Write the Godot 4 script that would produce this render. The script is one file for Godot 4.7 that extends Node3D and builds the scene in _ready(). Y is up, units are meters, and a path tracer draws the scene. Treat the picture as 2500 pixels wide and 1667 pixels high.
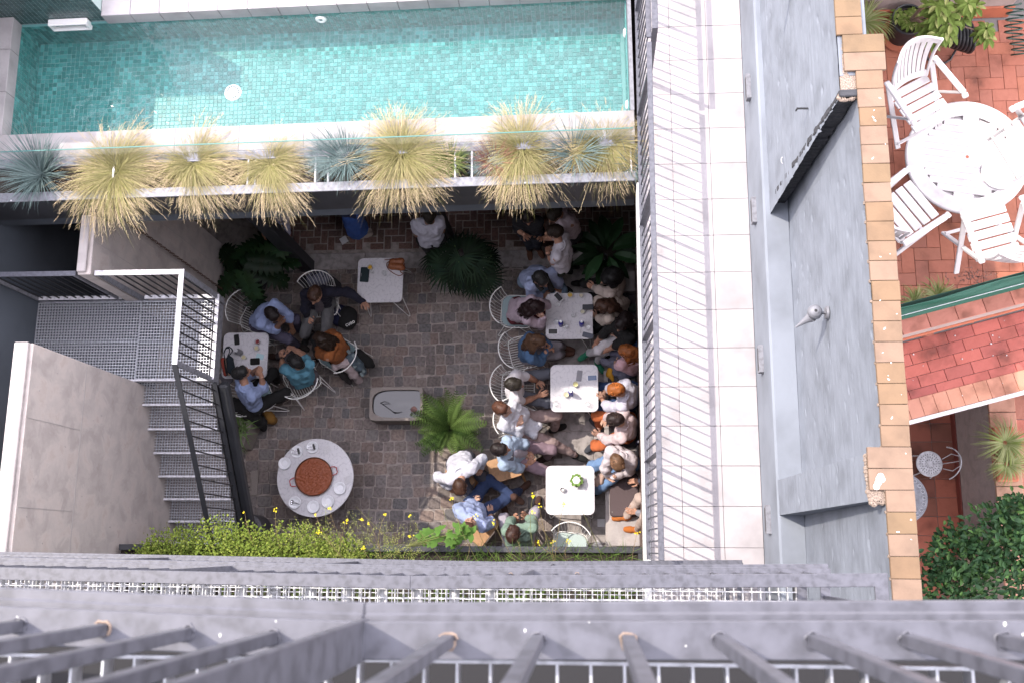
extends Node3D

const HC := 13.2          # height of the lens over the courtyard
const POOL_TURN := 0.0134 # the pool terrace is not quite square to the paved walkway

var rng := RandomNumberGenerator.new()
var taken := {}
var mats := {}
var tex := {}
var site := Transform3D()   # where the measurements of the group being built are laid out


# ---------------------------------------------------------------- mesh collector
class Geo:
	var v := PackedVector3Array()
	var n := PackedVector3Array()
	var c := PackedColorArray()
	var i := PackedInt32Array()
	var tint := Color(1, 1, 1)

	func pt(p: Vector3, q: Vector3) -> int:
		v.append(p)
		n.append(q)
		c.append(tint)
		return v.size() - 1

	func face(a: int, b: int, d: int) -> void:
		if (v[d] - v[a]).cross(v[b] - v[a]).dot(n[a] + n[b] + n[d]) < 0.0:
			i.append_array([a, d, b])
		else:
			i.append_array([a, b, d])

	func tri(a: Vector3, b: Vector3, d: Vector3, out := Vector3.ZERO) -> void:
		var q := (d - a).cross(b - a).normalized()
		if q.dot(out) < 0.0:
			q = -q
		face(pt(a, q), pt(b, q), pt(d, q))

	func quad(a: Vector3, b: Vector3, d: Vector3, e: Vector3, out := Vector3.ZERO) -> void:
		var q := (d - a).cross(b - a).normalized()
		if q.dot(out) < 0.0:
			q = -q
		var k := pt(a, q)
		pt(b, q)
		pt(d, q)
		pt(e, q)
		face(k, k + 1, k + 2)
		face(k, k + 2, k + 3)

	func box(t: Transform3D, s: Vector3, b := 0.0) -> void:
		var h := s * 0.5
		b = minf(b, minf(h.x, minf(h.y, h.z)) * 0.9)
		for ax in 3:
			var u := (ax + 1) % 3
			var w := (ax + 2) % 3
			for sg in [-1.0, 1.0]:
				var q := []
				for k in [[-1, -1], [1, -1], [1, 1], [-1, 1]]:
					var p := Vector3.ZERO
					p[ax] = sg * h[ax]
					p[u] = k[0] * (h[u] - b)
					p[w] = k[1] * (h[w] - b)
					q.append(t * p)
				var o := Vector3.ZERO
				o[ax] = sg
				quad(q[0], q[1], q[2], q[3], t.basis * o)
		if b <= 0.0:
			return
		for ax in 3:      # twelve chamfers
			var u := (ax + 1) % 3
			var w := (ax + 2) % 3
			for su in [-1.0, 1.0]:
				for sw in [-1.0, 1.0]:
					var q := []
					for k in [[-1, 0], [1, 0], [1, 1], [-1, 1]]:
						var p := Vector3.ZERO
						p[ax] = k[0] * (h[ax] - b)
						p[u] = su * (h[u] - (b if k[1] == 0 else 0.0))
						p[w] = sw * (h[w] - (0.0 if k[1] == 0 else b))
						q.append(t * p)
					var o := Vector3.ZERO
					o[u] = su
					o[w] = sw
					quad(q[0], q[1], q[2], q[3], t.basis * o)
		for sx in [-1.0, 1.0]:
			for sy in [-1.0, 1.0]:
				for sz in [-1.0, 1.0]:
					var sg := Vector3(sx, sy, sz)
					tri(t * (sg * (h - Vector3(0, b, b))), t * (sg * (h - Vector3(b, 0, b))), t * (sg * (h - Vector3(b, b, 0))), t.basis * sg)

	func slab(lo: Vector3, hi: Vector3, b := 0.0) -> void:
		box(Transform3D(Basis(), (lo + hi) * 0.5), (hi - lo).abs(), b)

	# a bar of rectangular section from p to q; up says where the w side lies
	func bar(p: Vector3, q: Vector3, w: float, d: float, up := Vector3.UP, b := 0.0) -> void:
		var f := (q - p)
		var l := f.length()
		if l < 1e-5:
			return
		f /= l
		if absf(f.dot(up)) > 0.99:
			up = Vector3.RIGHT
		var x := up.cross(f).normalized()
		var y := f.cross(x)
		box(Transform3D(Basis(x, y, f), (p + q) * 0.5), Vector3(w, d, l), b)

	func tube(pts: PackedVector3Array, r, sides := 6, cap := true) -> void:
		var m := pts.size()
		var x := Vector3.ZERO
		var base := v.size()
		for k in m:
			var f := (pts[mini(k + 1, m - 1)] - pts[maxi(k - 1, 0)]).normalized()
			if k == 0:
				x = f.cross(Vector3.UP if absf(f.y) < 0.9 else Vector3.RIGHT).normalized()
			else:
				x = (x - f * x.dot(f)).normalized()
			var y := f.cross(x)
			var rad: float = r if r is float else r[k]
			for s in sides:
				var a := TAU * s / sides
				var o := x * cos(a) + y * sin(a)
				pt(pts[k] + o * rad, o)
		for k in m - 1:
			for s in sides:
				var a := base + k * sides + s
				var b := base + k * sides + (s + 1) % sides
				face(a, b, b + sides)
				face(a, b + sides, a + sides)
		if cap:
			for e in 2:
				var k := 0 if e == 0 else m - 1
				var f := (pts[0] - pts[1]).normalized() if e == 0 else (pts[m - 1] - pts[m - 2]).normalized()
				var first := v.size()
				for s in sides:
					pt(v[base + k * sides + s], f)
				for s in sides - 2:
					face(first, first + s + 1, first + s + 2)

	func lathe(pro: PackedVector2Array, t: Transform3D, segs := 24) -> void:
		for k in pro.size() - 1:
			var a := pro[k]
			var b := pro[k + 1]
			var d := b - a
			var o := Vector2(d.y, -d.x).normalized()
			var base := v.size()
			for s in segs:
				var w := TAU * s / segs
				var dir := Vector3(cos(w), 0, sin(w))
				var q := (t.basis * (dir * o.x + Vector3.UP * o.y)).normalized()
				pt(t * (dir * a.x + Vector3.UP * a.y), q)
				pt(t * (dir * b.x + Vector3.UP * b.y), q)
			for s in segs:
				var e := base + 2 * s
				var g := base + 2 * ((s + 1) % segs)
				if a.x > 1e-6:
					face(e, g, e + 1)
				if b.x > 1e-6:
					face(e + 1, g, g + 1)

	# an outline in the x-z plane with thickness; y0 bottom, y1 top, edge rounded by b
	func prism(poly: PackedVector2Array, y0: float, y1: float, t := Transform3D(), b := 0.0) -> void:
		var m := poly.size()
		var ctr := Vector2.ZERO
		for p in poly:
			ctr += p / m
		var inner := PackedVector2Array()
		for p in poly:
			inner.append(p + (ctr - p).normalized() * b)
		var cut := Geometry2D.triangulate_polygon(inner)
		for e in 2:
			var y := y1 if e == 1 else y0
			var q := t.basis * (Vector3.UP if e == 1 else Vector3.DOWN)
			var base := v.size()
			for p in inner:
				pt(t * Vector3(p.x, y, p.y), q)
			for k in range(0, cut.size(), 3):
				face(base + cut[k], base + cut[k + 1], base + cut[k + 2])
		for k in m:
			var a := poly[k]
			var d := poly[(k + 1) % m]
			var o2 := ((a + d) * 0.5 - ctr)
			var nn := Vector2((d - a).y, -(d - a).x).normalized()
			if nn.dot(o2) < 0.0:
				nn = -nn
			var out := t.basis * Vector3(nn.x, 0, nn.y)
			quad(t * Vector3(a.x, y0 + b, a.y), t * Vector3(d.x, y0 + b, d.y), t * Vector3(d.x, y1 - b, d.y), t * Vector3(a.x, y1 - b, a.y), out)
			if b > 0.0:
				var ai := inner[k]
				var di := inner[(k + 1) % m]
				quad(t * Vector3(a.x, y1 - b, a.y), t * Vector3(d.x, y1 - b, d.y), t * Vector3(di.x, y1, di.y), t * Vector3(ai.x, y1, ai.y), out + t.basis.y)
				quad(t * Vector3(a.x, y0 + b, a.y), t * Vector3(d.x, y0 + b, d.y), t * Vector3(di.x, y0, di.y), t * Vector3(ai.x, y0, ai.y), out - t.basis.y)

	# a flat tapering blade along points
	func ribbon(pts: PackedVector3Array, w: PackedFloat32Array, side: Vector3) -> void:
		var m := pts.size()
		var base := v.size()
		for k in m:
			var f := (pts[mini(k + 1, m - 1)] - pts[maxi(k - 1, 0)]).normalized()
			var x := (side - f * side.dot(f)).normalized()
			var q := f.cross(x)
			if q.y < 0.0:
				q = -q
			pt(pts[k] - x * w[k] * 0.5, q)
			pt(pts[k] + x * w[k] * 0.5, q)
		for k in m - 1:
			var a := base + 2 * k
			face(a, a + 1, a + 3)
			face(a, a + 3, a + 2)

	func add(g: Geo, t := Transform3D()) -> void:
		var base := v.size()
		var flip := t.basis.determinant() < 0.0
		for k in g.v.size():
			v.append(t * g.v[k])
			n.append((t.basis * g.n[k]).normalized())
			c.append(g.c[k] * tint)
		for k in range(0, g.i.size(), 3):
			i.append(base + g.i[k])
			i.append(base + g.i[k + (2 if flip else 1)])
			i.append(base + g.i[k + (1 if flip else 2)])

	func mesh(off := Vector3.ZERO, mat: Material = null) -> ArrayMesh:
		var m := ArrayMesh.new()
		if i.is_empty():
			return m
		var arr := []
		arr.resize(Mesh.ARRAY_MAX)
		var p := v
		if off != Vector3.ZERO:
			p = PackedVector3Array()
			p.resize(v.size())
			for k in v.size():
				p[k] = v[k] - off
		arr[Mesh.ARRAY_VERTEX] = p
		arr[Mesh.ARRAY_NORMAL] = n
		arr[Mesh.ARRAY_COLOR] = c
		arr[Mesh.ARRAY_INDEX] = i
		m.add_surface_from_arrays(Mesh.PRIMITIVE_TRIANGLES, arr)
		if mat:
			m.surface_set_material(0, mat)
		return m


# ---------------------------------------------------------------- nodes
func numbered(parent: Node, called: String) -> String:
	var key := "%d/%s" % [parent.get_instance_id(), called]
	var k: int = taken.get(key, 0)
	taken[key] = k + 1
	return called if k == 0 else "%s_%03d" % [called, k]


func tag(o: Node, label := "", category := "", group := "", kind := "") -> void:
	if label:
		o.set_meta("label", label)
	if category:
		o.set_meta("category", category)
	if group:
		o.set_meta("group", group)
	if kind:
		o.set_meta("kind", kind)


func thing(called: String, label: String, category: String, at := Vector3.ZERO, group := "", kind := "") -> Node3D:
	var o := Node3D.new()
	o.name = numbered(self, called)
	add_child(o, true)
	o.position = site * at
	tag(o, label, category, group, kind)
	return o


func laid(g: Geo) -> Geo:
	if site != Transform3D():
		for k in g.v.size():
			g.v[k] = site * g.v[k]
	return g


# a part: geo is in world coordinates while its parents are only moved, not turned
func part(parent: Node3D, called: String, g: Geo, m: Material, kind := "") -> MeshInstance3D:
	var off := Vector3.ZERO
	var p: Node = parent
	while p != self:
		off += (p as Node3D).position
		p = p.get_parent()
	var o := MeshInstance3D.new()
	o.mesh = laid(g).mesh(off, m)
	o.name = numbered(parent, called)
	parent.add_child(o, true)
	tag(o, "", "", "", kind)
	return o


# one thing that is a single mesh
func single(called: String, label: String, category: String, g: Geo, m: Material, at := Vector3.ZERO, group := "", kind := "") -> MeshInstance3D:
	var o := MeshInstance3D.new()
	at = site * at
	o.mesh = laid(g).mesh(at, m)
	o.name = numbered(self, called)
	o.position = at
	add_child(o, true)
	tag(o, label, category, group, kind)
	return o


# a piece that shares a mesh with its like
func piece(parent: Node3D, called: String, m: Mesh, t: Transform3D, mat: Material) -> MeshInstance3D:
	var o := MeshInstance3D.new()
	o.mesh = m
	o.material_override = mat
	t = site * t
	o.transform = Transform3D(t.basis, t.origin - (parent.position if parent != self else Vector3.ZERO))
	o.name = numbered(parent, called)
	parent.add_child(o, true)
	return o


func many(parent: Node3D, called: String, m: Mesh, ts: Array, cols: Array, mat: Material) -> void:
	var mm := MultiMesh.new()
	mm.transform_format = MultiMesh.TRANSFORM_3D
	mm.use_colors = true
	mm.mesh = m
	mm.instance_count = ts.size()
	for k in ts.size():
		var t: Transform3D = ts[k]
		if parent != self:
			t.origin -= parent.position
		mm.set_instance_transform(k, t)
		mm.set_instance_color(k, cols[k])
	var o := MultiMeshInstance3D.new()
	o.multimesh = mm
	o.material_override = mat
	o.name = numbered(parent, called)
	parent.add_child(o, true)
	tag(o, "", "", "", "stuff")


# ---------------------------------------------------------------- materials
func noise(key: String, freq: float, oct: int, stops: Array, seed_ := 1, type := FastNoiseLite.TYPE_SIMPLEX_SMOOTH, warp := 0.0, ridged := false, size := 512) -> NoiseTexture2D:
	var f := FastNoiseLite.new()
	f.seed = seed_
	f.noise_type = type
	f.frequency = freq
	f.fractal_octaves = oct
	f.fractal_type = FastNoiseLite.FRACTAL_RIDGED if ridged else FastNoiseLite.FRACTAL_FBM
	if warp > 0.0:
		f.domain_warp_enabled = true
		f.domain_warp_amplitude = warp
		f.domain_warp_frequency = freq
	var t := NoiseTexture2D.new()
	t.width = size
	t.height = size
	t.seamless = true
	t.noise = f
	var g := Gradient.new()
	var offs := PackedFloat32Array()
	var cols := PackedColorArray()
	for s in stops:
		offs.append(s[0])
		var w = s[1]
		cols.append(w if w is Color else Color(w, w, w))
	g.offsets = offs
	g.colors = cols
	t.color_ramp = g
	tex[key] = t
	return t


func bumps(key: String, freq: float, oct: int, strength: float, seed_ := 3, type := FastNoiseLite.TYPE_SIMPLEX_SMOOTH) -> void:
	var t: NoiseTexture2D = noise(key, freq, oct, [[0.0, 0.0], [1.0, 1.0]], seed_, type)
	t.color_ramp = null
	t.as_normal_map = true
	t.bump_strength = strength


# col is a real-world (linear) base colour
func mat(key: String, col: Color, rough := 0.7, albedo := "", scale := 1.0, nrm := "", nscale := 1.0, metal := 0.0) -> StandardMaterial3D:
	if mats.has(key):
		return mats[key]
	var m := StandardMaterial3D.new()
	m.resource_name = key
	m.albedo_color = col.linear_to_srgb()
	m.roughness = rough
	m.metallic = metal
	if albedo:
		m.albedo_texture = tex[albedo]
	if nrm:
		m.normal_enabled = true
		m.normal_texture = tex[nrm]
		m.normal_scale = nscale
	m.uv1_triplanar = true
	m.uv1_world_triplanar = true
	m.uv1_scale = Vector3.ONE * scale
	mats[key] = m
	return m


func leafy(key: String, rough := 0.5, back := 0.5) -> StandardMaterial3D:
	var m := mat(key, Color(1, 1, 1), rough)
	m.vertex_color_use_as_albedo = true
	m.backlight_enabled = back > 0.0
	m.backlight = Color(back, back, back)
	return m


func painted(key: String, rough := 0.7, albedo := "", scale := 1.0, nrm := "", nscale := 1.0) -> StandardMaterial3D:
	var m := mat(key, Color(1, 1, 1), rough, albedo, scale, nrm, nscale)
	m.vertex_color_use_as_albedo = true
	return m


func make_materials() -> void:
	noise("cloudy", 0.006, 5, [[0.0, 0.84], [0.35, 0.93], [0.6, 0.98], [1.0, 1.0]], 11)
	noise("mottled", 0.02, 5, [[0.15, 0.8], [0.5, 0.94], [0.85, 1.0]], 12)
	noise("grainy", 0.09, 3, [[0.2, 0.62], [0.6, 0.95], [1.0, 1.0]], 13)
	noise("speckled", 0.05, 4, [[0.0, 1.0], [0.7, 1.0], [0.8, 0.9], [1.0, 0.82]], 14)
	noise("streaky", 0.012, 5, [[0.0, Color(0.86, 0.85, 0.845)], [0.45, Color(0.95, 0.945, 0.94)], [0.7, Color(1, 0.99, 0.98)], [1.0, Color(0.93, 0.9, 0.88)]], 15, FastNoiseLite.TYPE_SIMPLEX, 60.0)
	noise("marble", 0.007, 5, [[0.0, Color(0.97, 0.97, 0.98)], [0.62, Color(0.95, 0.95, 0.96)], [0.8, Color(0.87, 0.87, 0.89)], [0.92, Color(0.75, 0.75, 0.78)], [1.0, Color(0.62, 0.62, 0.66)]], 16, FastNoiseLite.TYPE_SIMPLEX, 70.0, true)
	noise("splats", 0.035, 3, [[0.0, 1.0], [0.8, 1.0], [0.86, 1.25], [1.0, 1.25]], 17)
	noise("food", 0.05, 4, [[0.1, Color(0.42, 0.17, 0.09)], [0.4, Color(0.58, 0.28, 0.14)], [0.6, Color(0.66, 0.34, 0.17)], [0.8, Color(0.75, 0.42, 0.22)], [1.0, Color(0.5, 0.2, 0.1)]], 18, FastNoiseLite.TYPE_CELLULAR)
	noise("moss", 0.012, 5, [[0.0, Color(0.6, 0.55, 0.5)], [0.25, Color(0.83, 0.8, 0.77)], [0.5, Color(0.97, 0.96, 0.95)], [1.0, Color(1, 1, 1)]], 19)
	noise("woven", 0.16, 2, [[0.2, 0.78], [0.8, 1.0]], 20)
	bumps("n_fine", 0.06, 4, 2.5, 21)
	bumps("n_rough", 0.025, 5, 9.0, 22)
	bumps("n_cloth", 0.012, 4, 7.0, 23)
	bumps("n_wave", 0.014, 3, 5.0, 24)
	bumps("n_food", 0.05, 3, 9.0, 25, FastNoiseLite.TYPE_CELLULAR)
	# setting
	mat("earth", Color(0.34, 0.295, 0.27), 0.95, "mottled", 0.9, "n_fine", 0.6)
	mat("concrete", Color(0.47, 0.43, 0.41), 0.85, "streaky", 0.42, "n_fine", 0.15)
	mat("concrete_pale", Color(0.4, 0.375, 0.37), 0.85, "streaky", 0.5, "n_fine", 0.25)
	mat("pool_stone", Color(0.31, 0.295, 0.295), 0.75, "cloudy", 0.9, "n_fine", 0.2)
	mat("flag", Color(0.34, 0.31, 0.3), 0.9, "mottled", 0.8, "n_fine", 0.4)
	mat("paving", Color(0.385, 0.362, 0.37), 0.8, "cloudy", 0.6, "n_fine", 0.15)
	mat("paving_b", Color(0.4, 0.372, 0.38), 0.8, "cloudy", 0.45, "n_fine", 0.15)
	mat("joint", Color(0.16, 0.15, 0.145), 0.95)
	mat("slate_paint", Color(0.072, 0.086, 0.105), 0.75, "cloudy", 0.35)
	mat("blue_wall", Color(0.195, 0.217, 0.255), 0.85, "cloudy", 0.8, "n_fine", 0.12)
	mat("blue_smooth", Color(0.215, 0.24, 0.28), 0.75, "cloudy", 0.4, "n_fine", 0.08)
	mat("anthracite", Color(0.028, 0.03, 0.035), 0.55, "cloudy", 1.2)
	mat("black_steel", Color(0.02, 0.021, 0.024), 0.5, "mottled", 1.5)
	mat("steel", Color(0.2, 0.205, 0.23), 0.5, "mottled", 1.6, "n_fine", 0.05)
	mat("rail_paint", Color(0.1, 0.103, 0.126), 0.42, "mottled", 2.2, "n_fine", 0.03)
	mat("pale_steel", Color(0.55, 0.55, 0.58), 0.45, "mottled", 2.0)
	mat("galvanised", Color(0.5, 0.52, 0.56), 0.42, "mottled", 3.0, "n_fine", 0.15, 0.35)
	mat("bright_galvanised", Color(0.66, 0.67, 0.69), 0.45, "mottled", 3.0)
	mat("weld_rust", Color(0.27, 0.2, 0.155), 0.8, "mottled", 6.0)
	mat("soil", Color(0.045, 0.034, 0.026), 0.95, "grainy", 3.0, "n_rough", 1.0)
	mat("stone", Color(0.24, 0.21, 0.19), 0.9, "speckled", 2.5, "n_fine", 0.6)
	mat("marble", Color(0.6, 0.59, 0.6), 0.28, "marble", 2.6)
	mat("white_metal", Color(0.78, 0.78, 0.76), 0.4)
	mat("plastic", Color(0.5, 0.47, 0.465), 0.42, "cloudy", 1.3, "n_fine", 0.06)
	mat("cream", Color(0.36, 0.29, 0.26), 0.9, "cloudy", 0.6, "n_fine", 0.3)
	mat("dull_wall", Color(0.3, 0.245, 0.225), 0.9, "streaky", 0.8, "n_fine", 0.3)
	mat("terracotta_trim", Color(0.4, 0.12, 0.06), 0.75, "cloudy", 1.2)
	mat("mortar", Color(0.3, 0.235, 0.19), 0.95, "grainy", 2.0, "n_rough", 0.7)
	painted("cobble", 0.82, "mottled", 1.9, "n_fine", 0.8)
	painted("brick", 0.85, "mottled", 2.2, "n_fine", 0.6)
	painted("tile", 0.75, "moss", 0.38, "n_fine", 0.25)
	painted("cap", 0.8, "cloudy", 1.6, "n_fine", 0.2)
	painted("mosaic", 0.25)
	painted("ware", 0.35)
	painted("cloth", 0.92, "woven", 4.0, "n_cloth", 0.5)
	painted("skin", 0.55, "mottled", 4.0)
	painted("hair", 0.48).metallic_specular = 0.32
	painted("wood", 0.6, "streaky", 2.2, "n_fine", 0.3)
	leafy("leaf", 0.5, 0.5).metallic_specular = 0.3
	leafy("dry_leaf", 0.7, 0.5)
	leafy("flat_leaf", 0.75, 0.4).metallic_specular = 0.3
	var w := mat("water", Color(0.78, 0.9, 0.93, 0.026), 0.05, "", 1.6, "n_wave", 0.3)
	w.metallic_specular = 0.34
	w.transparency = BaseMaterial3D.TRANSPARENCY_ALPHA
	var gl := mat("glass", Color(0.8, 0.93, 0.9, 0.06), 0.02)
	gl.transparency = BaseMaterial3D.TRANSPARENCY_ALPHA
	mat("glass_edge", Color(0.05, 0.16, 0.145), 0.6)
	var dw := mat("still_water", Color(0.03, 0.032, 0.038), 0.04, "", 1.2, "n_wave", 0.06)


func lens_basis() -> Basis:
	return Basis(Vector3(0.99709, -0.07606, -0.00602), Vector3(0.00977, 0.20548, -0.97861), Vector3(0.07567, 0.97570, 0.20562))


# ---------------------------------------------------------------- start
func _ready() -> void:
	rng.seed = 20417
	var cam := Camera3D.new()
	cam.name = "camera"
	cam.transform = Transform3D(lens_basis(), Vector3(0, HC, 0))
	cam.fov = 37.577
	cam.near = 0.05
	cam.far = 200.0
	var lens := CameraAttributesPhysical.new()
	lens.frustum_focal_length = 23.0
	lens.frustum_focus_distance = 12.0
	lens.exposure_aperture = 5.6
	cam.attributes = lens
	add_child(cam)
	cam.fov = 37.577
	cam.current = true

	var sky := ProceduralSkyMaterial.new()
	sky.sky_top_color = Color(0.8, 0.785, 0.83)
	sky.sky_horizon_color = Color(0.93, 0.9, 0.89)
	sky.sky_curve = 0.22
	sky.sky_energy_multiplier = 1.75
	sky.ground_bottom_color = Color(0.35, 0.33, 0.31)
	sky.ground_horizon_color = Color(0.6, 0.6, 0.6)
	var env := Environment.new()
	env.background_mode = Environment.BG_SKY
	env.sky = Sky.new()
	env.sky.sky_material = sky
	env.tonemap_mode = Environment.TONE_MAPPER_LINEAR
	env.tonemap_exposure = 2.2
	env.sdfgi_enabled = true
	env.ssao_enabled = true
	env.ssil_enabled = true
	var we := WorldEnvironment.new()
	we.name = "world"
	we.environment = env
	add_child(we)

	var sun := DirectionalLight3D.new()
	sun.name = "sun"
	sun.light_energy = 0.8
	sun.light_color = Color(1.0, 0.955, 0.9)
	sun.light_angular_distance = 0.5
	sun.shadow_enabled = true
	sun.basis = Basis.looking_at(Vector3(0.6, -1.0, 0.31).normalized(), Vector3.UP)
	add_child(sun)

	make_materials()
	build_ground()
	build_deck()
	# the slabs of the walkway measure 34 cm: everything on that side is laid out on this grid
	site = Transform3D(Basis.from_scale(Vector3.ONE * 0.845), Vector3(0, 2.046, 0))
	build_walkway()
	build_right_wall()
	build_neighbour()
	site = Transform3D()
	build_left_side()
	build_facade()
	build_planting()
	build_furniture()
	build_people()
	build_small_things()


# ---------------------------------------------------------------- courtyard floor
func build_ground() -> void:
	var g := Geo.new()
	g.slab(Vector3(-16, -0.6, -16), Vector3(16, -0.007, 8))
	single("ground", "", "", g, mats.earth, Vector3.ZERO, "", "structure")

	var yard := thing("courtyard_paving", "", "", Vector3.ZERO, "", "structure")
	# cobbles, each its own stone; the ones past the nearest three hundred are joined
	var shapes := []
	for k in 10:
		var s := Geo.new()
		var poly := PackedVector2Array()
		for q in rounded(0.98, 0.98, rng.randf_range(0.1, 0.2), 2):
			poly.append(q * rng.randf_range(0.95, 1.02))
		s.prism(poly, -0.9, 0.0, Transform3D(), 0.03)
		shapes.append(s)
	var tones := []
	for k in 12:
		var base := Color(0.225, 0.185, 0.165).lerp(Color(0.165, 0.158, 0.162), rng.randf()).lerp(Color(0.29, 0.205, 0.16), rng.randf() * rng.randf())
		var f := rng.randf_range(0.75, 1.2)
		tones.append(Color(base.r * f, base.g * f, base.b * f))
	var meshes := []
	for k in 10:
		var row := []
		for q in 12:
			shapes[k].tint = Color(1, 1, 1)
			var t := Geo.new()
			t.tint = tones[q]
			t.add(shapes[k])
			row.append(t)
		meshes.append(row)
	var made := {}
	var put := []
	var z := 0.32
	while z > -3.78:
		var d := rng.randf_range(0.125, 0.165)
		var x := -4.8 + rng.randf() * 0.1
		while x < -0.5:
			var wd := rng.randf_range(0.11, 0.21)
			var ctr := Vector3(x + wd / 2, rng.randf_range(-0.006, 0.004), z - d / 2 + rng.randf_range(-0.01, 0.01) + 0.02 * sin(x * 1.7))
			var t := Transform3D(Basis(Vector3.UP, rng.randfn(0, 0.045)) * Basis(Vector3.RIGHT, rng.randfn(0, 0.02)) * Basis.from_scale(Vector3(wd - rng.randf_range(0.004, 0.012), 0.055, d - rng.randf_range(0.004, 0.012))), ctr)
			put.append([ctr, t, rng.randi() % 10, rng.randi() % 12])
			x += wd
		z -= d
	# largest in the photograph: those nearest below the lens and not under the stairs, the planting or the tables
	var open := func(c: Vector3) -> float:
		var hidden := 0.0
		if c.z > -0.35 or c.x < -3.6:
			hidden += 9.0
		if Vector2(c.x + 3.6, c.z + 1.0).length() < 0.45:
			hidden += 9.0
		if c.x < -2.7 and c.z < -1.6 and c.z > -3.2:
			hidden += 4.0
		return hidden + absf(c.x + 1.9) + absf(c.z + 1.6) * 0.8
	put.sort_custom(func(a, b): return open.call(a[0]) < open.call(b[0]))
	var rest := Geo.new()
	for k in put.size():
		var q = put[k]
		if k < 300:
			var key: int = q[2] * 12 + q[3]
			if not made.has(key):
				made[key] = meshes[q[2]][q[3]].mesh()
			piece(yard, "cobblestone", made[key], q[1], mats.cobble)
		else:
			rest.add(meshes[q[2]][q[3]], q[1])
	part(yard, "more_cobblestones", rest, mats.cobble, "stuff")

	# red bricks in herringbone under the deck, behind a border of stone slabs
	var brick := Geo.new()
	brick.slab(Vector3(-0.5, -0.03, -0.5), Vector3(0.5, 0.0, 0.5), 0.0)
	var bm := []
	for k in 8:
		var b := Geo.new()
		var f := rng.randf_range(0.75, 1.25)
		b.tint = Color(0.16 * f, 0.088 * f, 0.07 * f).lerp(Color(0.14, 0.11, 0.1), rng.randf() * 0.5)
		b.slab(Vector3(-0.1, -0.04, -0.05), Vector3(0.1, 0.0, 0.05), 0.006)
		bm.append(b)
	var bmesh := []
	for b in bm:
		bmesh.append(b.mesh())
	var u := 0.1
	var n := 0
	var more := Geo.new()
	for i in range(-80, 80):
		for j in range(-50, 50):
			for turn in 2:
				var cx: float = (i + 2 * j + 1.0) if turn == 0 else (i - 1 + 2 * j + 0.5)
				var cz: float = (i - 2 * j + 0.5) if turn == 0 else (i - 2 * j + 1.0)
				var p := Vector3(cx * u - 0.02, 0.0, cz * u)
				if p.x < -4.2 or p.x > 0.7 or p.z > -4.1 or p.z < -6.4:
					continue
				var t := Transform3D(Basis(Vector3.UP, turn * PI / 2 + rng.randfn(0, 0.012)).scaled_local(Vector3(0.93, 1, 0.87)), p + Vector3(0, rng.randf_range(-0.005, 0.004), 0))
				var k := rng.randi() % 8
				if p.z > -5.25 and n < 300 and p.x > -3.6:
					piece(yard, "brick", bmesh[k], t, mats.brick)
					n += 1
				else:
					more.add(bm[k], t)
	part(yard, "more_bricks", more, mats.brick, "stuff")
	var x0 := -4.8
	while x0 < 0.9:
		var l := rng.randf_range(0.7, 1.0)
		var s := Geo.new()
		s.slab(Vector3(x0, -0.05, -4.06), Vector3(x0 + l - 0.006, 0.004, -3.82), 0.008)
		part(yard, "border_slab", s, mats.flag)
		x0 += l
	# worn flagstones along the bench side
	var zz := 0.35
	while zz > -3.8:
		var d2 := rng.randf_range(0.4, 0.55)
		var xx := -0.47
		while xx < 1.1:
			var l2 := rng.randf_range(0.35, 0.6)
			var s := Geo.new()
			s.box(Transform3D(Basis(Vector3.UP, rng.randfn(0, 0.004)), Vector3(xx + l2 / 2, -0.03, maxf(zz - d2 / 2, -3.58))), Vector3(l2 - 0.006, 0.066, d2 - 0.006), 0.006)
			part(yard, "flagstone", s, mats.flag)
			xx += l2
		zz -= d2


# ---------------------------------------------------------------- the raised pool terrace
func deck_t() -> Transform3D:
	return Transform3D(Basis(Vector3.UP, POOL_TURN), Vector3.ZERO)


func deck_slab(g: Geo, lo: Vector3, hi: Vector3, b := 0.0) -> void:
	g.box(deck_t() * Transform3D(Basis(), (lo + hi) * 0.5), hi - lo, b)


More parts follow.
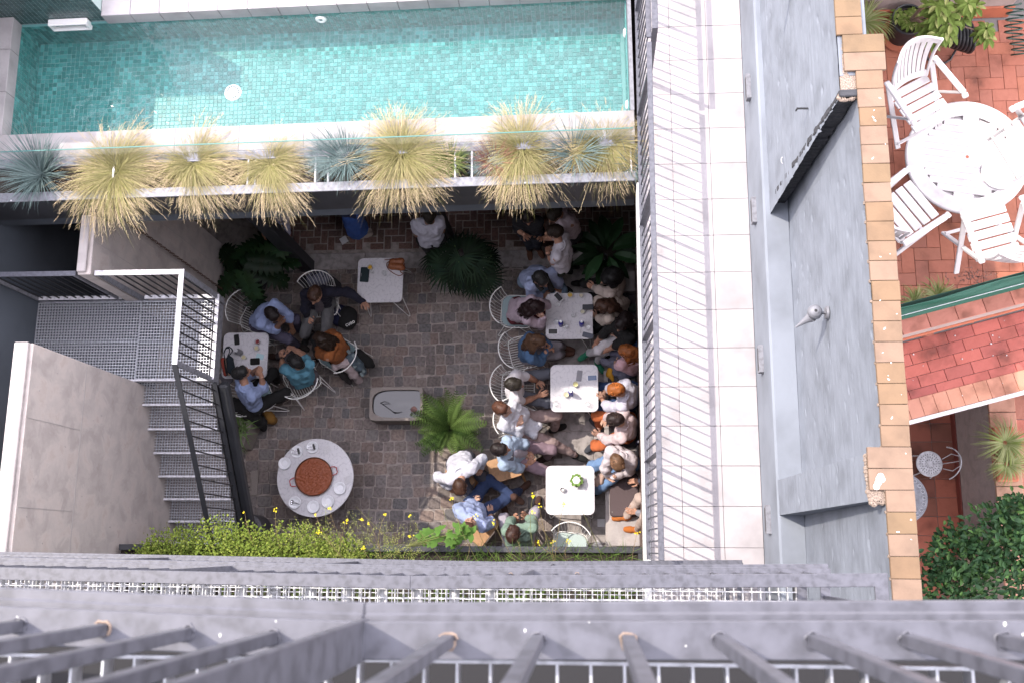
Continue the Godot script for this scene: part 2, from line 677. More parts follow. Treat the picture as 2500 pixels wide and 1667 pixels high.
func build_deck() -> void:
	var T := deck_t()
	# structure of the terrace: slab under the pool and the dark rooms below it
	var s := thing("pool_terrace", "", "", Vector3(-2.5, 4.0, -5), "", "structure")
	var g := Geo.new()
	deck_slab(g, Vector3(-7.5, 3.86, -12), Vector3(0.5, 4.05, -3.3))
	deck_slab(g, Vector3(-7.5, 4.05, -12), Vector3(0.5, 4.44, -5.2))
	deck_slab(g, Vector3(-7.5, 4.05, -5.2), Vector3(-5.58, 4.44, -3.71))
	deck_slab(g, Vector3(-5.58, 4.05, -3.93), Vector3(0.46, 4.44, -3.71))
	part(s, "slab", g, mats.slate_paint)
	g = Geo.new()
	g.slab(Vector3(-7.5, 0, -7.2), Vector3(1.2, 3.86, -7.0))
	single("back_wall", "dark back wall of the room beneath the pool terrace", "wall", g, mats.anthracite, Vector3(-2.5, 0, -7.1))

	var xs := -6.3
	var cop := thing("pool_coping", "long pale stone coping along the near edge of the pool", "coping", Vector3(-2.5, 4.5, -3.8))
	while xs < 0.49:
		var e := minf(xs + 0.62, 0.497)
		g = Geo.new()
		deck_slab(g, Vector3(xs, 4.445, -3.955), Vector3(e - 0.002, 4.6, -3.705), 0.004)
		part(cop, "coping_stone", g, mats.pool_stone)
		xs += 0.62
	cop = thing("pool_coping", "grey stone coping at the far left end of the pool in the shade", "coping", Vector3(-5.9, 4.5, -4.6))
	var zs := -3.957
	while zs > -5.2:
		var e := maxf(zs - 0.45, -5.2)
		g = Geo.new()
		deck_slab(g, Vector3(-6.3, 4.445, e + 0.003), Vector3(-5.54, 4.6, zs), 0.004)
		part(cop, "coping_stone", g, mats.pool_stone)
		zs -= 0.45
	cop = thing("pool_deck", "raised row of pale slabs beyond the far edge of the pool", "pool deck", Vector3(-2, 4.5, -5.8))
	xs = -4.65
	while xs < 0.49:
		var e := minf(xs + 0.293, 0.497)
		for k in 3:
			g = Geo.new()
			deck_slab(g, Vector3(xs, 4.445, -5.2 - 0.6 * (k + 1)), Vector3(e - 0.004, 4.6, -5.165 - 0.6 * k - (0.039 if k else 0.0)), 0.004)
			part(cop, "deck_slab", g, mats.paving)
		xs += 0.293
	g = Geo.new()
	deck_slab(g, Vector3(0.462, 4.05, -8), Vector3(0.497, 4.6, -3.957))
	single("pool_edge_strip", "thin dark metal rim at the right end of the pool beside the walkway railing", "rim", g, mats.steel, T * Vector3(0.48, 4.05, -6))

	# mosaic: the floor and walls of the basin and the wall with the skimmer
	var basin := thing("pool_basin", "narrow pool basin lined with small turquoise glass mosaic", "pool", T * Vector3(-2.5, 4.05, -4.5))
	g = Geo.new()
	deck_slab(g, Vector3(-5.56, 4.0, -5.19), Vector3(0.46, 4.085, -3.935))
	deck_slab(g, Vector3(-5.58, 4.085, -5.19), Vector3(-5.548, 4.44, -3.935))
	deck_slab(g, Vector3(-5.548, 4.085, -5.2), Vector3(0.46, 4.44, -5.178))
	deck_slab(g, Vector3(-5.548, 4.085, -3.95), Vector3(0.46, 4.44, -3.93))
	deck_slab(g, Vector3(0.452, 4.085, -5.178), Vector3(0.46, 4.44, -3.95))
	part(basin, "grout", g, mat("grout", Color(0.07, 0.22, 0.21), 0.7))
	var p := 0.0435
	var tone := func() -> Color:
		var f := rng.randf_range(0.74, 1.14)
		return Color(0.006, 0.135, 0.12).lerp(Color(0.05, 0.25, 0.235), pow(rng.randf(), 2.0)) * f
	var unit := Geo.new()
	unit.slab(Vector3(-0.0193, -0.004, -0.0193), Vector3(0.0193, 0.002, 0.0193), 0.0015)
	var um := unit.mesh()
	var ts := []
	var cs := []
	var singles := []
	var nx := int(6.0 / p)
	var sway := FastNoiseLite.new()
	sway.seed = 3
	sway.frequency = 2.2
	for i in nx:
		for j in 28:
			var o := Vector3(-5.525 + i * p, 4.088, -5.155 + j * p)
			o += Vector3(sway.get_noise_2d(o.x, o.z), 0, sway.get_noise_2d(o.x + 50.0, o.z)) * 0.011
			var t := T * Transform3D(Basis(Vector3.UP, rng.randfn(0, 0.05)), o + Vector3(rng.randfn(0, 0.0012), 0, rng.randfn(0, 0.0012)))
			if i > 6 and i < 19 and j > 1 and j < 27:
				singles.append(t)
			else:
				ts.append(t)
				cs.append(tone.call())
	for i in nx + 1:
		for j in 8:
			ts.append(T * Transform3D(Basis(Vector3.RIGHT, PI / 2), Vector3(-5.525 + i * p, 4.11 + j * p, -5.176)))
			cs.append(tone.call())
			ts.append(T * Transform3D(Basis(Vector3.RIGHT, -PI / 2), Vector3(-5.525 + i * p, 4.11 + j * p, -3.952)))
			cs.append(tone.call())
	for i in 28:
		for j in 8:
			ts.append(T * Transform3D(Basis(Vector3.BACK, -PI / 2), Vector3(-5.546, 4.11 + j * p, -5.155 + i * p)))
			cs.append(tone.call())
			ts.append(T * Transform3D(Basis(Vector3.BACK, PI / 2), Vector3(0.45, 4.11 + j * p, -5.155 + i * p)))
			cs.append(tone.call())
	many(basin, "more_mosaic_tiles", um, ts, cs, mats.mosaic)
	var tints := []
	for k in 10:
		var tg := Geo.new()
		tg.tint = tone.call()
		tg.add(unit)
		tints.append(tg.mesh())
	for t in singles:
		piece(basin, "mosaic_tile", tints[rng.randi() % 10], t, mats.mosaic)

	var mw := thing("mosaic_wall", "dull green mosaic wall above the water at the pool's far left corner", "wall", T * Vector3(-5.4, 4.4, -5.3))
	g = Geo.new()
	deck_slab(g, Vector3(-6.3, 4.44, -5.5), Vector3(-4.655, 6.2, -5.205))
	part(mw, "wall_core", g, mat("grout_dull", Color(0.3, 0.38, 0.37), 0.8))
	ts = []
	cs = []
	for i in 38:
		for j in 40:
			ts.append(T * Transform3D(Basis(Vector3.RIGHT, PI / 2), Vector3(-6.27 + i * p, 4.47 + j * p, -5.203)))
			cs.append(Color(0.06, 0.1, 0.1) * rng.randf_range(0.75, 1.15))
	many(mw, "mosaic_tiles", um, ts, cs, mats.mosaic)
	var sk := thing("pool_skimmer", "white rectangular skimmer mouth set in the mosaic at the waterline", "skimmer", T * Vector3(-5.03, 4.42, -5.17))
	g = Geo.new()
	for q in [[-5.23, 4.4, -4.83, 4.425], [-5.23, 4.5, -4.83, 4.525], [-5.23, 4.425, -5.2, 4.5], [-4.86, 4.425, -4.83, 4.5]]:
		deck_slab(g, Vector3(q[0], q[1], -5.2), Vector3(q[2], q[3], -5.13), 0.006)
	part(sk, "frame", g, mats.white_metal)
	g = Geo.new()
	deck_slab(g, Vector3(-5.2, 4.425, -5.2), Vector3(-4.86, 4.5, -5.185))
	part(sk, "flap", g, mats.plastic)

	# water
	g = Geo.new()
	var wn := FastNoiseLite.new()
	wn.seed = 5
	wn.frequency = 2.6
	var W := 150
	var D := 34
	var hts := func(x: float, z: float) -> float:
		return 4.5 + 0.0045 * wn.get_noise_2d(x, z) + 0.0022 * wn.get_noise_2d(x * 3.1 + 40, z * 3.1) * (1.0 + 1.6 * smoothstep(-4.5, -5.4, x))
	for i in W + 1:
		for j in D + 1:
			var x := lerpf(-5.546, 0.45, float(i) / W)
			var z := lerpf(-5.176, -3.952, float(j) / D)
			var e := 0.01
			var q := Vector3(hts.call(x - e, z) - hts.call(x + e, z), 2 * e, hts.call(x, z - e) - hts.call(x, z + e)).normalized()
			g.pt(T * Vector3(x, hts.call(x, z), z), T.basis * q)
	for i in W:
		for j in D:
			var a := i * (D + 1) + j
			g.face(a, a + 1, a + D + 2)
			g.face(a, a + D + 2, a + D + 1)
	single("water", "", "", g, mats.water, Vector3.ZERO, "", "structure")

	# fittings in the pool
	var dr := thing("floor_drain", "round white drain grille on the pool floor", "drain", Vector3(-3.535, 4.09, -4.5))
	g = Geo.new()
	var dt := Transform3D(Basis(), dr.position)
	g.lathe(PackedVector2Array([Vector2(0, 0.014), Vector2(0.05, 0.014)]), dt, 24)
	g.lathe(PackedVector2Array([Vector2(0.068, 0.016), Vector2(0.085, 0.01), Vector2(0.088, 0.0)]), dt, 24)
	part(dr, "cover", g, mats.white_metal)
	g = Geo.new()
	for k in 16:
		var a := TAU * k / 16
		g.bar(dt * Vector3(cos(a) * 0.02, 0.018, sin(a) * 0.02), dt * Vector3(cos(a) * 0.07, 0.018, sin(a) * 0.07), 0.007, 0.008)
	part(dr, "grille", g, mats.white_metal)
	for q in [[Vector3(-2.53, 4.34, -5.17), "white round inlet in the shaded far wall of the pool"], ]:
		var o: Vector3 = T * q[0]
		g = Geo.new()
		g.lathe(PackedVector2Array([Vector2(0.016, 0.012), Vector2(0.04, 0.02), Vector2(0.055, 0.008), Vector2(0.056, 0)]), Transform3D(Basis(Vector3.RIGHT, PI / 2), o), 20)
		single("pool_inlet", q[1], "inlet", g, mats.white_metal, o)
	for q in [[-4.86, "upper"], [-4.12, "lower"]]:
		var o: Vector3 = T * Vector3(0.449, 4.36, q[0])
		g = Geo.new()
		g.lathe(PackedVector2Array([Vector2(0.0, 0.022), Vector2(0.03, 0.02), Vector2(0.045, 0.008), Vector2(0.046, 0)]), Transform3D(Basis(Vector3.BACK, PI / 2), o), 18)
		single("pool_inlet", "white round fitting on the pool's right end wall, the %s of the two" % q[1], "inlet", g, mats.white_metal, o)

	# low glass upstand on the coping's outer edge
	var gls := thing("glass_upstand", "low clear glass upstand along the outer edge of the pool coping", "glass panel", T * Vector3(-2.8, 4.6, -3.695))
	xs = -6.2
	while xs < 0.45:
		var e := minf(xs + 1.66, 0.47)
		g = Geo.new()
		deck_slab(g, Vector3(xs, 4.601, -3.7), Vector3(e - 0.004, 4.795, -3.69))
		part(gls, "glass_panel", g, mats.glass)
		g = Geo.new()
		deck_slab(g, Vector3(xs, 4.796, -3.7), Vector3(e - 0.004, 4.8, -3.69))
		part(gls, "polished_edge", g, mats.glass_edge)
		xs += 1.66

	# steel planter tray on the edge of the terrace
	var tr := thing("steel_planter", "long grey steel planter frame running along the outer side of the pool", "planter", T * Vector3(-2.8, 4.1, -3.4))
	g = Geo.new()
	deck_slab(g, Vector3(-7.2, 4.5, -3.703), Vector3(0.49, 4.6, -3.615), 0.004)
	part(tr, "inner_flange", g, mats.steel)
	g = Geo.new()
	deck_slab(g, Vector3(-7.2, 4.585, -3.365), Vector3(0.49, 4.6, -3.275), 0.004)
	part(tr, "outer_flange", g, mats.steel)
	g = Geo.new()
	deck_slab(g, Vector3(-7.2, 4.1, -3.29), Vector3(0.49, 4.584, -3.277), 0.0)
	part(tr, "fascia_beam", g, mats.anthracite)
	g = Geo.new()
	var xb := -7.0
	while xb < 0.46:
		deck_slab(g, Vector3(xb, 4.603, -3.292), Vector3(xb + 0.018, 4.61, -3.277), 0.002)
		deck_slab(g, Vector3(xb + 0.12, 4.603, -3.36), Vector3(xb + 0.132, 4.608, -3.35), 0.002)
		xb += 0.81
	part(tr, "bolt_heads", g, mats.pale_steel)
	var gaps := [[-1.155, -1.0], [-2.46, -2.34], [-3.1, -3.03], [0.33, 0.45]]
	var cuts := [-7.1, -5.6, -4.4]
	for q in gaps:
		cuts.append(q[0])
		cuts.append(q[1])
	for q in cuts:
		g = Geo.new()
		deck_slab(g, Vector3(q - 0.008, 4.38, -3.614), Vector3(q + 0.008, 4.595, -3.366))
		part(tr, "divider", g, mats.pale_steel)
	var boxes := [[-7.1, -5.6], [-5.58, -4.4], [-4.38, -3.11], [-3.02, -2.47], [-2.33, -1.165], [-0.99, 0.32]]
	for q in boxes:
		g = Geo.new()
		deck_slab(g, Vector3(q[0] + 0.01, 4.1, -3.61), Vector3(q[1] - 0.01, 4.54, -3.37))
		part(tr, "soil", g, mats.soil)
	g = Geo.new()
	deck_slab(g, Vector3(-7.2, 4.12, -3.7), Vector3(0.49, 4.44, -3.69))
	part(tr, "inner_web", g, mats.anthracite)

	# two dark posts and the ceiling edge
	for q in [[-3.88, -3.87, "dark steel post behind the big split-leaf plant, the left of two under the terrace"], [-1.89, -4.15, "dark steel post beside the fan palm, the right of two under the terrace"]]:
		g = Geo.new()
		g.slab(Vector3(q[0] - 0.09, 0, q[1] - 0.08), Vector3(q[0] + 0.09, 3.86, q[1] + 0.08), 0.006)
		single("steel_post", q[2], "post", g, mats.anthracite, Vector3(q[0], 0, q[1]))


# ---------------------------------------------------------------- paved walkway and its railing
func build_walkway() -> void:
	var w := thing("walkway", "", "", Vector3(1.1, 3.0, -3), "", "structure")
	var g := Geo.new()
	g.slab(Vector3(0.6, 2.72, -9), Vector3(1.72, 2.985, 1.25))
	part(w, "bed", g, mats.joint)
	g = Geo.new()
	g.slab(Vector3(0.535, 2.7, -3.86), Vector3(0.6, 3.022, 1.25), 0.004)
	part(w, "edge_band", g, mats.white_metal)
	var z := 0.74
	while z > -7.0:
		var x := 0.602
		for wd in [0.318, 0.4, 0.378]:
			g = Geo.new()
			g.slab(Vector3(x + 0.0015, 2.986, z - 0.397), Vector3(x + wd - 0.0015, 3.02 + rng.randf_range(-0.0015, 0.0015), z), 0.003)
			part(w, "paving_slab", g, mats.paving if rng.randf() < 0.55 else mats.paving_b)
			x += wd
		z -= 0.4
	var rl := thing("walkway_railing", "grey steel railing along the courtyard side of the pale walkway", "railing", Vector3(0.57, 3.02, -2.5))
	g = Geo.new()
	g.slab(Vector3(0.603, 4.04, -4.93), Vector3(0.655, 4.062, 0.06), 0.003)
	part(rl, "handrail", g, mats.rail_paint)
	g = Geo.new()
	g.slab(Vector3(0.603, 4.04, -8.0), Vector3(0.655, 4.062, -4.98), 0.003)
	part(rl, "handrail", g, mats.rail_paint)
	g = Geo.new()
	g.slab(Vector3(0.548, 3.09, -8.0), Vector3(0.59, 3.102, 0.06), 0.002)
	part(rl, "bottom_rail", g, mats.rail_paint)
	z = 0.0
	var k := 0
	while z > -7.6:
		g = Geo.new()
		if k % 11 == 8:
			g.bar(Vector3(0.575, 3.022, z), Vector3(0.63, 4.04, z), 0.06, 0.01, Vector3.BACK)
			part(rl, "post", g, mats.rail_paint)
		else:
			g.bar(Vector3(0.575, 3.1, z), Vector3(0.63, 4.04, z), 0.013, 0.013, Vector3.BACK)
			part(rl, "baluster", g, mats.rail_paint)
		z -= 0.112
		k += 1
	# second, higher rail piece that starts where the pool does
	var hr := thing("upper_handrail", "short higher handrail with an end plate at the top end of the walkway railing", "handrail", Vector3(0.66, 3.02, -6.2))
	g = Geo.new()
	g.slab(Vector3(0.655, 4.14, -8.0), Vector3(0.715, 4.155, -5.02), 0.003)
	part(hr, "rail", g, mats.rail_paint)
	g = Geo.new()
	g.slab(Vector3(0.657, 3.022, -5.032), Vector3(0.713, 4.139, -5.02), 0.0)
	part(hr, "end_plate", g, mats.rail_paint)


# ---------------------------------------------------------------- old party wall on the right
func rough_face(x: float, y0: float, y1: float, z0: float, z1: float, amp := 0.0045, foot := 0.0) -> Geo:
	var g := Geo.new()
	var f := FastNoiseLite.new()
	f.seed = 8
	f.frequency = 1.0
	f.fractal_octaves = 3
	var ny := int((y1 - y0) / 0.018)
	var nz := int(absf(z1 - z0) / 0.045)
	var at := func(i: int, j: int) -> Vector3:
		var y := lerpf(y0, y1, float(i) / ny)
		var z := lerpf(z0, z1, float(j) / nz)
		var d := amp * f.get_noise_2d(y * 22.0, z * 1.1) + amp * 0.8 * f.get_noise_2d(y * 7.0 + 30, z * 7.0)
		var hole := f.get_noise_2d(y * 6.0, z * 14.0 + 90)
		if hole > 0.52:
			d += (hole - 0.52) * 0.12
		return Vector3(x + d - foot * (1.0 - float(i) / ny), y, z)
	for i in ny + 1:
		for j in nz + 1:
			var a: Vector3 = at.call(maxi(i - 1, 0), j)
			var b: Vector3 = at.call(mini(i + 1, ny), j)
			var c: Vector3 = at.call(i, maxi(j - 1, 0))
			var e: Vector3 = at.call(i, mini(j + 1, nz))
			var q := (b - a).cross(e - c).normalized()
			if q.x > 0:
				q = -q
			g.pt(at.call(i, j), q)
	for i in ny:
		for j in nz:
			var a := i * (nz + 1) + j
			g.face(a, a + 1, a + nz + 2)
			g.face(a, a + nz + 2, a + nz + 1)
	return g


func build_right_wall() -> void:
	var w := thing("boundary_wall", "tall rough pale blue wall capped with orange tiles beside the walkway", "wall", Vector3(1.9, 0, -2.5))
	var g := Geo.new()
	g.slab(Vector3(1.942, 0, -3.36), Vector3(2.09, 6.382, 1.2))
	g.slab(Vector3(1.823, 0, -9), Vector3(2.03, 6.382, -3.362))
	part(w, "wall_core", g, mats.blue_wall)
	part(w, "rough_face", rough_face(1.935, 3.8, 6.385, -3.05, 1.2), mats.blue_wall)
	part(w, "rough_face", rough_face(1.815, 3.8, 6.385, -9.0, -3.2, 0.0045, 0.055), mats.blue_wall)
	# leaning dark buttress end: courses of rubble laid on edge
	var rub := Geo.new()
	for k in 34:
		var t := k / 33.0
		var p := Vector3(lerpf(1.873, 1.838, t), lerpf(6.36, 3.8, t), lerpf(-3.225, -3.335, t))
		rub.tint = Color(1, 1, 1)
		rub.box(Transform3D(Basis(Vector3.BACK, rng.randfn(0, 0.05)) * Basis(Vector3.RIGHT, rng.randfn(0.05, 0.06)), p), Vector3(0.13 + 0.02 * t + rng.randfn(0, 0.006), 0.082, 0.05 + rng.randfn(0, 0.006)), 0.008)
	part(w, "rubble_edge", rub, mat("dark_rubble", Color(0.045, 0.047, 0.054), 0.95, "mottled", 2.0, "n_rough", 0.8))
	# shallow pilaster near the balcony
	part(w, "pilaster_face", rough_face(1.838, 3.84, 6.375, -0.66, -0.345, 0.005, 0.125), mats.blue_wall)
	g = Geo.new()
	for e in [-0.655, -0.345]:
		g.quad(Vector3(1.842, 6.375, e), Vector3(1.95, 6.375, e), Vector3(1.95, 3.84, e), Vector3(1.717, 3.84, e), Vector3(0, 0, e + 0.5))
	g.quad(Vector3(1.838, 6.378, -0.655), Vector3(1.95, 6.378, -0.655), Vector3(1.95, 6.378, -0.345), Vector3(1.838, 6.378, -0.345), Vector3.UP)
	part(w, "pilaster", g, mats.blue_wall)
	g = Geo.new()
	for k in 9:
		g.box(Transform3D(Basis(Vector3.UP, rng.randfn(0, 0.3)), Vector3(1.85 + 0.013 * k, 6.37, -0.342 + rng.randfn(0, 0.006))), Vector3(0.04, 0.03, 0.035), 0.01)
	for k in 12:
		g.box(Transform3D(Basis(Vector3.UP, rng.randfn(0, 0.3)), Vector3(1.838 + rng.randfn(0, 0.005), 6.37, -0.64 + 0.026 * k)), Vector3(0.04, 0.03, 0.035), 0.01)
	for k in 14:
		g.box(Transform3D(Basis(Vector3.UP, rng.randfn(0, 0.4)), Vector3(1.865 + rng.randfn(0, 0.006), 6.372, -3.26 - 0.026 * k)), Vector3(0.045, 0.03, 0.04), 0.01)
	for k in 8:
		g.box(Transform3D(Basis(Vector3.UP, rng.randfn(0, 0.4)), Vector3(1.82 + k * 0.013, 6.37, -3.2 + rng.randfn(0, 0.008))), Vector3(0.045, 0.03, 0.06), 0.01)
	g.slab(Vector3(1.822, 6.36, -3.36), Vector3(1.936, 6.388, -3.205), 0.006)
	g.slab(Vector3(1.842, 6.37, -0.655), Vector3(1.94, 6.384, -0.35), 0.004)
	part(w, "mortar_crumbs", g, mats.mortar)
	# smooth plinth
	g = Geo.new()
	g.slab(Vector3(1.7, 2.9, -9), Vector3(1.95, 3.84, 1.2), 0.02)
	part(w, "plinth", g, mats.blue_smooth)
	# cap tiles
	var cols := [Color(0.17, 0.108, 0.062), Color(0.18, 0.115, 0.074), Color(0.16, 0.105, 0.056), Color(0.19, 0.128, 0.088)]
	var z := 1.0
	while z > -3.3:
		g = Geo.new()
		g.tint = cols[rng.randi() % 4]
		var wide := z < -0.355 and z > -0.6
		g.box(Transform3D(Basis(Vector3.UP, rng.randfn(0, 0.008)), Vector3((1.832 if wide else 1.932) * 0.5 + 2.118 * 0.5 + rng.randfn(0, 0.002), 6.397, z - 0.07)), Vector3(2.118 - (1.832 if wide else 1.932), 0.026, 0.1385), 0.003)
		part(w, "cap_tile", g, mats.cap)
		z -= 0.1415
	for k in 2:
		g = Geo.new()
		g.tint = cols[3 - k]
		g.box(Transform3D(Basis(), Vector3(1.998, 6.398, z - 0.07)), Vector3(0.292, 0.027, 0.138), 0.003)
		part(w, "cap_tile", g, mats.cap)
		z -= 0.1415
	for k in 2:
		g = Geo.new()
		g.tint = cols[2 * k]
		g.box(Transform3D(Basis(), Vector3(1.905, 6.397, z - 0.07)), Vector3(0.185, 0.026, 0.1385), 0.003)
		part(w, "cap_tile", g, mats.cap)
		z -= 0.1415
	while z > -5.2:
		g = Geo.new()
		g.tint = Color(0.2, 0.075, 0.058)
		var t := Transform3D(Basis(), Vector3(1.905, 6.396, z - 0.07))
		g.box(t, Vector3(0.188, 0.02, 0.139), 0.003)
		for i in 11:
			for j in 8:
				g.lathe(PackedVector2Array([Vector2(0.0, 0.019), Vector2(0.0055, 0.01)]), t * Transform3D(Basis(), Vector3(-0.086 + i * 0.0172, 0, -0.06 + j * 0.0172)), 6)
		part(w, "studded_tile", g, mats.cap)
		z -= 0.1415
	g = Geo.new()
	for k in 26:
		g.box(Transform3D(Basis(), Vector3(2.02, 6.386, 1.0 - k * 0.1415)), Vector3(0.19, 0.018, 0.02))
	part(w, "mortar_joint", g, mats.mortar)
	g = Geo.new()
	for k in 24:
		var r := rng.randf_range(0.002, 0.0065)
		var p := Vector3(rng.randf_range(1.95, 2.1), 6.411, rng.randf_range(-3.2, 0.8))
		g.lathe(PackedVector2Array([Vector2(0, 0.0015), Vector2(r, 0.0005)]), Transform3D(Basis(Vector3.UP, rng.randf() * 3.0).scaled_local(Vector3(rng.randf_range(0.5, 1), 1, rng.randf_range(0.8, 2.2))), p), 8)
	for k in 7:
		g.lathe(PackedVector2Array([Vector2(0, 0.003), Vector2(0.022, 0.001)]), Transform3D(Basis(), Vector3(1.905 + rng.randfn(0, 0.012), 6.412, -0.47 + rng.randfn(0, 0.022))), 9)
	part(w, "droppings", g, mats.white_metal)
	# small fixtures on the plinth and wall
	for q in [[-4.72, "farthest"], [-3.38, "second farthest"], [-1.86, "second nearest"], [-0.32, "nearest"]]:
		g = Geo.new()
		var o := Vector3(1.7, 3.42, q[0])
		g.box(Transform3D(Basis(), o + Vector3(-0.02, 0, 0)), Vector3(0.05, 0.1, 0.27), 0.004)
		var l := single("step_light", "slim grey step light on the plinth, %s of four from the balcony" % q[1], "step light", g, mats.steel, o, "step lights along the plinth")
		g = Geo.new()
		g.slab(o + Vector3(-0.046, -0.03, -0.11), o + Vector3(-0.0455, 0.02, 0.11))
		part(l, "slot", g, mats.black_steel)
	var sc := thing("wall_lamp", "grey funnel-shaped wall lamp on a round bracket on the blue wall", "wall lamp", Vector3(1.93, 5.16, -1.9))
	g = Geo.new()
	g.lathe(PackedVector2Array([Vector2(0, 0.02), Vector2(0.05, 0.02), Vector2(0.055, 0.0)]), Transform3D(Basis(Vector3.BACK, PI / 2), Vector3(1.93, 5.17, -1.9)), 20)
	part(sc, "bracket_plate", g, mats.steel)
	g = Geo.new()
	g.tube(PackedVector3Array([Vector3(1.92, 5.17, -1.9), Vector3(1.89, 5.17, -1.9), Vector3(1.85, 5.18, -1.9)]), 0.012, 8)
	part(sc, "arm", g, mats.steel)
	g = Geo.new()
	var ball := PackedVector2Array()
	for k in 9:
		var a := PI * k / 8.0
		ball.append(Vector2(sin(a) * 0.06, cos(a) * 0.06))
	g.lathe(ball, Transform3D(Basis(), Vector3(1.82, 5.2, -1.9)), 24)
	part(sc, "globe", g, mats.steel)
	g = Geo.new()
	g.lathe(PackedVector2Array([Vector2(0, 0.001), Vector2(0.012, 0.0)]), Transform3D(Basis(), Vector3(1.815, 5.2605, -1.9)), 12)
	part(sc, "screw_hole", g, mats.black_steel)
	g = Geo.new()
	g.tube(PackedVector3Array([Vector3(1.80, 5.18, -1.87), Vector3(1.76, 5.13, -1.85), Vector3(1.69, 5.05, -1.81)]), PackedFloat32Array([0.045, 0.026, 0.005]), 14)
	part(sc, "spout", g, mats.steel)
	for q in [[Vector3(1.79, 5.5, -3.52), "small bent iron hook high on the blue wall by the leaning dark edge"], [Vector3(1.775, 4.55, -3.46), "tiny iron eye on the blue wall below the dark leaning edge"]]:
		g = Geo.new()
		var o: Vector3 = q[0]
		if o.y > 5:
			g.bar(o, o + Vector3(-0.09, 0.005, 0.0), 0.012, 0.012)
			g.bar(o + Vector3(-0.085, 0.005, 0), o + Vector3(-0.09, -0.03, 0.005), 0.01, 0.01)
		else:
			var ring := PackedVector3Array()
			for k in 10:
				ring.append(o + Vector3(-0.012 - 0.015 * sin(PI * k / 9.0), 0, 0.03 * cos(PI * k / 9.0)))
			g.tube(ring, 0.004, 5)
		single("wall_hook", q[1], "hook", g, mats.black_steel if o.y > 5 else mats.pale_steel, o)
	g = Geo.new()
	g.bar(Vector3(1.82, 5.5, -5.0), Vector3(1.55, 5.2, -4.7), 0.05, 0.02)
	g.bar(Vector3(1.82, 5.5, -5.06), Vector3(1.6, 5.4, -4.98), 0.03, 0.03)
	single("wall_stay", "pointed dark metal stay sticking out of the far end of the blue wall", "bracket", g, mats.steel, Vector3(1.82, 5.4, -5.0))


# ---------------------------------------------------------------- left: walls, landing, stairs
func grating(g: Geo, x0: float, x1: float, z0: float, z1: float, y: float, pitch: float, deep := 0.03, bear := 0.004, cross := 0.005) -> void:
	var n := int(round((x1 - x0) / pitch))
	for k in n + 1:
		var x := lerpf(x0, x1, float(k) / n)
		g.slab(Vector3(x - bear / 2, y - deep, z0), Vector3(x + bear / 2, y, z1))
	n = int(round((z1 - z0) / pitch))
	for k in n + 1:
		var z := lerpf(z0, z1, float(k) / n)
		g.slab(Vector3(x0, y - deep * 0.45, z - cross / 2), Vector3(x1, y - 0.001, z + cross / 2))


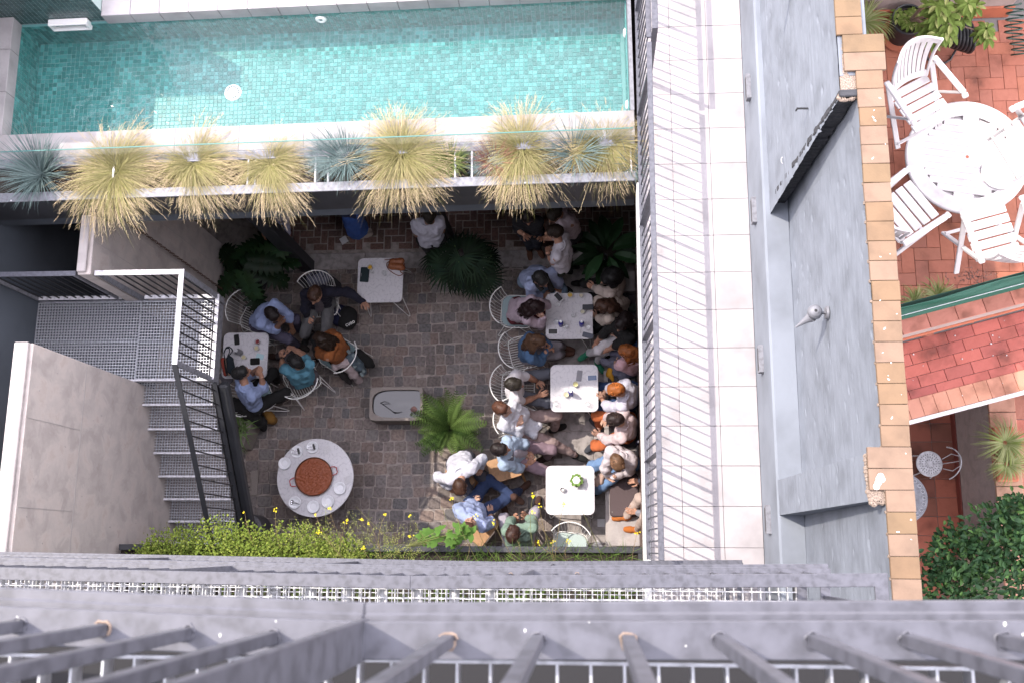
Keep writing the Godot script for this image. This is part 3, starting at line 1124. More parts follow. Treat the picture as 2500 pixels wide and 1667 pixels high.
func build_left_side() -> void:
	var g := Geo.new()
	for q in [[1.3, -2.0, 4.6], [-2.0, -4.45, 6.15], [-4.45, -5.6, 6.75], [-5.6, -9.0, 7.6]]:
		g.slab(Vector3(-6.4, 0, q[1]), Vector3(-5.93, q[2], q[0]))
	single("party_wall", "tall dark slate-painted party wall behind the metal landing at the far left", "wall", g, mats.slate_paint, Vector3(-6.2, 0, -3))

	var w := thing("concrete_wall", "bare concrete wall with pale top running beneath the planter, beside the landing", "wall", Vector3(-4.9, 0, -3.6))
	g = Geo.new()
	g.slab(Vector3(-4.96, 0, -3.98), Vector3(-4.83, 4.12, -2.62), 0.006)
	part(w, "wall_body", g, mats.concrete)
	g = Geo.new()
	g.slab(Vector3(-4.955, 4.121, -3.9), Vector3(-4.865, 4.16, -2.64), 0.008)
	part(w, "wall_cap", g, mats.concrete_pale)
	g = Geo.new()
	for z in [-2.96, -3.3, -3.64]:
		g.slab(Vector3(-4.829, 0.1, z - 0.004), Vector3(-4.8275, 4.1, z + 0.004))
	part(w, "form_joint", g, mat("joint_grey", Color(0.36, 0.335, 0.32), 0.9))
	var ch := thing("rain_chain", "brown link rain chain hanging down the face of the concrete wall", "chain", Vector3(-4.72, 0.2, -3.35))
	g = Geo.new()
	for k in 62:
		var y := 3.95 - k * 0.06
		var ring := PackedVector3Array()
		for a in 9:
			var t := TAU * a / 8.0
			var o := Vector3(cos(t) * 0.014, sin(t) * 0.03, 0)
			if k % 2:
				o = Vector3(0, o.y, o.x)
			ring.append(Vector3(-4.74, y, -3.32) + o)
		g.tube(ring, 0.0045, 5, false)
	part(ch, "links", g, mat("rust", Color(0.11, 0.06, 0.04), 0.7, "mottled", 3.0, "", 1.0, 0.4))
	w = thing("stair_wall", "big bare concrete wall at lower left flanking the steel stairs", "wall", Vector3(-4.85, 0, -0.5))
	g = Geo.new()
	g.slab(Vector3(-4.9, 0, -1.73), Vector3(-4.75, 5.11, 1.2), 0.006)
	part(w, "wall_body", g, mats.concrete)
	g = Geo.new()
	g.slab(Vector3(-4.9, 5.111, -1.735), Vector3(-4.775, 5.15, 1.2), 0.008)
	part(w, "wall_cap", g, mats.concrete_pale)
	g = Geo.new()
	g.slab(Vector3(-4.7488, 4.16, -1.7), Vector3(-4.7465, 4.172, 1.2))
	for z in [-1.1, -0.35]:
		g.slab(Vector3(-4.7488, 4.18, z), Vector3(-4.747, 5.08, z + 0.006))
	part(w, "form_joint", g, mats.joint_grey)
	g = Geo.new()
	for k in 26:
		var p := Vector3(-4.748, rng.randf_range(2.4, 5.0), rng.randf_range(-1.6, 0.2))
		g.box(Transform3D(Basis(Vector3.RIGHT, rng.randf() * 3.0), p), Vector3(0.003, rng.randf_range(0.006, 0.02), rng.randf_range(0.004, 0.012)))
	part(w, "blow_holes", g, mats.joint_grey)

	var ld := thing("stair_landing", "galvanised grating landing at the head of the stairs", "landing", Vector3(-4.9, 3.0, -2.2))
	g = Geo.new()
	grating(g, -5.92, -4.78, -2.6, -1.76, 3.1, 0.0315)
	part(ld, "grating_panel", g, mats.galvanised)
	g = Geo.new()
	grating(g, -4.77, -3.98, -2.6, -1.77, 3.1, 0.0315)
	part(ld, "grating_panel", g, mats.galvanised)
	g = Geo.new()
	g.slab(Vector3(-4.93, 3.02, -1.765), Vector3(-3.93, 3.103, -1.742), 0.003)
	part(ld, "nosing", g, mats.pale_steel)
	g = Geo.new()
	g.slab(Vector3(-5.92, 2.9, -2.625), Vector3(-3.92, 3.08, -2.605), 0.0)
	g.slab(Vector3(-3.96, 2.9, -2.6), Vector3(-3.94, 3.08, -1.77), 0.0)
	g.slab(Vector3(-5.92, 2.9, -2.2), Vector3(-3.97, 3.06, -2.17), 0.0)
	part(ld, "frame_beam", g, mats.steel)

	var rl := thing("landing_railing", "grey steel railing with white top bars around the stair landing and down the stairs", "railing", Vector3(-4.2, 3.1, -2))
	g = Geo.new()
	g.slab(Vector3(-5.92, 4.085, -2.665), Vector3(-4.99, 4.1, -2.615), 0.002)
	part(rl, "top_bar", g, mats.rail_paint)
	g = Geo.new()
	g.slab(Vector3(-4.8, 4.085, -2.665), Vector3(-3.9, 4.1, -2.615), 0.002)
	g.slab(Vector3(-3.95, 4.0852, -2.614), Vector3(-3.9, 4.0998, -1.73), 0.002)
	part(rl, "top_bar", g, mats.pale_steel)
	g = Geo.new()
	g.slab(Vector3(-5.92, 3.14, -2.66), Vector3(-4.97, 3.15, -2.62), 0.0)
	g.slab(Vector3(-4.72, 3.14, -2.66), Vector3(-3.9, 3.15, -2.62), 0.0)
	g.slab(Vector3(-3.94, 3.14, -2.62), Vector3(-3.9, 3.15, -1.75), 0.0)
	part(rl, "bottom_bar", g, mats.pale_steel)
	var x := -5.85
	while x < -3.92:
		if x < -5.0 or x > -4.72:
			g = Geo.new()
			g.bar(Vector3(x, 3.15, -2.64), Vector3(x, 4.086, -2.64), 0.012, 0.012)
			part(rl, "baluster", g, mats.black_steel)
		x += 0.093
	for q in [[-5.9, -2.64], [-5.01, -2.64], [-4.77, -2.64], [-3.925, -2.64], [-3.925, -1.75]]:
		g = Geo.new()
		g.bar(Vector3(q[0], 2.95, q[1]), Vector3(q[0], 4.085, q[1]), 0.012, 0.055, Vector3.BACK)
		part(rl, "post", g, mats.steel)
	var z := -2.53
	while z < -1.78:
		g = Geo.new()
		g.bar(Vector3(-3.925, 3.15, z), Vector3(-3.925, 4.085, z), 0.012, 0.012)
		part(rl, "baluster", g, mats.black_steel)
		z += 0.095
	# sloping part beside the treads
	var top0 := Vector3(-3.925, 4.09, -1.73)
	var top1 := Vector3(-3.925, 2.35, 0.56)
	g = Geo.new()
	g.bar(top0, top1, 0.05, 0.014, Vector3.UP)
	part(rl, "stair_handrail", g, mats.anthracite)
	for k in 17:
		var t := (k + 0.6) / 17.0
		var p := top0.lerp(top1, t)
		g = Geo.new()
		g.bar(p, p - Vector3(0, 1.0, 0), 0.012, 0.012)
		part(rl, "baluster", g, mats.black_steel)
	g = Geo.new()
	g.bar(top0 - Vector3(-0.01, 1.0, 0), top1 - Vector3(-0.01, 1.0, 0), 0.045, 0.012)
	part(rl, "lower_bar", g, mats.anthracite)

	var st := thing("steel_stairs", "open steel staircase of galvanised grating treads going down from the landing", "stairs", Vector3(-4.4, 2, -0.6))
	for k in 10:
		var y := 3.1 - 0.18 * (k + 1)
		var z1 := -1.52 + 0.2395 * k
		g = Geo.new()
		grating(g, -4.845, -3.985, z1 - 0.255, z1 - 0.008, y, 0.0305, 0.028)
		g.slab(Vector3(-4.848, y - 0.07, z1 - 0.255), Vector3(-4.843, y, z1))
		g.slab(Vector3(-3.987, y - 0.07, z1 - 0.255), Vector3(-3.982, y, z1))
		var tr := part(st, "tread", g, mats.galvanised)
		g = Geo.new()
		g.slab(Vector3(-4.848, y - 0.032, z1 - 0.008), Vector3(-3.982, y + 0.003, z1 + 0.014), 0.003)
		part(tr, "nosing", g, mats.pale_steel)
	var slope := Vector3(0, -0.18, 0.2395) / 0.2395
	var s0 := Vector3(-3.96, 2.95, -1.75)
	g = Geo.new()
	g.bar(s0, s0 + slope * 2.55, 0.012, 0.2, Vector3.UP)
	part(st, "stringer", g, mats.black_steel)
	g = Geo.new()
	g.bar(s0 + Vector3(0.075, -0.05, 0), s0 + Vector3(0.075, -0.05, 0) + slope * 2.55, 0.11, 0.12, Vector3.UP, 0.025)
	part(st, "stringer_tube", g, mats.anthracite)
	g = Geo.new()
	g.bar(Vector3(-4.86, 2.9, -1.7), Vector3(-4.86, 2.9, -1.7) + slope * 2.5, 0.012, 0.16, Vector3.UP)
	part(st, "stringer", g, mats.black_steel)


# ---------------------------------------------------------------- the building the lens looks down from
func build_facade() -> void:
	var g := Geo.new()
	g.slab(Vector3(-6.4, 5.4, 1.25), Vector3(2.1, 17.5, 1.7))
	g.slab(Vector3(-6.4, 0, 1.25), Vector3(2.1, 5.4, 1.7))
	single("apartment_front", "grey rendered front of the apartment building behind the balconies", "building", g, mats.slate_paint, Vector3(-2, 0, 1.4))

	# the three balconies, one above the other; [floor height, kink x, half width of rail, label]
	var spec := [
		[11.93, "nearest steel balcony railing, large and blurred along the bottom of the picture", "topmost steel balcony floor of coarse grating"],
		[8.1, "middle steel balcony railing with a broad flat top bar", "middle balcony floor of white galvanised grating"],
		[5.25, "lowest and thinnest steel balcony railing next to the green planter", "lowest balcony floor of grating over the green planter"]]
	for f in 3:
		var y: float = spec[f][0]
		var rl := thing("balcony_railing", spec[f][1], "railing", Vector3(-1.5, y, 0.1))
		var xr := 1.165 if f else 1.5
		var kink := -0.29 if f == 0 else -0.73
		var zz := func(x: float) -> float:
			return 0.104 - 0.013 * (x + 0.29) + (0.043 if f == 0 else 0.026) * minf(x - kink, 0.0)
		var top: float = y + 0.95
		var ends := [[-6.2, kink], [kink, xr]]
		for e in ends:
			g = Geo.new()
			var a := Vector3(e[0], y, zz.call(e[0]))
			var b := Vector3(e[1], y, zz.call(e[1]))
			g.bar(a + Vector3(0, -0.006, 0.004), b + Vector3(0, -0.006, 0.004), 0.046, 0.012, Vector3.UP, 0.0015)
			part(rl, "bottom_bar", g, mats.rail_paint)
			g = Geo.new()
			g.bar(a + Vector3(0, 0.95, 0.012), b + Vector3(0, 0.95, 0.012), 0.052, 0.014, Vector3.UP, 0.002)
			part(rl, "top_bar", g, mats.rail_paint)
			# edge channel of the floor under the railing
			g = Geo.new()
			g.bar(a + Vector3(0, -0.12, -0.012), b + Vector3(0, -0.12, -0.012), 0.03, 0.16, Vector3.UP, 0.003)
			g.bar(a + Vector3(0, -0.05, -0.03), b + Vector3(0, -0.05, -0.03), 0.02, 0.012, Vector3.UP, 0.002)
			part(rl, "edge_channel", g, mats.rail_paint)
		var s: float = 0.11
		var x := -0.285 - s * 46
		var k := 0
		while x < xr - 0.03:
			var z: float = zz.call(x)
			g = Geo.new()
			var is_post := absf(x + 0.285) < 0.02 or (k % 14 == 4 and k < 40)
			if is_post:
				g.bar(Vector3(x, y - 0.03, z + 0.004), Vector3(x, top, z + 0.012), 0.01, 0.05, Vector3.BACK, 0.001)
				part(rl, "post", g, mats.rail_paint)
			elif x > -2.4 or k % 1 == 0:
				g.bar(Vector3(x, y, z + 0.004), Vector3(x, top, z + 0.012), 0.015, 0.015, Vector3.BACK, 0.001)
				var b := part(rl, "baluster", g, mats.rail_paint)
				if x > -1.6 and f < 2:
					g = Geo.new()
					var ring := PackedVector3Array()
					for a in 13:
						var w := TAU * a / 12.0
						ring.append(Vector3(x + cos(w) * 0.0098, y + 0.0005, z + 0.004 + sin(w) * 0.0098) + Vector3(rng.randfn(0, 0.0012), 0, rng.randfn(0, 0.0012)))
					g.tube(ring, PackedFloat32Array([0.0018, 0.0026, 0.002, 0.0016, 0.0028, 0.002, 0.0018, 0.0024, 0.002, 0.0016, 0.0026, 0.002, 0.0018]), 5, false)
					part(b, "weld", g, mats.weld_rust if rng.randf() < 0.3 else mats.rail_paint)
			x += s
			k += 1
		if f:
			# return towards the facade at the right end
			g = Geo.new()
			var c := Vector3(xr, y, zz.call(xr))
			g.bar(c + Vector3(-0.026, 0.95, 0.0), c + Vector3(-0.026, 0.95, 1.1), 0.052, 0.0138, Vector3.UP, 0.002)
			part(rl, "return_bar", g, mats.rail_paint)
			g = Geo.new()
			g.bar(c + Vector3(-0.03, 0, 0.12), c + Vector3(-0.03, 0.94, 0.12), 0.02, 0.02)
			g.bar(c + Vector3(-0.03, -0.006, 0.03), c + Vector3(-0.03, -0.006, 1.1), 0.046, 0.012)
			part(rl, "return_post", g, mats.rail_paint)
		if f == 0:
			g = Geo.new()
			for q in 16:
				var px := rng.randf_range(-2.2, 0.62)
				var r := rng.randf_range(0.0008, 0.0022) * (1.8 if rng.randf() < 0.1 else 0.8)
				g.lathe(PackedVector2Array([Vector2(0, 0.0008), Vector2(r, 0.0002)]), Transform3D(Basis.from_scale(Vector3(1, 1, rng.randf_range(1, 2))), Vector3(px, y + 0.0002, zz.call(px) + rng.randf_range(-0.018, 0.02))), 7)
			part(rl, "paint_specks", g, mats.white_metal)
		var fl := thing("balcony_floor", spec[f][2], "balcony", Vector3(-1.5, y - 0.1, 0.6))
		g = Geo.new()
		grating(g, -6.1, xr - 0.15, 0.14, 1.24, y - 0.09, 0.0436, 0.03, 0.0035, 0.0045)
		part(fl, "grating", g, mats.galvanised if f == 0 else mats.bright_galvanised)
		g = Geo.new()
		g.slab(Vector3(xr - 0.15, y - 0.2, 0.11), Vector3(xr - 0.1, y - 0.085, 1.24), 0.003)
		g.slab(Vector3(-6.1, y - 0.26, 0.66), Vector3(xr - 0.15, y - 0.13, 0.72), 0.003)
		part(fl, "frame_beam", g, mats.rail_paint)
		if f == 1:
			x = -3.15
			while x < -0.35:
				g = Geo.new()
				g.slab(Vector3(x, y - 0.155, 0.12), Vector3(x + 0.05, y - 0.13, 0.66), 0.002)
				part(fl, "support_strip", g, mats.bright_galvanised)
				x += 0.187
	g = Geo.new()
	g.slab(Vector3(-6.2, 11.0, 0.12), Vector3(1.5, 11.03, 1.24))
	single("drip_tray", "dark sheet below the grating of the topmost balcony floor", "tray", g, mat("pitch", Color(0.008, 0.008, 0.01), 0.8), Vector3(-1.5, 11, 0.6))
	# planter shelf on the first floor that the shrubs grow from
	var pl := thing("facade_planter", "long soil-filled planter along the building front below the balconies", "planter", Vector3(-1.5, 3.2, 0.3))
	g = Geo.new()
	g.slab(Vector3(-4.7, 2.9, -0.06), Vector3(0.5, 3.3, 0.0), 0.004)
	g.slab(Vector3(-4.7, 2.9, 0.9), Vector3(0.5, 3.3, 0.96), 0.004)
	g.slab(Vector3(-4.7, 2.85, 0.0), Vector3(0.5, 2.9, 0.9))
	g.slab(Vector3(0.46, 2.9, 0.0), Vector3(0.5, 3.3, 0.9))
	part(pl, "trough", g, mats.anthracite)
	g = Geo.new()
	g.slab(Vector3(-4.7, 2.9, 0.0), Vector3(0.46, 3.24, 0.9))
	part(pl, "soil", g, mats.soil)


# ---------------------------------------------------------------- the neighbour's terraces on the right
func build_neighbour() -> void:
	var te := thing("upper_terrace", "", "", Vector3(4.2, 2.4, -4), "", "structure")
	var g := Geo.new()
	g.slab(Vector3(2.09, 2.2, -9), Vector3(7.5, 2.488, -2.2))
	part(te, "bed", g, mats.joint)
	var tg := []
	for k in 9:
		var b := Geo.new()
		var f := rng.randf_range(0.85, 1.12)
		b.tint = Color(0.31 * f, 0.108 * f, 0.064 * f).lerp(Color(0.28, 0.115, 0.08), rng.randf() * 0.6)
		b.slab(Vector3(-0.1385, -0.015, -0.0685), Vector3(0.1385, 0.0, 0.0685), 0.003)
		tg.append(b.mesh())
	var u := 0.14
	for i in range(-60, 60):
		for j in range(-40, 40):
			for turn in 2:
				var cx: float = (i + 2 * j + 1.0) if turn == 0 else (i - 1 + 2 * j + 0.5)
				var cz: float = (i - 2 * j + 0.5) if turn == 0 else (i - 2 * j + 1.0)
				var p := Vector3(cx * u + 0.02, 2.502 + rng.randf_range(-0.001, 0.001), cz * u - 0.02)
				if p.x < 2.9 or p.x > 5.35 or p.z > -2.25 - 0.26 * (p.x - 3.12) or p.z < -5.86:
					continue
				piece(te, "terracotta_tile", tg[rng.randi() % 9], Transform3D(Basis(Vector3.UP, turn * PI / 2), p), mats.tile)
	var bw := thing("terrace_wall", "pale plastered wall with a red skirting at the top of the neighbour's terrace", "wall", Vector3(4, 2.5, -6))
	g = Geo.new()
	g.slab(Vector3(2.1, 2.5, -6.4), Vector3(4.72, 6.4, -5.95))
	g.slab(Vector3(4.72, 2.5, -6.4), Vector3(6.5, 4.2, -6.3))
	part(bw, "plaster", g, mats.cream)
	g = Geo.new()
	g.slab(Vector3(2.1, 2.503, -5.95), Vector3(4.75, 2.72, -5.925), 0.004)
	part(bw, "skirting", g, mats.terracotta_trim)

	# parapet at a slant, green mesh screen on it
	var A := Vector3(3.0, 0, -2.18)
	var d := Vector3(1, 0, -0.262).normalized()
	var nrm := Vector3(0.262, 0, 1).normalized()
	var pw := thing("parapet", "cream parapet with a row of red coping tiles under the green screen", "parapet", A + Vector3(0.8, 2.5, 0))
	g = Geo.new()
	var tt := Transform3D(Basis(d, Vector3.UP, nrm), A)
	g.box(tt * Transform3D(Basis(), Vector3(1.4, 2.87, -0.03)), Vector3(4.6, 0.6, 0.14))
	part(pw, "plaster", g, mats.cream)
	g = Geo.new()
	g.box(tt * Transform3D(Basis(), Vector3(1.4, 2.63, 0.05)), Vector3(4.6, 0.07, 0.02), 0.003)
	part(pw, "skirting", g, mats.terracotta_trim)
	for k in 14:
		g = Geo.new()
		g.tint = Color(0.36, 0.14, 0.1) * rng.randf_range(0.85, 1.15)
		g.box(tt * Transform3D(Basis(), Vector3(-0.6 + k * 0.284, 3.185, -0.01)), Vector3(0.28, 0.024, 0.17), 0.004)
		part(pw, "coping_tile", g, mats.tile)
	var sc := thing("mesh_screen", "dark green plastic mesh screen standing on the parapet", "screen", A + Vector3(0.8, 3.2, 0))
	g = Geo.new()
	var rows := 34
	for k in rows + 1:
		var pts := PackedVector3Array()
		for s in 13:
			var x := lerpf(-0.3, 3.2, s / 12.0)
			var y := 3.2 + 0.76 * k / rows
			pts.append(tt * Vector3(x, y, -0.075 + 0.012 * sin(x * 5.0 + k * 0.2) * k / rows))
		g.tube(pts, 0.0042, 4, false)
	var colsn := 150
	for k in colsn + 1:
		var x := lerpf(-0.3, 3.2, float(k) / colsn)
		var pts := PackedVector3Array()
		for s in 5:
			var kk := s * rows / 4.0
			pts.append(tt * Vector3(x, 3.2 + 0.76 * s / 4.0, -0.075 + 0.012 * sin(x * 5.0 + kk * 0.2) * kk / rows))
		g.tube(pts, 0.0035, 4, false)
	part(sc, "netting", g, mat("green_net", Color(0.005, 0.075, 0.048), 0.45))
	g = Geo.new()
	g.box(tt * Transform3D(Basis(), Vector3(1.4, 3.57, -0.11)), Vector3(3.6, 0.72, 0.006))
	part(sc, "backing_cloth", g, mat("green_cloth", Color(0.004, 0.04, 0.028), 0.9))
	g = Geo.new()
	g.tube(PackedVector3Array([tt * Vector3(-0.3, 3.6, -0.055), tt * Vector3(1.4, 3.59, -0.055), tt * Vector3(3.2, 3.6, -0.055)]), 0.004, 5)
	part(sc, "wire", g, mats.pale_steel)
	# lower tiled roof strip
	var rf := thing("tiled_ledge", "", "", Vector3(4, 2.4, -1.8), "", "structure")
	g = Geo.new()
	g.box(tt * Transform3D(Basis(), Vector3(1.4, 2.42, 0.4)), Vector3(4.6, 0.13, 0.74))
	part(rf, "bed", g, mats.joint)
	for r in 5:
		for k in 14:
			g = Geo.new()
			g.tint = Color(0.34, 0.09, 0.065).lerp(Color(0.28, 0.07, 0.055), rng.randf()) * rng.randf_range(0.9, 1.1)
			g.box(tt * Transform3D(Basis(), Vector3(-0.5 + k * 0.285 + (r % 2) * 0.14, 2.492, 0.128 + r * 0.1255)), Vector3(0.281, 0.02, 0.122), 0.003)
			part(rf, "roof_tile", g, mats.tile)
	for k in 26:
		g = Geo.new()
		g.tint = Color(0.4, 0.19, 0.12).lerp(Color(0.36, 0.165, 0.11), rng.randf())
		g.box(tt * Transform3D(Basis(), Vector3(-0.5 + k * 0.144, 2.499, 0.76)), Vector3(0.141, 0.02, 0.2 if k % 1 == 0 else 0.1), 0.003)
		part(rf, "edge_tile", g, mats.tile)
	g = Geo.new()
	g.box(tt * Transform3D(Basis(), Vector3(1.4, 2.47, 0.885)), Vector3(4.6, 0.07, 0.045), 0.006)
	part(rf, "white_trim", g, mats.plastic)
	g = Geo.new()
	for k in 18:
		g.box(tt * Transform3D(Basis(Vector3.UP, rng.randf() * 3), Vector3(rng.randf_range(0.2, 1.6), 2.508, rng.randf_range(0.1, 0.8))), Vector3(0.016, 0.01, 0.012) * rng.randf_range(0.5, 1.3), 0.003)
	part(rf, "pebbles", g, mats.plastic)
	# the small dark patio below
	var pt := thing("lower_patio", "", "", Vector3(4, 0, -0.5), "", "structure")
	g = Geo.new()
	g.slab(Vector3(2.1, -0.05, -3.5), Vector3(4.66, -0.012, 1.6))
	part(pt, "bed", g, mats.joint)
	for i in 9:
		for j in 17:
			g = Geo.new()
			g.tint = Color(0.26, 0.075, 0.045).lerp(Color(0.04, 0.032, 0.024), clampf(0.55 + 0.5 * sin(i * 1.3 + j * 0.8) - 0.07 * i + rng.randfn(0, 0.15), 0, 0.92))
			g.slab(Vector3(2.2 + i * 0.272 + 0.003, -0.02, -2.6 + j * 0.236 + 0.003), Vector3(2.2 + i * 0.272 + 0.269, 0.0, -2.6 + j * 0.236 + 0.233), 0.004)
			part(pt, "patio_tile", g, mats.tile)
	var lw := thing("patio_wall", "stained brown retaining wall with mossy coping at the side of the lower patio", "wall", Vector3(4.8, 0, -0.7))
	g = Geo.new()
	g.slab(Vector3(4.65, 0, -2.2), Vector3(7.0, 1.2, 1.6))
	part(lw, "wall_body", g, mats.dull_wall)
	g = Geo.new()
	g.slab(Vector3(4.63, 0.0, -2.2), Vector3(4.649, 0.13, 1.6), 0.004)
	part(lw, "skirting", g, mat("dark_red", Color(0.12, 0.022, 0.014), 0.6))
	for k in 13:
		g = Geo.new()
		g.tint = Color(0.4, 0.2, 0.14).lerp(Color(0.2, 0.16, 0.09), rng.randf() * rng.randf())
		g.slab(Vector3(4.64, 1.2, -2.2 + k * 0.285 + 0.003), Vector3(4.94, 1.245, -2.2 + k * 0.285 + 0.281), 0.006)
		part(lw, "coping_tile", g, mats.tile)
	for i in 8:
		for j in 14:
			g = Geo.new()
			g.tint = Color(0.4, 0.13, 0.09).lerp(Color(0.3, 0.12, 0.08), rng.randf())
			g.slab(Vector3(4.945 + i * 0.142, 1.2, -2.4 + j * 0.285 + 0.003), Vector3(4.945 + i * 0.142 + 0.138, 1.215, -2.4 + j * 0.285 + 0.281), 0.003)
			part(lw, "paving_tile", g, mats.tile)


# ---------------------------------------------------------------- plants
func arc(a: Vector3, dir: Vector3, l: float, rise: float, droop: float, n := 5) -> PackedVector3Array:
	var pts := PackedVector3Array()
	for k in n + 1:
		var t := float(k) / n
		pts.append(a + dir * l * t + Vector3.UP * l * (rise * t - droop * t * t))
	return pts


# a blade whose colour runs from root to tip
func blade(g: Geo, pts: PackedVector3Array, w: float, c0: Color, c1: Color, side: Vector3, even := false) -> void:
	var m := pts.size()
	var base := g.v.size()
	for k in m:
		var t := float(k) / (m - 1)
		var f := (pts[mini(k + 1, m - 1)] - pts[maxi(k - 1, 0)]).normalized()
		var x := (side - f * side.dot(f)).normalized()
		var q := f.cross(x)
		if q.y < 0.0:
			q = -q
		var h := w * 0.5 * ((1.0 - t * t * 0.9) if not even else sin(PI * clampf(0.12 + 0.88 * t, 0, 0.97)))
		g.tint = c0.lerp(c1, t)
		g.pt(pts[k] - x * h, q)
		g.pt(pts[k] + x * h, q)
	for k in m - 1:
		var a := base + 2 * k
		g.face(a, a + 1, a + 3)
		g.face(a, a + 3, a + 2)
	g.tint = Color(1, 1, 1)


func grass(called: String, label: String, root: Vector3, r: float, kind: String, n: int, lean := Vector3(0.05, 0, 0.35)) -> void:
	var o := thing(called, label, "grass", root, "grasses along the pool planter")
	var g := Geo.new()
	var tufts := []
	for k in 17:
		var a := rng.randf() * TAU
		tufts.append([a, rng.randf_range(0.55, 1.2), rng.randf_range(-0.4, 0.5), rng.randf_range(0.75, 1.15), Vector3(cos(a), 0, sin(a)) * rng.randf_range(0.0, 0.08)])
	for k in n:
		var tuft = tufts[rng.randi() % 17]
		var a: float = tuft[0] + rng.randfn(0, 0.42)
		if kind != "plume":
			a = rng.randf() * TAU
		var out := Vector3(cos(a), 0, sin(a))
		var p: Vector3 = root + (tuft[4] if kind == "plume" else out * rng.randf() * 0.07) + Vector3(rng.randfn(0, 0.015), 0, rng.randfn(0, 0.015))
		var t := rng.randf()
		if kind == "plume":
			# fine green leaves in the middle, long nodding straw heads falling outwards and over the steel edge, in uneven tufts
			var dir := (out * rng.randf_range(0.3, 0.95) + lean * rng.randf_range(0.2, 1.7)).normalized()
			var l: float = r * tuft[1] * rng.randf_range(0.6, 1.2)
			var rise: float = rng.randf_range(0.5, 1.0) + tuft[2] * 0.35
			var pts := arc(p, dir, l, rise, rise * rng.randf_range(0.7, 1.25) + maxf(dir.z, 0.0) * rng.randf() * 0.4, 7)
			var wob := Vector3(rng.randfn(0, 0.009), 0, rng.randfn(0, 0.009))
			for q in range(2, 8):
				pts[q] += wob * (q - 1) + Vector3(0.006 * sin(q * 1.3 + k), 0, 0.006 * cos(q * 1.1 + k))
			var green: Color = Color(0.13, 0.135, 0.03).lerp(Color(0.21, 0.19, 0.07), rng.randf()) * tuft[3]
			var straw: Color = Color(0.44, 0.335, 0.2).lerp(Color(0.32, 0.27, 0.12), rng.randf()) * tuft[3]
			if t < 0.33:
				straw = Color(0.24, 0.235, 0.07) * tuft[3]
			blade(g, pts, rng.randf_range(0.0018, 0.0036), green, straw, out.cross(Vector3.UP))
			if t > 0.62:   # feathery head
				for q in 6:
					var b := pts[5].lerp(pts[7], q / 6.0)
					blade(g, arc(b, (dir + Vector3(rng.randfn(0, 0.35), rng.randfn(0, 0.25), rng.randfn(0, 0.35))).normalized(), 0.045, 0.0, 0.4, 2), 0.003, straw, Color(0.5, 0.4, 0.28), out.cross(Vector3.UP))
		elif kind == "blue":
			var dir := (out + lean * 0.35).normalized()
			var l := r * rng.randf_range(0.5, 1.1)
			var c := Color(0.07, 0.12, 0.115).lerp(Color(0.16, 0.22, 0.21), rng.randf())
			blade(g, arc(p, dir, l, rng.randf_range(0.35, 1.7), rng.randf_range(0.1, 0.7), 4), rng.randf_range(0.004, 0.0085), c * 0.8, c, out.cross(Vector3.UP))
		elif kind == "fine_blue":
			var dir := (out * rng.randf_range(0.3, 1.0)).normalized()
			var c := Color(0.2, 0.25, 0.25).lerp(Color(0.13, 0.19, 0.185), rng.randf())
			blade(g, arc(p, dir, r * rng.randf_range(0.5, 1.0), rng.randf_range(0.4, 1.5), 0.4, 3), 0.0022, c, c, out.cross(Vector3.UP))
		else:
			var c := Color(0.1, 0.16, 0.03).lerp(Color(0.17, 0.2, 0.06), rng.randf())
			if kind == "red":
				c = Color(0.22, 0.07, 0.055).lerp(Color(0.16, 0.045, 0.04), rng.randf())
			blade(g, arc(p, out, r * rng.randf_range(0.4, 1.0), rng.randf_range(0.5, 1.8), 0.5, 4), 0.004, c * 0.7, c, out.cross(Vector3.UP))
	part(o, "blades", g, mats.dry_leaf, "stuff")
	g = Geo.new()
	g.lathe(PackedVector2Array([Vector2(0, 0.0), Vector2(0.06, -0.005), Vector2(0.08, -0.03)]), Transform3D(Basis(), root), 10)
	part(o, "crown", g, mats.soil)


func fern_frond(l: float, wide: float, c: Color) -> Geo:
	var g := Geo.new()
	var pts := arc(Vector3.ZERO, Vector3(0, 0, 1), l, 0.75, 0.85, 9)
	g.tint = c * 0.8
	g.tube(pts, PackedFloat32Array([0.004, 0.0038, 0.0035, 0.003, 0.0028, 0.0024, 0.002, 0.0016, 0.0012, 0.0008]), 4)
	for k in 15:
		var t := 0.08 + 0.92 * k / 15.0
		var i := mini(int(t * 9), 8)
		var p := pts[i].lerp(pts[i + 1], t * 9 - i)
		var f := (pts[i + 1] - pts[i]).normalized()
		var w := wide * sin(PI * clampf(t * 0.85 + 0.1, 0, 1)) * (1.15 - 0.4 * t)
		for s in [-1.0, 1.0]:
			var d := (Vector3(s, 0.1, 0) + f * 0.45).normalized()
			var leaf := PackedVector3Array([p, p + d * w * 0.5 + Vector3(0, 0.006, 0), p + d * w - Vector3(0, 0.012, 0)])
			blade(g, leaf, l / 15.0 * 0.55, c * 0.9, c * 1.25, f, true)
	return g


func fan_leaf(r: float, c: Color) -> Geo:
	var g := Geo.new()
	for k in 24:
		var a := deg_to_rad(-120.0 + 240.0 * k / 23.0)
		var d := Vector3(sin(a), 0.12, cos(a)).normalized()
		var l := r * (0.8 + 0.25 * cos(a * 0.6)) * rng.randf_range(0.94, 1.04)
		var cc := c * rng.randf_range(0.75, 1.25)
		blade(g, arc(Vector3.ZERO, d, l, 0.12, 0.4 + rng.randf() * 0.25, 5), l * 0.095, cc * 0.9, cc, d.cross(Vector3.UP), true)
	return g


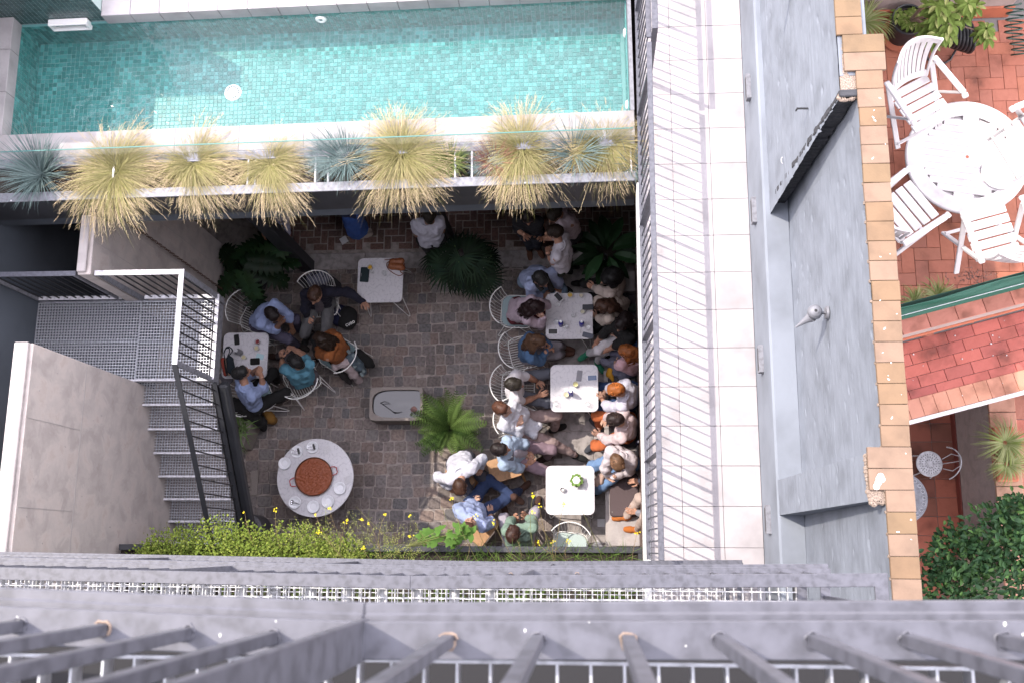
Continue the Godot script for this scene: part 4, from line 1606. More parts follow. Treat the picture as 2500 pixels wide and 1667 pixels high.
func split_leaf(l: float, c: Color) -> Geo:
	var g := Geo.new()
	g.tint = c * 1.5
	g.tube(arc(Vector3.ZERO, Vector3(0, 0, 1), l, 0.15, 0.35, 6), 0.004, 4)
	for s in [-1.0, 1.0]:
		var body := arc(Vector3(0, 0, -0.03 * l), Vector3(s * 0.14, 0, 1), l * 0.85, 0.16, 0.38, 6)
		blade(g, body, l * 0.34, c, c, Vector3.RIGHT, true)
	for k in 8:
		var t := -0.1 + 0.98 * k / 7.0
		var p := Vector3(0, (0.15 * t - 0.35 * t * t) * l, t * l)
		for s in [-1.0, 1.0]:
			var w := l * 0.52 * sqrt(maxf(0.06, 1.0 - pow(absf(t - 0.28) / 0.78, 2.0)))
			var d := Vector3(s, 0.05, lerpf(-0.5, 1.1, clampf(t, 0, 1))).normalized()
			var cc := c * rng.randf_range(0.8, 1.2)
			blade(g, arc(p, d, w, 0.14, 0.4, 5), l * 0.2, cc, cc * 0.9, d.cross(Vector3.UP), true)
	return g


func turned(dir: Vector3, pitch := 0.0, roll := 0.0) -> Basis:
	return Basis(Vector3.UP, atan2(dir.x, dir.z)) * Basis(Vector3.RIGHT, pitch) * Basis(Vector3.BACK, roll)


func pot(parent: Node3D, at: Vector3, r: float, h: float, m: Material) -> void:
	var g := Geo.new()
	var t := Transform3D(Basis(), at)
	g.lathe(PackedVector2Array([Vector2(0.0, h * 0.88), Vector2(r * 0.86, h * 0.88)]), t, 28)
	part(parent, "soil", g, mats.soil)
	g = Geo.new()
	g.lathe(PackedVector2Array([Vector2(r * 0.87, h * 0.86), Vector2(r * 0.9, h), Vector2(r * 0.97, h + 0.008), Vector2(r * 1.02, h - 0.004), Vector2(r * 1.0, h * 0.86), Vector2(r * 0.94, h * 0.84), Vector2(r * 0.72, 0.0), Vector2(0, 0)]), t, 28)
	part(parent, "pot", g, m)


func leaf_shape(l: float, w: float) -> Geo:
	var g := Geo.new()
	var ed := [[0.0, 0.0], [0.25, 0.8], [0.55, 1.0], [0.8, 0.6], [1.0, 0.0]]
	for s in [-1.0, 1.0]:
		for k in 4:
			var a := Vector3(0, 0.1 * l * sin(PI * ed[k][0]), ed[k][0] * l)
			var b := Vector3(0, 0.1 * l * sin(PI * ed[k + 1][0]), ed[k + 1][0] * l)
			var c := b + Vector3(s * ed[k + 1][1] * w / 2, 0.22 * w * ed[k + 1][1], 0)
			var d := a + Vector3(s * ed[k][1] * w / 2, 0.22 * w * ed[k][1], 0)
			if k == 0:
				g.tri(a, b, c, Vector3.UP)
			elif k == 3:
				g.tri(a, b, d, Vector3.UP)
			else:
				g.quad(a, b, c, d, Vector3.UP)
	return g


func build_planting() -> void:
	# --- grasses in the steel tray beside the pool
	var y := 4.56
	grass("fescue_grass", "blue-grey grass clump at the far left end of the steel planter", Vector3(-5.169, 4.56, -3.479), 0.36, "blue", 420, Vector3(-0.1, 0, 0.0))
	grass("feather_grass", "leftmost feather grass, the greenest one with the widest spread", Vector3(-4.433, 4.56, -3.478), 0.44, "plume", 2200, Vector3(-0.25, 0, 0.15))
	grass("feather_grass", "second feather grass from the left, straw-tipped around an olive middle", Vector3(-3.679, 4.56, -3.549), 0.38, "plume", 2000)
	grass("feather_grass", "third feather grass from the left, between the black gap and the blue clump", Vector3(-2.945, 4.56, -3.523), 0.36, "plume", 1900)
	grass("fescue_grass", "blue-grey grass clump next to the largest feather grass", Vector3(-2.227, 4.56, -3.554), 0.3, "blue", 330)
	grass("fescue_grass", "fine silvery grass cushion just behind the blue-grey clump by the third feather grass", Vector3(-2.403, 4.56, -3.587), 0.24, "fine_blue", 700)
	grass("feather_grass", "largest feather grass, hanging farthest over the steel edge in the middle", Vector3(-1.688, 4.56, -3.557), 0.46, "plume", 2700, Vector3(0.05, 0, 0.5))
	grass("tussock_grass", "small fresh green tussock beside the gap with the black void", Vector3(-1.248, 4.56, -3.506), 0.2, "green", 260)
	grass("fescue_grass", "small silvery tuft at the right side of the black void in the planter", Vector3(-0.929, 4.56, -3.482), 0.16, "fine_blue", 420)
	grass("red_grass", "reddish tuft tucked against the fifth feather grass", Vector3(-0.842, 4.56, -3.508), 0.19, "red", 260)
	grass("feather_grass", "feather grass between the reddish tuft and the striped blue leaves", Vector3(-0.586, 4.56, -3.593), 0.38, "plume", 2200, Vector3(0.0, 0, 0.5))
	grass("fescue_grass", "loose blue-grey clump with long upright leaves between the two last feather grasses", Vector3(-0.099, 4.56, -3.557), 0.32, "blue", 150)
	grass("feather_grass", "rightmost feather grass, next to the walkway railing", Vector3(0.174, 4.56, -3.622), 0.34, "plume", 1900, Vector3(-0.05, 0, 0.5))
	grass("fescue_grass", "small blue tuft in the corner of the planter at the walkway", Vector3(0.420, 4.56, -3.437), 0.16, "blue", 90)

	# --- courtyard plants
	var g: Geo
	var fern := thing("fern", "bright green fern at the end of the stone water trough", "fern", Vector3(-1.847, 0, -1.612))
	pot(fern, Vector3(-1.847, 0, -1.612), 0.2, 0.4, mats.stone)
	var shapes := []
	for k in 6:
		var young := k / 5.0
		shapes.append(fern_frond(0.47, 0.095 + 0.012 * (k % 3), Color(0.03, 0.062, 0.014).lerp(Color(0.085, 0.135, 0.033), young)).mesh())
	for k in 58:
		var a := k * 2.399 + rng.randfn(0, 0.25)
		var dir := Vector3(cos(a), 0, sin(a))
		var up := k / 58.0
		piece(fern, "frond", shapes[(k * 5 + rng.randi() % 3) % 6], Transform3D(turned(dir, -0.8 * up + 0.15 + rng.randfn(0, 0.14), rng.randfn(0, 0.35)).scaled_local(Vector3(1, 1, 1) * rng.randf_range(0.6, 1.15)), Vector3(-1.789, 0.42, -1.561) + dir * rng.randf_range(0.0, 0.07)), mats.flat_leaf)

	var palm := thing("fan_palm", "dark green fan palm in the middle of the far side of the courtyard", "palm", Vector3(-1.591, 0, -3.610))
	pot(palm, Vector3(-1.591, 0, -3.610), 0.21, 0.4, mats.anthracite)
	var fl := []
	for k in 3:
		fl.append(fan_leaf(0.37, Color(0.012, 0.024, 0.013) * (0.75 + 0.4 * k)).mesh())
	var hubs := [Vector3(-1.668, 1.15, -3.780), Vector3(-1.426, 1, -3.877), Vector3(-1.822, 0.95, -3.545), Vector3(-1.570, 1.05, -3.431), Vector3(-1.273, 0.9, -3.415), Vector3(-1.393, 1.25, -3.531), Vector3(-1.234, 0.8, -3.743), Vector3(-1.982, 0.8, -3.783), Vector3(-1.585, 1.35, -3.505), Vector3(-1.465, 1.3, -3.597), Vector3(-1.722, 0.7, -3.504), Vector3(-1.420, 0.75, -3.349)]
	var core: Vector3 = Vector3(-1.543, 0.4, -3.501)
	for k in hubs.size():
		var h: Vector3 = hubs[k]
		var d := Vector3(h.x - core.x, 0, h.z - core.z + 0.12).normalized()
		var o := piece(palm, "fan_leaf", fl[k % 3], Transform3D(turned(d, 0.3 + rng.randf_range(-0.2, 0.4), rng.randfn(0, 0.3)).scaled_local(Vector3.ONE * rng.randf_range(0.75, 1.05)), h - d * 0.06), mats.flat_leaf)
		g = Geo.new()
		g.tint = Color(0.06, 0.1, 0.03)
		g.tube(PackedVector3Array([core, core.lerp(h, 0.5) + Vector3(0, 0.12, 0), h]), 0.008, 5)
		part(palm, "leaf_stalk", g, mats.leaf)

	var mon := thing("split_leaf_plant", "dark split-leaved plant in the corner by the concrete wall", "plant", Vector3(-4.605, 0, -3.654))
	pot(mon, Vector3(-4.605, 0, -3.654), 0.22, 0.42, mats.anthracite)
	var sl := []
	for k in 3:
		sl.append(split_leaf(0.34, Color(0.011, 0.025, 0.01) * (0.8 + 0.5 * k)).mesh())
	var spots := [Vector3(-4.632, 1, -3.740), Vector3(-4.365, 1.15, -3.773), Vector3(-4.085, 1.1, -3.756), Vector3(-4.132, 1.25, -3.576), Vector3(-4.631, 0.95, -3.451), Vector3(-4.374, 1.05, -3.366), Vector3(-4.107, 0.9, -3.512), Vector3(-4.040, 0.8, -3.707), Vector3(-4.634, 0.75, -3.675), Vector3(-4.344, 0.8, -3.267), Vector3(-4.242, 0.9, -3.959)]
	core = Vector3(-4.466, 0.4, -3.544)
	for k in spots.size():
		var h: Vector3 = spots[k]
		var d := Vector3(h.x - core.x, 0, h.z - core.z + 0.05).normalized()
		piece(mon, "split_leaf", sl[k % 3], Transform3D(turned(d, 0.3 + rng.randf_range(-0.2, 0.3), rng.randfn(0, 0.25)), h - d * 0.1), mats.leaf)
		g = Geo.new()
		g.tint = Color(0.06, 0.1, 0.03)
		g.tube(PackedVector3Array([core, core.lerp(h, 0.5) + Vector3(0, 0.1, 0), h - d * 0.1]), 0.007, 5)
		part(mon, "leaf_stalk", g, mats.leaf)

	var dk := thing("broad_leaf_plant", "shadowy broad-leaved plant in a dark pot in the far right corner", "plant", Vector3(0.366, 0, -3.869))
	pot(dk, Vector3(0.256, 0, -3.871), 0.26, 0.36, mat("dark_clay", Color(0.09, 0.05, 0.04), 0.7))
	var lf := leaf_shape(0.42, 0.15)
	var lm := []
	for k in 3:
		var t := Geo.new()
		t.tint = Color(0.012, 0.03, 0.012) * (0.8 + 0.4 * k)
		t.add(lf)
		lm.append(t.mesh())
	for k in 16:
		var a := k * 2.4
		var d := Vector3(cos(a), 0, sin(a))
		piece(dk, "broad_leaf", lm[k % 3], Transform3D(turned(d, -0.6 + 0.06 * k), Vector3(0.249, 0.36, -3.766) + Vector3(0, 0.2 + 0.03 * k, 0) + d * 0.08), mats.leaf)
	g = Geo.new()
	for k in 5:
		g.tube(PackedVector3Array([Vector3(0.250, 0.3, -3.783), Vector3(0.240, 0.8, -3.637) + Vector3(rng.randfn(0, 0.06), 0, rng.randfn(0, 0.06))]), 0.012, 5)
	part(dk, "stems", g, mats.black_steel)

	var sp := thing("spiky_plant", "arching strap-leaved plant in a stone box next to the stairs", "plant", Vector3(-4.711, 0, -1.560))
	g = Geo.new()
	var bt := Transform3D(Basis(Vector3.UP, -0.3), Vector3(-4.579, 0, -1.524))
	g.box(bt * Transform3D(Basis(), Vector3(-0.06, 0.2, 0)), Vector3(0.36, 0.4, 0.36), 0.012)
	part(sp, "stone_box", g, mats.stone)
	g = Geo.new()
	for k in 60:
		var a := rng.randf() * TAU
		var d := Vector3(cos(a), 0, sin(a))
		var c := Color(0.1, 0.16, 0.05).lerp(Color(0.17, 0.25, 0.1), rng.randf())
		blade(g, arc(Vector3(-4.597, 0.42, -1.634) + Vector3(rng.randfn(0, 0.06), 0, rng.randfn(0, 0.09)), d, rng.randf_range(0.2, 0.42), 1.2, 1.1, 6), rng.randf_range(0.012, 0.028), c * 0.7, c, d.cross(Vector3.UP))
	part(sp, "strap_leaves", g, mats.flat_leaf, "stuff")

	# --- green mass in the planter along the building
	var unit := leaf_shape(0.026, 0.02)
	var um := unit.mesh()
	var ts := []
	var cs := []
	var lump := [[-4.05, 3.42, 0.06, 0.42, 0.22], [-3.6, 3.45, 0.0, 0.45, 0.28], [-3.25, 3.5, 0.05, 0.4, 0.25], [-2.85, 3.38, 0.02, 0.4, 0.18], [-4.3, 3.35, 0.15, 0.3, 0.2], [-2.45, 3.32, 0.1, 0.35, 0.14]]
	for q in lump:
		for k in 2600:
			var d := Vector3(rng.randfn(0, 1), rng.randfn(0, 1), rng.randfn(0, 1)).normalized()
			var rr := pow(rng.randf(), 0.4) * rng.randf_range(0.8, 1.12)
			if sin(d.x * 9 + q[0] * 7) * sin(d.z * 8 + d.y * 5) < -0.45 and rr > 0.75:
				continue
			var p: Vector3 = Vector3(q[0], q[1], q[2]) + d * Vector3(q[3], q[4], q[3] * 0.75) * rr
			ts.append(Transform3D(turned(d, rng.randfn(0.2, 0.5), rng.randfn(0, 0.6)).scaled_local(Vector3.ONE * rng.randf_range(0.5, 1.2)), p))
			cs.append(Color(0.11, 0.165, 0.022).lerp(Color(0.26, 0.29, 0.06), rng.randf() * rng.randf()) * rng.randf_range(0.7, 1.2))
	var sh := thing("shrub", "lime green fine-leaved shrub mass spilling over the planter at lower left", "shrub", Vector3(-3.5, 3.25, 0.1))
	many(sh, "leaves", um, ts, cs, mats.flat_leaf)
	g = Geo.new()
	g.tint = Color(0.12, 0.12, 0.04)
	for k in 110:
		var q = lump[k % 6]
		g.tube(arc(Vector3(q[0], 3.2, q[2] + 0.1), Vector3(rng.randfn(0, 1), 0, rng.randfn(-0.4, 0.7)).normalized(), q[3] * 1.1, 0.9, 0.5, 4), 0.002, 4, false)
	part(sh, "twigs", g, mats.flat_leaf, "stuff")
	# airy seed heads between the shrub and the flowers
	g = Geo.new()
	for k in 130:
		var p := Vector3(rng.randf_range(-3.1, -1.7), 3.24, rng.randf_range(-0.05, 0.25))
		var d := Vector3(rng.randfn(0, 0.6), 0, rng.randfn(-0.9, 0.4)).normalized()
		var pts := arc(p, d, rng.randf_range(0.15, 0.42), 1.6, 0.8, 5)
		g.tint = Color(0.26, 0.32, 0.08)
		g.tube(pts, 0.0011, 3, false)
		for q in 13:
			g.tint = Color(0.42, 0.44, 0.14)
			var b := pts[2].lerp(pts[5], rng.randf()) + Vector3(rng.randfn(0, 0.02), rng.randfn(0, 0.02), rng.randfn(0, 0.02))
			g.box(Transform3D(Basis(Vector3(1, 1, 0).normalized(), rng.randf() * 3), b), Vector3(0.005, 0.004, 0.005))
	single("seed_heads", "haze of tiny pale green seed heads beside the lime green shrub", "weeds", g, mats.flat_leaf, Vector3(-2.4, 3.25, 0.1), "", "stuff")
	g = Geo.new()
	for k in 3400:
		var x := rng.randf_range(-3.6, 0.42)
		var dens := 0.4 + 0.6 * absf(sin(x * 2.1 + 0.4)) * (0.55 if x < -1.75 else 1.0)
		if rng.randf() > dens:
			continue
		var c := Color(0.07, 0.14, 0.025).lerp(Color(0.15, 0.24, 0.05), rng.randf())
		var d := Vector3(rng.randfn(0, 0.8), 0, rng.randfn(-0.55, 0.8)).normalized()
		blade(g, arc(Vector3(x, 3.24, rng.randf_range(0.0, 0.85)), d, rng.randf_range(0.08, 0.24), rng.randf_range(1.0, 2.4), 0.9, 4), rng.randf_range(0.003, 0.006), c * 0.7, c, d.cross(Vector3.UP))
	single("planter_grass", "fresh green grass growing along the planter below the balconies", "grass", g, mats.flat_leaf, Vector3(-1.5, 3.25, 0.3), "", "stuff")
	# yellow-flowering stalks
	var heads := [Vector3(-3.222, 3.9, -0.354), Vector3(-2.913, 3.95, -0.368), Vector3(-2.509, 4.05, -0.339), Vector3(-2.394, 4, -0.386), Vector3(-2.565, 3.7, -0.184), Vector3(-2.253, 3.9, -0.278), Vector3(-2.158, 3.95, -0.411), Vector3(-2.142, 3.8, -0.293), Vector3(-2.066, 3.75, -0.257), Vector3(-1.890, 3.9, -0.332), Vector3(-1.675, 3.9, -0.332), Vector3(-1.691, 3.65, -0.147), Vector3(-2.176, 3.5, -0.035), Vector3(-1.349, 4, -0.411), Vector3(-1.253, 4.05, -0.475), Vector3(-1.062, 3.8, -0.334), Vector3(-0.890, 3.8, -0.271), Vector3(-0.509, 4.1, -0.496), Vector3(-0.455, 4, -0.413), Vector3(-0.527, 3.9, -0.366), Vector3(-0.687, 3.6, -0.115), Vector3(-0.482, 3.6, -0.089), Vector3(-0.348, 3.6, -0.101), Vector3(-1.145, 3.7, -0.209), Vector3(-0.202, 3.6, -0.109), Vector3(0.436, 3.7, -0.186), Vector3(-0.236, 4, -0.432), Vector3(-0.074, 3.9, -0.382)]
	for k in heads.size():
		var h: Vector3 = heads[k]
		var root := Vector3(clampf(h.x + rng.randfn(0.08, 0.16), -4.0, 0.4), 3.24, rng.randf_range(0.02, 0.2))
		var o := thing("flowering_weed", "thin arching weed stalk tipped with small yellow flowers above the planter", "wildflower", root, "yellow-flowering weeds along the planter")
		g = Geo.new()
		g.tint = Color(0.26, 0.27, 0.1).lerp(Color(0.4, 0.3, 0.16), rng.randf())
		var mid := root.lerp(h, 0.5) + Vector3(rng.randfn(0, 0.05), 0.16, 0)
		var pts := PackedVector3Array()
		for s in 9:
			var t := s / 8.0
			pts.append(root.lerp(mid, t).lerp(mid.lerp(h, t), t))
		g.tube(pts, PackedFloat32Array([0.0028, 0.0026, 0.0024, 0.0022, 0.002, 0.002, 0.0018, 0.0015, 0.0012]), 4)
		for s in 7:
			var b := pts[3 + s % 5]
			g.tube(PackedVector3Array([b, b + Vector3(rng.randfn(0, 0.02), 0.015, rng.randfn(0, 0.02))]), 0.001, 3, false)
		part(o, "stalk", g, mats.flat_leaf)
		if k % 7 != 6:
			for s in rng.randi_range(3, 6):
				g = Geo.new()
				var c := h + Vector3(rng.randfn(0, 0.011), rng.randfn(0, 0.008), rng.randfn(0, 0.011))
				g.tint = Color(0.75, 0.62, 0.03)
				for q in 4:
					var a := q * PI / 2 + s
					var d := Vector3(cos(a), 0.35, sin(a))
					g.tri(c, c + d * 0.007 + d.cross(Vector3.UP) * 0.0038, c + d * 0.007 - d.cross(Vector3.UP) * 0.0038, Vector3.UP)
				part(o, "flower", g, mats.flat_leaf)
	# lobed leaves that lean out of the planter
	var fig := thing("fig_sapling", "sapling with big lobed bright leaves leaning out of the planter below", "sapling", Vector3(-1.7, 3.24, 0.05))
	var lobed := Geo.new()
	for k in 5:
		var a := deg_to_rad(-100.0 + 50.0 * k)
		var d := Vector3(sin(a), 0.08, cos(a))
		blade(lobed, arc(Vector3.ZERO, d, 0.1 if k % 2 == 0 else 0.085, 0.1, 0.3, 4), 0.068, Color(0.05, 0.11, 0.018), Color(0.075, 0.145, 0.028), d.cross(Vector3.UP), true)
	var lm2 := lobed.mesh()
	for q in [Vector3(-1.494, 3.6, -0.095), Vector3(-1.444, 3.62, -0.104), Vector3(-1.317, 3.65, -0.105), Vector3(-1.286, 3.75, -0.167), Vector3(-1.105, 3.7, -0.169), Vector3(-1.175, 3.75, -0.213), Vector3(-1.406, 3.7, -0.204), Vector3(-1.534, 3.6, -0.169), Vector3(-1.211, 3.6, -0.124), Vector3(-1.234, 3.8, -0.221), Vector3(-1.579, 3.55, -0.141), Vector3(-1.283, 3.55, -0.078)]:
		piece(fig, "lobed_leaf", lm2, Transform3D(turned(Vector3(rng.randfn(0, 1), 0, rng.randfn(-0.3, 1)).normalized(), rng.randfn(0.1, 0.3), rng.randfn(0, 0.3)).scaled_local(Vector3.ONE * rng.randf_range(0.55, 0.95)), q), mats.flat_leaf)
		g = Geo.new()
		g.tint = Color(0.2, 0.22, 0.08)
		g.tube(PackedVector3Array([Vector3(-1.7, 3.24, 0.05), Vector3(-1.75, 3.5, -0.05), q]), 0.003, 4)
		part(fig, "twig", g, mats.flat_leaf)

	build_neighbour_plants()


func build_neighbour_plants() -> void:
	var g: Geo
	# potted umbrella plant

	var base: Vector3 = Vector3(2.990, 4.165, -4.846)
	var o := thing("potted_shrub", "variegated umbrella-leaved shrub in a black pot on the neighbour's terrace", "potted plant", base)
	g = Geo.new()
	g.lathe(PackedVector2Array([Vector2(0, 0.015), Vector2(0.16, 0.015), Vector2(0.175, 0.035), Vector2(0.18, 0.03), Vector2(0.165, 0.0)]), Transform3D(Basis(), base), 26)
	part(o, "saucer", g, mats.terracotta_trim)
	pot(o, base + Vector3(0, 0.018, 0), 0.155, 0.3, mats.black_steel)
	var leaflet := Geo.new()
	leaflet.tint = Color(0.1, 0.145, 0.03)
	leaflet.add(leaf_shape(0.095, 0.042))
	var l2 := Geo.new()
	l2.tint = Color(0.22, 0.24, 0.085)
	l2.add(leaf_shape(0.08, 0.034))
	var whorls := [Geo.new(), Geo.new()]
	for w in 2:
		for k in 8:
			var d := Vector3(cos(TAU * k / 8.0), 0, sin(TAU * k / 8.0))
			whorls[w].add(l2 if (k + w) % 4 == 3 else leaflet, Transform3D(turned(d, 0.3 + 0.15 * (k % 2)), d * 0.008))
	var wm := [whorls[0].mesh(), whorls[1].mesh()]
	var root := base + Vector3(0.02, 0.28, 0)
	var tips := [Vector3(3.009, 4.95, -4.530), Vector3(2.994, 5.1, -4.498), Vector3(3.017, 5.15, -4.530), Vector3(3.047, 5.2, -4.551), Vector3(3.017, 4.85, -4.470), Vector3(3.030, 5, -4.418), Vector3(3.104, 5, -4.426), Vector3(3.138, 5.05, -4.479), Vector3(3.087, 4.8, -4.431), Vector3(3.119, 4.9, -4.428), Vector3(2.985, 5.2, -4.564), Vector3(3.107, 5.1, -4.535), Vector3(3.231, 5.1, -4.602), Vector3(3.311, 5.05, -4.587), Vector3(3.262, 5, -4.555), Vector3(3.340, 5.1, -4.598), Vector3(3.523, 4.8, -4.532), Vector3(3.557, 4.75, -4.495), Vector3(3.489, 4.8, -4.512), Vector3(2.967, 5.1, -4.612), Vector3(3.518, 4.85, -4.525), Vector3(2.996, 4.9, -4.517), Vector3(3.224, 4.8, -4.490), Vector3(3.239, 5.2, -4.574), Vector3(3.182, 5.1, -4.563)]
	for k in tips.size():
		var t: Vector3 = tips[k]
		piece(o, "leaf_whorl", wm[k % 2], Transform3D(turned(Vector3(rng.randfn(0, 1), 0, rng.randfn(0, 1)).normalized(), rng.randfn(0, 0.25)).scaled_local(Vector3.ONE * rng.randf_range(0.9, 1.25)), t), mats.flat_leaf)
	for q in [[Vector3(2.988, 5, -4.712), 0.016], [Vector3(3.005, 4.8, -4.588), 0.013], [Vector3(3.166, 4.95, -4.640), 0.011], [Vector3(3.531, 4.7, -4.576), 0.007], [Vector3(3.343, 4.9, -4.651), 0.009]]:
		g = Geo.new()
		g.tint = Color(0.28, 0.2, 0.16)
		var e: Vector3 = q[0]
		g.tube(PackedVector3Array([root, root.lerp(e, 0.4) + Vector3(0, 0.06, 0), root.lerp(e, 0.75) + Vector3(0, 0.04, 0), e]), q[1], 7)
		part(o, "branch", g, mats.wood)
	for k in 11:
		var d := Vector3(rng.randfn(0, 0.06), 0.32, rng.randfn(0, 0.06))
		piece(o, "leaf_whorl", wm[k % 2], Transform3D(turned(Vector3(cos(k), 0, sin(k))).scaled_local(Vector3.ONE * 0.75), base + d), mats.flat_leaf)
	# striped spider plants
	for q in [[Vector3(2.564, 4.5, -4.822), 0.34, 170, "variegated spider plant half hidden behind the orange cap tiles at the terrace corner"], [Vector3(2.798, 4.6, -2.116), 0.2, 90, "pale striped plant peeping over the left end of the green mesh screen"], [Vector3(2.994, 4.6, -2.169), 0.2, 90, "second pale striped plant behind the green mesh screen"], [Vector3(4.003, 3.2, -1.065), 0.3, 150, "spider plant in a small terracotta trough on the mossy coping"], [Vector3(3.998, 3.2, -0.862), 0.22, 130, "bushy variegated plant at the near end of the terracotta trough"]]:
		var c: Vector3 = q[0]
		var s := thing("spider_plant", q[3], "plant", c, "spider plants")
		g = Geo.new()
		for k in q[2]:
			var a := rng.randf() * TAU
			var d := Vector3(cos(a), 0, sin(a))
			var col := Color(0.12, 0.16, 0.035).lerp(Color(0.26, 0.27, 0.13), rng.randf())
			blade(g, arc(c + d * 0.02, d, q[1] * rng.randf_range(0.5, 1.0), 0.9, 1.1, 5), rng.randf_range(0.007, 0.012), col * 0.8, col, d.cross(Vector3.UP))
		part(s, "striped_leaves", g, mats.flat_leaf, "stuff")
	g = Geo.new()
	var tc: Vector3 = Vector3(4.028, 3.1, -0.979)
	g.slab(tc + Vector3(-0.1, -0.08, -0.25), tc + Vector3(0.1, 0.04, 0.28), 0.012)
	var trough := single("terracotta_trough", "small terracotta trough on the mossy coping of the retaining wall", "planter", g, mats.terracotta_trim, tc)
	g = Geo.new()
	for k in 60:
		var p: Vector3 = Vector3(3.312, 4.55, -2.326)
		p += Vector3(rng.randfn(0, 0.1), rng.randfn(0, 0.05), rng.randfn(0, 0.03) - 0.02)
		g.tint = Color(0.17, 0.08, 0.06)
		g.tube(PackedVector3Array([p, p + Vector3(rng.randfn(0, 0.03), 0.02, rng.randfn(0, 0.03))]), 0.002, 3, false)
		g.box(Transform3D(Basis(Vector3.UP, rng.randf() * 3), p), Vector3(0.014, 0.003, 0.01))
	single("dry_plant", "withered brown plant poking above the middle of the green mesh screen", "plant", g, mats.dry_leaf, Vector3(3.312, 4.55, -2.326))
	# big dark bush at the lower right
	var bush := thing("bush", "large dense dark green bush at the lower right beyond the orange caps", "bush", Vector3(3.3, 3.0, 0.0))
	var unit := leaf_shape(0.062, 0.03)
	var ts := []
	var cs := []
	var lumps := [[3.15, 4.1, 0.02, 0.3], [3.45, 4.3, -0.12, 0.33], [3.8, 4.45, -0.25, 0.36], [3.6, 4.2, 0.2, 0.4], [4.15, 4.3, -0.2, 0.35], [4.1, 4.1, 0.25, 0.4], [3.1, 3.9, 0.35, 0.35], [4.5, 4.2, 0.1, 0.4], [3.75, 3.9, -0.3, 0.25]]
	for q in lumps:
		for k in 620:
			var d := Vector3(rng.randfn(0, 1), absf(rng.randfn(0, 1)) + rng.randfn(0, 0.35), rng.randfn(0, 1)).normalized()
			var rr := pow(rng.randf(), 0.35) * rng.randf_range(0.75, 1.15)
			var p: Vector3 = Vector3(q[0], q[1], q[2]) + d * q[3] * rr
			ts.append(Transform3D(turned(Vector3(d.x + rng.randfn(0, 0.7), 0, d.z + rng.randfn(0, 0.7)).normalized(), rng.randfn(0.25, 0.45), rng.randfn(0, 0.5)).scaled_local(Vector3.ONE * rng.randf_range(0.7, 1.25)), p))
			cs.append(Color(0.018, 0.05, 0.018).lerp(Color(0.06, 0.125, 0.03), pow(rng.randf(), 3.0)) * rng.randf_range(0.75, 1.25))
	many(bush, "leaves", unit.mesh(), ts, cs, mats.leaf)
	g = Geo.new()
	g.tint = Color(0.2, 0.15, 0.11)
	for q in lumps:
		g.tube(PackedVector3Array([Vector3(3.7, 2.2, 0.1), Vector3(3.7, 3.2, 0.1).lerp(Vector3(q[0], q[1], q[2]), 0.5), Vector3(q[0], q[1], q[2])]), PackedFloat32Array([0.03, 0.02, 0.008]), 6)
	part(bush, "branches", g, mats.wood)


# ---------------------------------------------------------------- furniture
func rounded(w: float, d: float, r: float, n := 6) -> PackedVector2Array:
	var p := PackedVector2Array()
	for q in [[1, 1, 0.0], [-1, 1, 0.25], [-1, -1, 0.5], [1, -1, 0.75]]:
		for k in n + 1:
			var a: float = TAU * (q[2] + 0.25 * k / n)
			p.append(Vector2(q[0] * (w / 2 - r) + cos(a) * r, q[1] * (d / 2 - r) + sin(a) * r))
	return p


func hairpin(g: Geo, a: Vector3, b: Vector3, foot: Vector3) -> void:
	var f0 := foot.lerp(a, 0.04) + (a - b).normalized() * 0.012
	var f1 := foot.lerp(b, 0.04) - (a - b).normalized() * 0.012
	g.tube(PackedVector3Array([a, f0, foot + (a - b).normalized() * 0.006, foot - (a - b).normalized() * 0.006, f1, b]), 0.006, 6)


func marble_table(c: Vector3, label: String, turn := 0.0) -> Node3D:
	var o := thing("marble_table", label, "table", Vector3(c.x, 0, c.z), "square marble bistro tables")
	var t := Transform3D(Basis(Vector3.UP, turn), o.position)
	var g := Geo.new()
	g.prism(rounded(0.6, 0.6, 0.07), 0.71, 0.731, t, 0.003)
	part(o, "table_top", g, mats.marble)
	g = Geo.new()
	var ring := PackedVector3Array()
	var rp := rounded(0.5, 0.5, 0.05, 3)
	for k in rp.size() + 1:
		ring.append(t * Vector3(rp[k % rp.size()].x, 0.7, rp[k % rp.size()].y))
	g.tube(ring, 0.008, 6, false)
	part(o, "frame", g, mats.white_metal)
	for sx in [-1.0, 1.0]:
		for sz in [-1.0, 1.0]:
			g = Geo.new()
			hairpin(g, t * Vector3(sx * 0.25, 0.7, sz * 0.13), t * Vector3(sx * 0.13, 0.7, sz * 0.25), t * Vector3(sx * 0.27, 0.006, sz * 0.31))
			part(o, "leg", g, mats.white_metal)
	return o


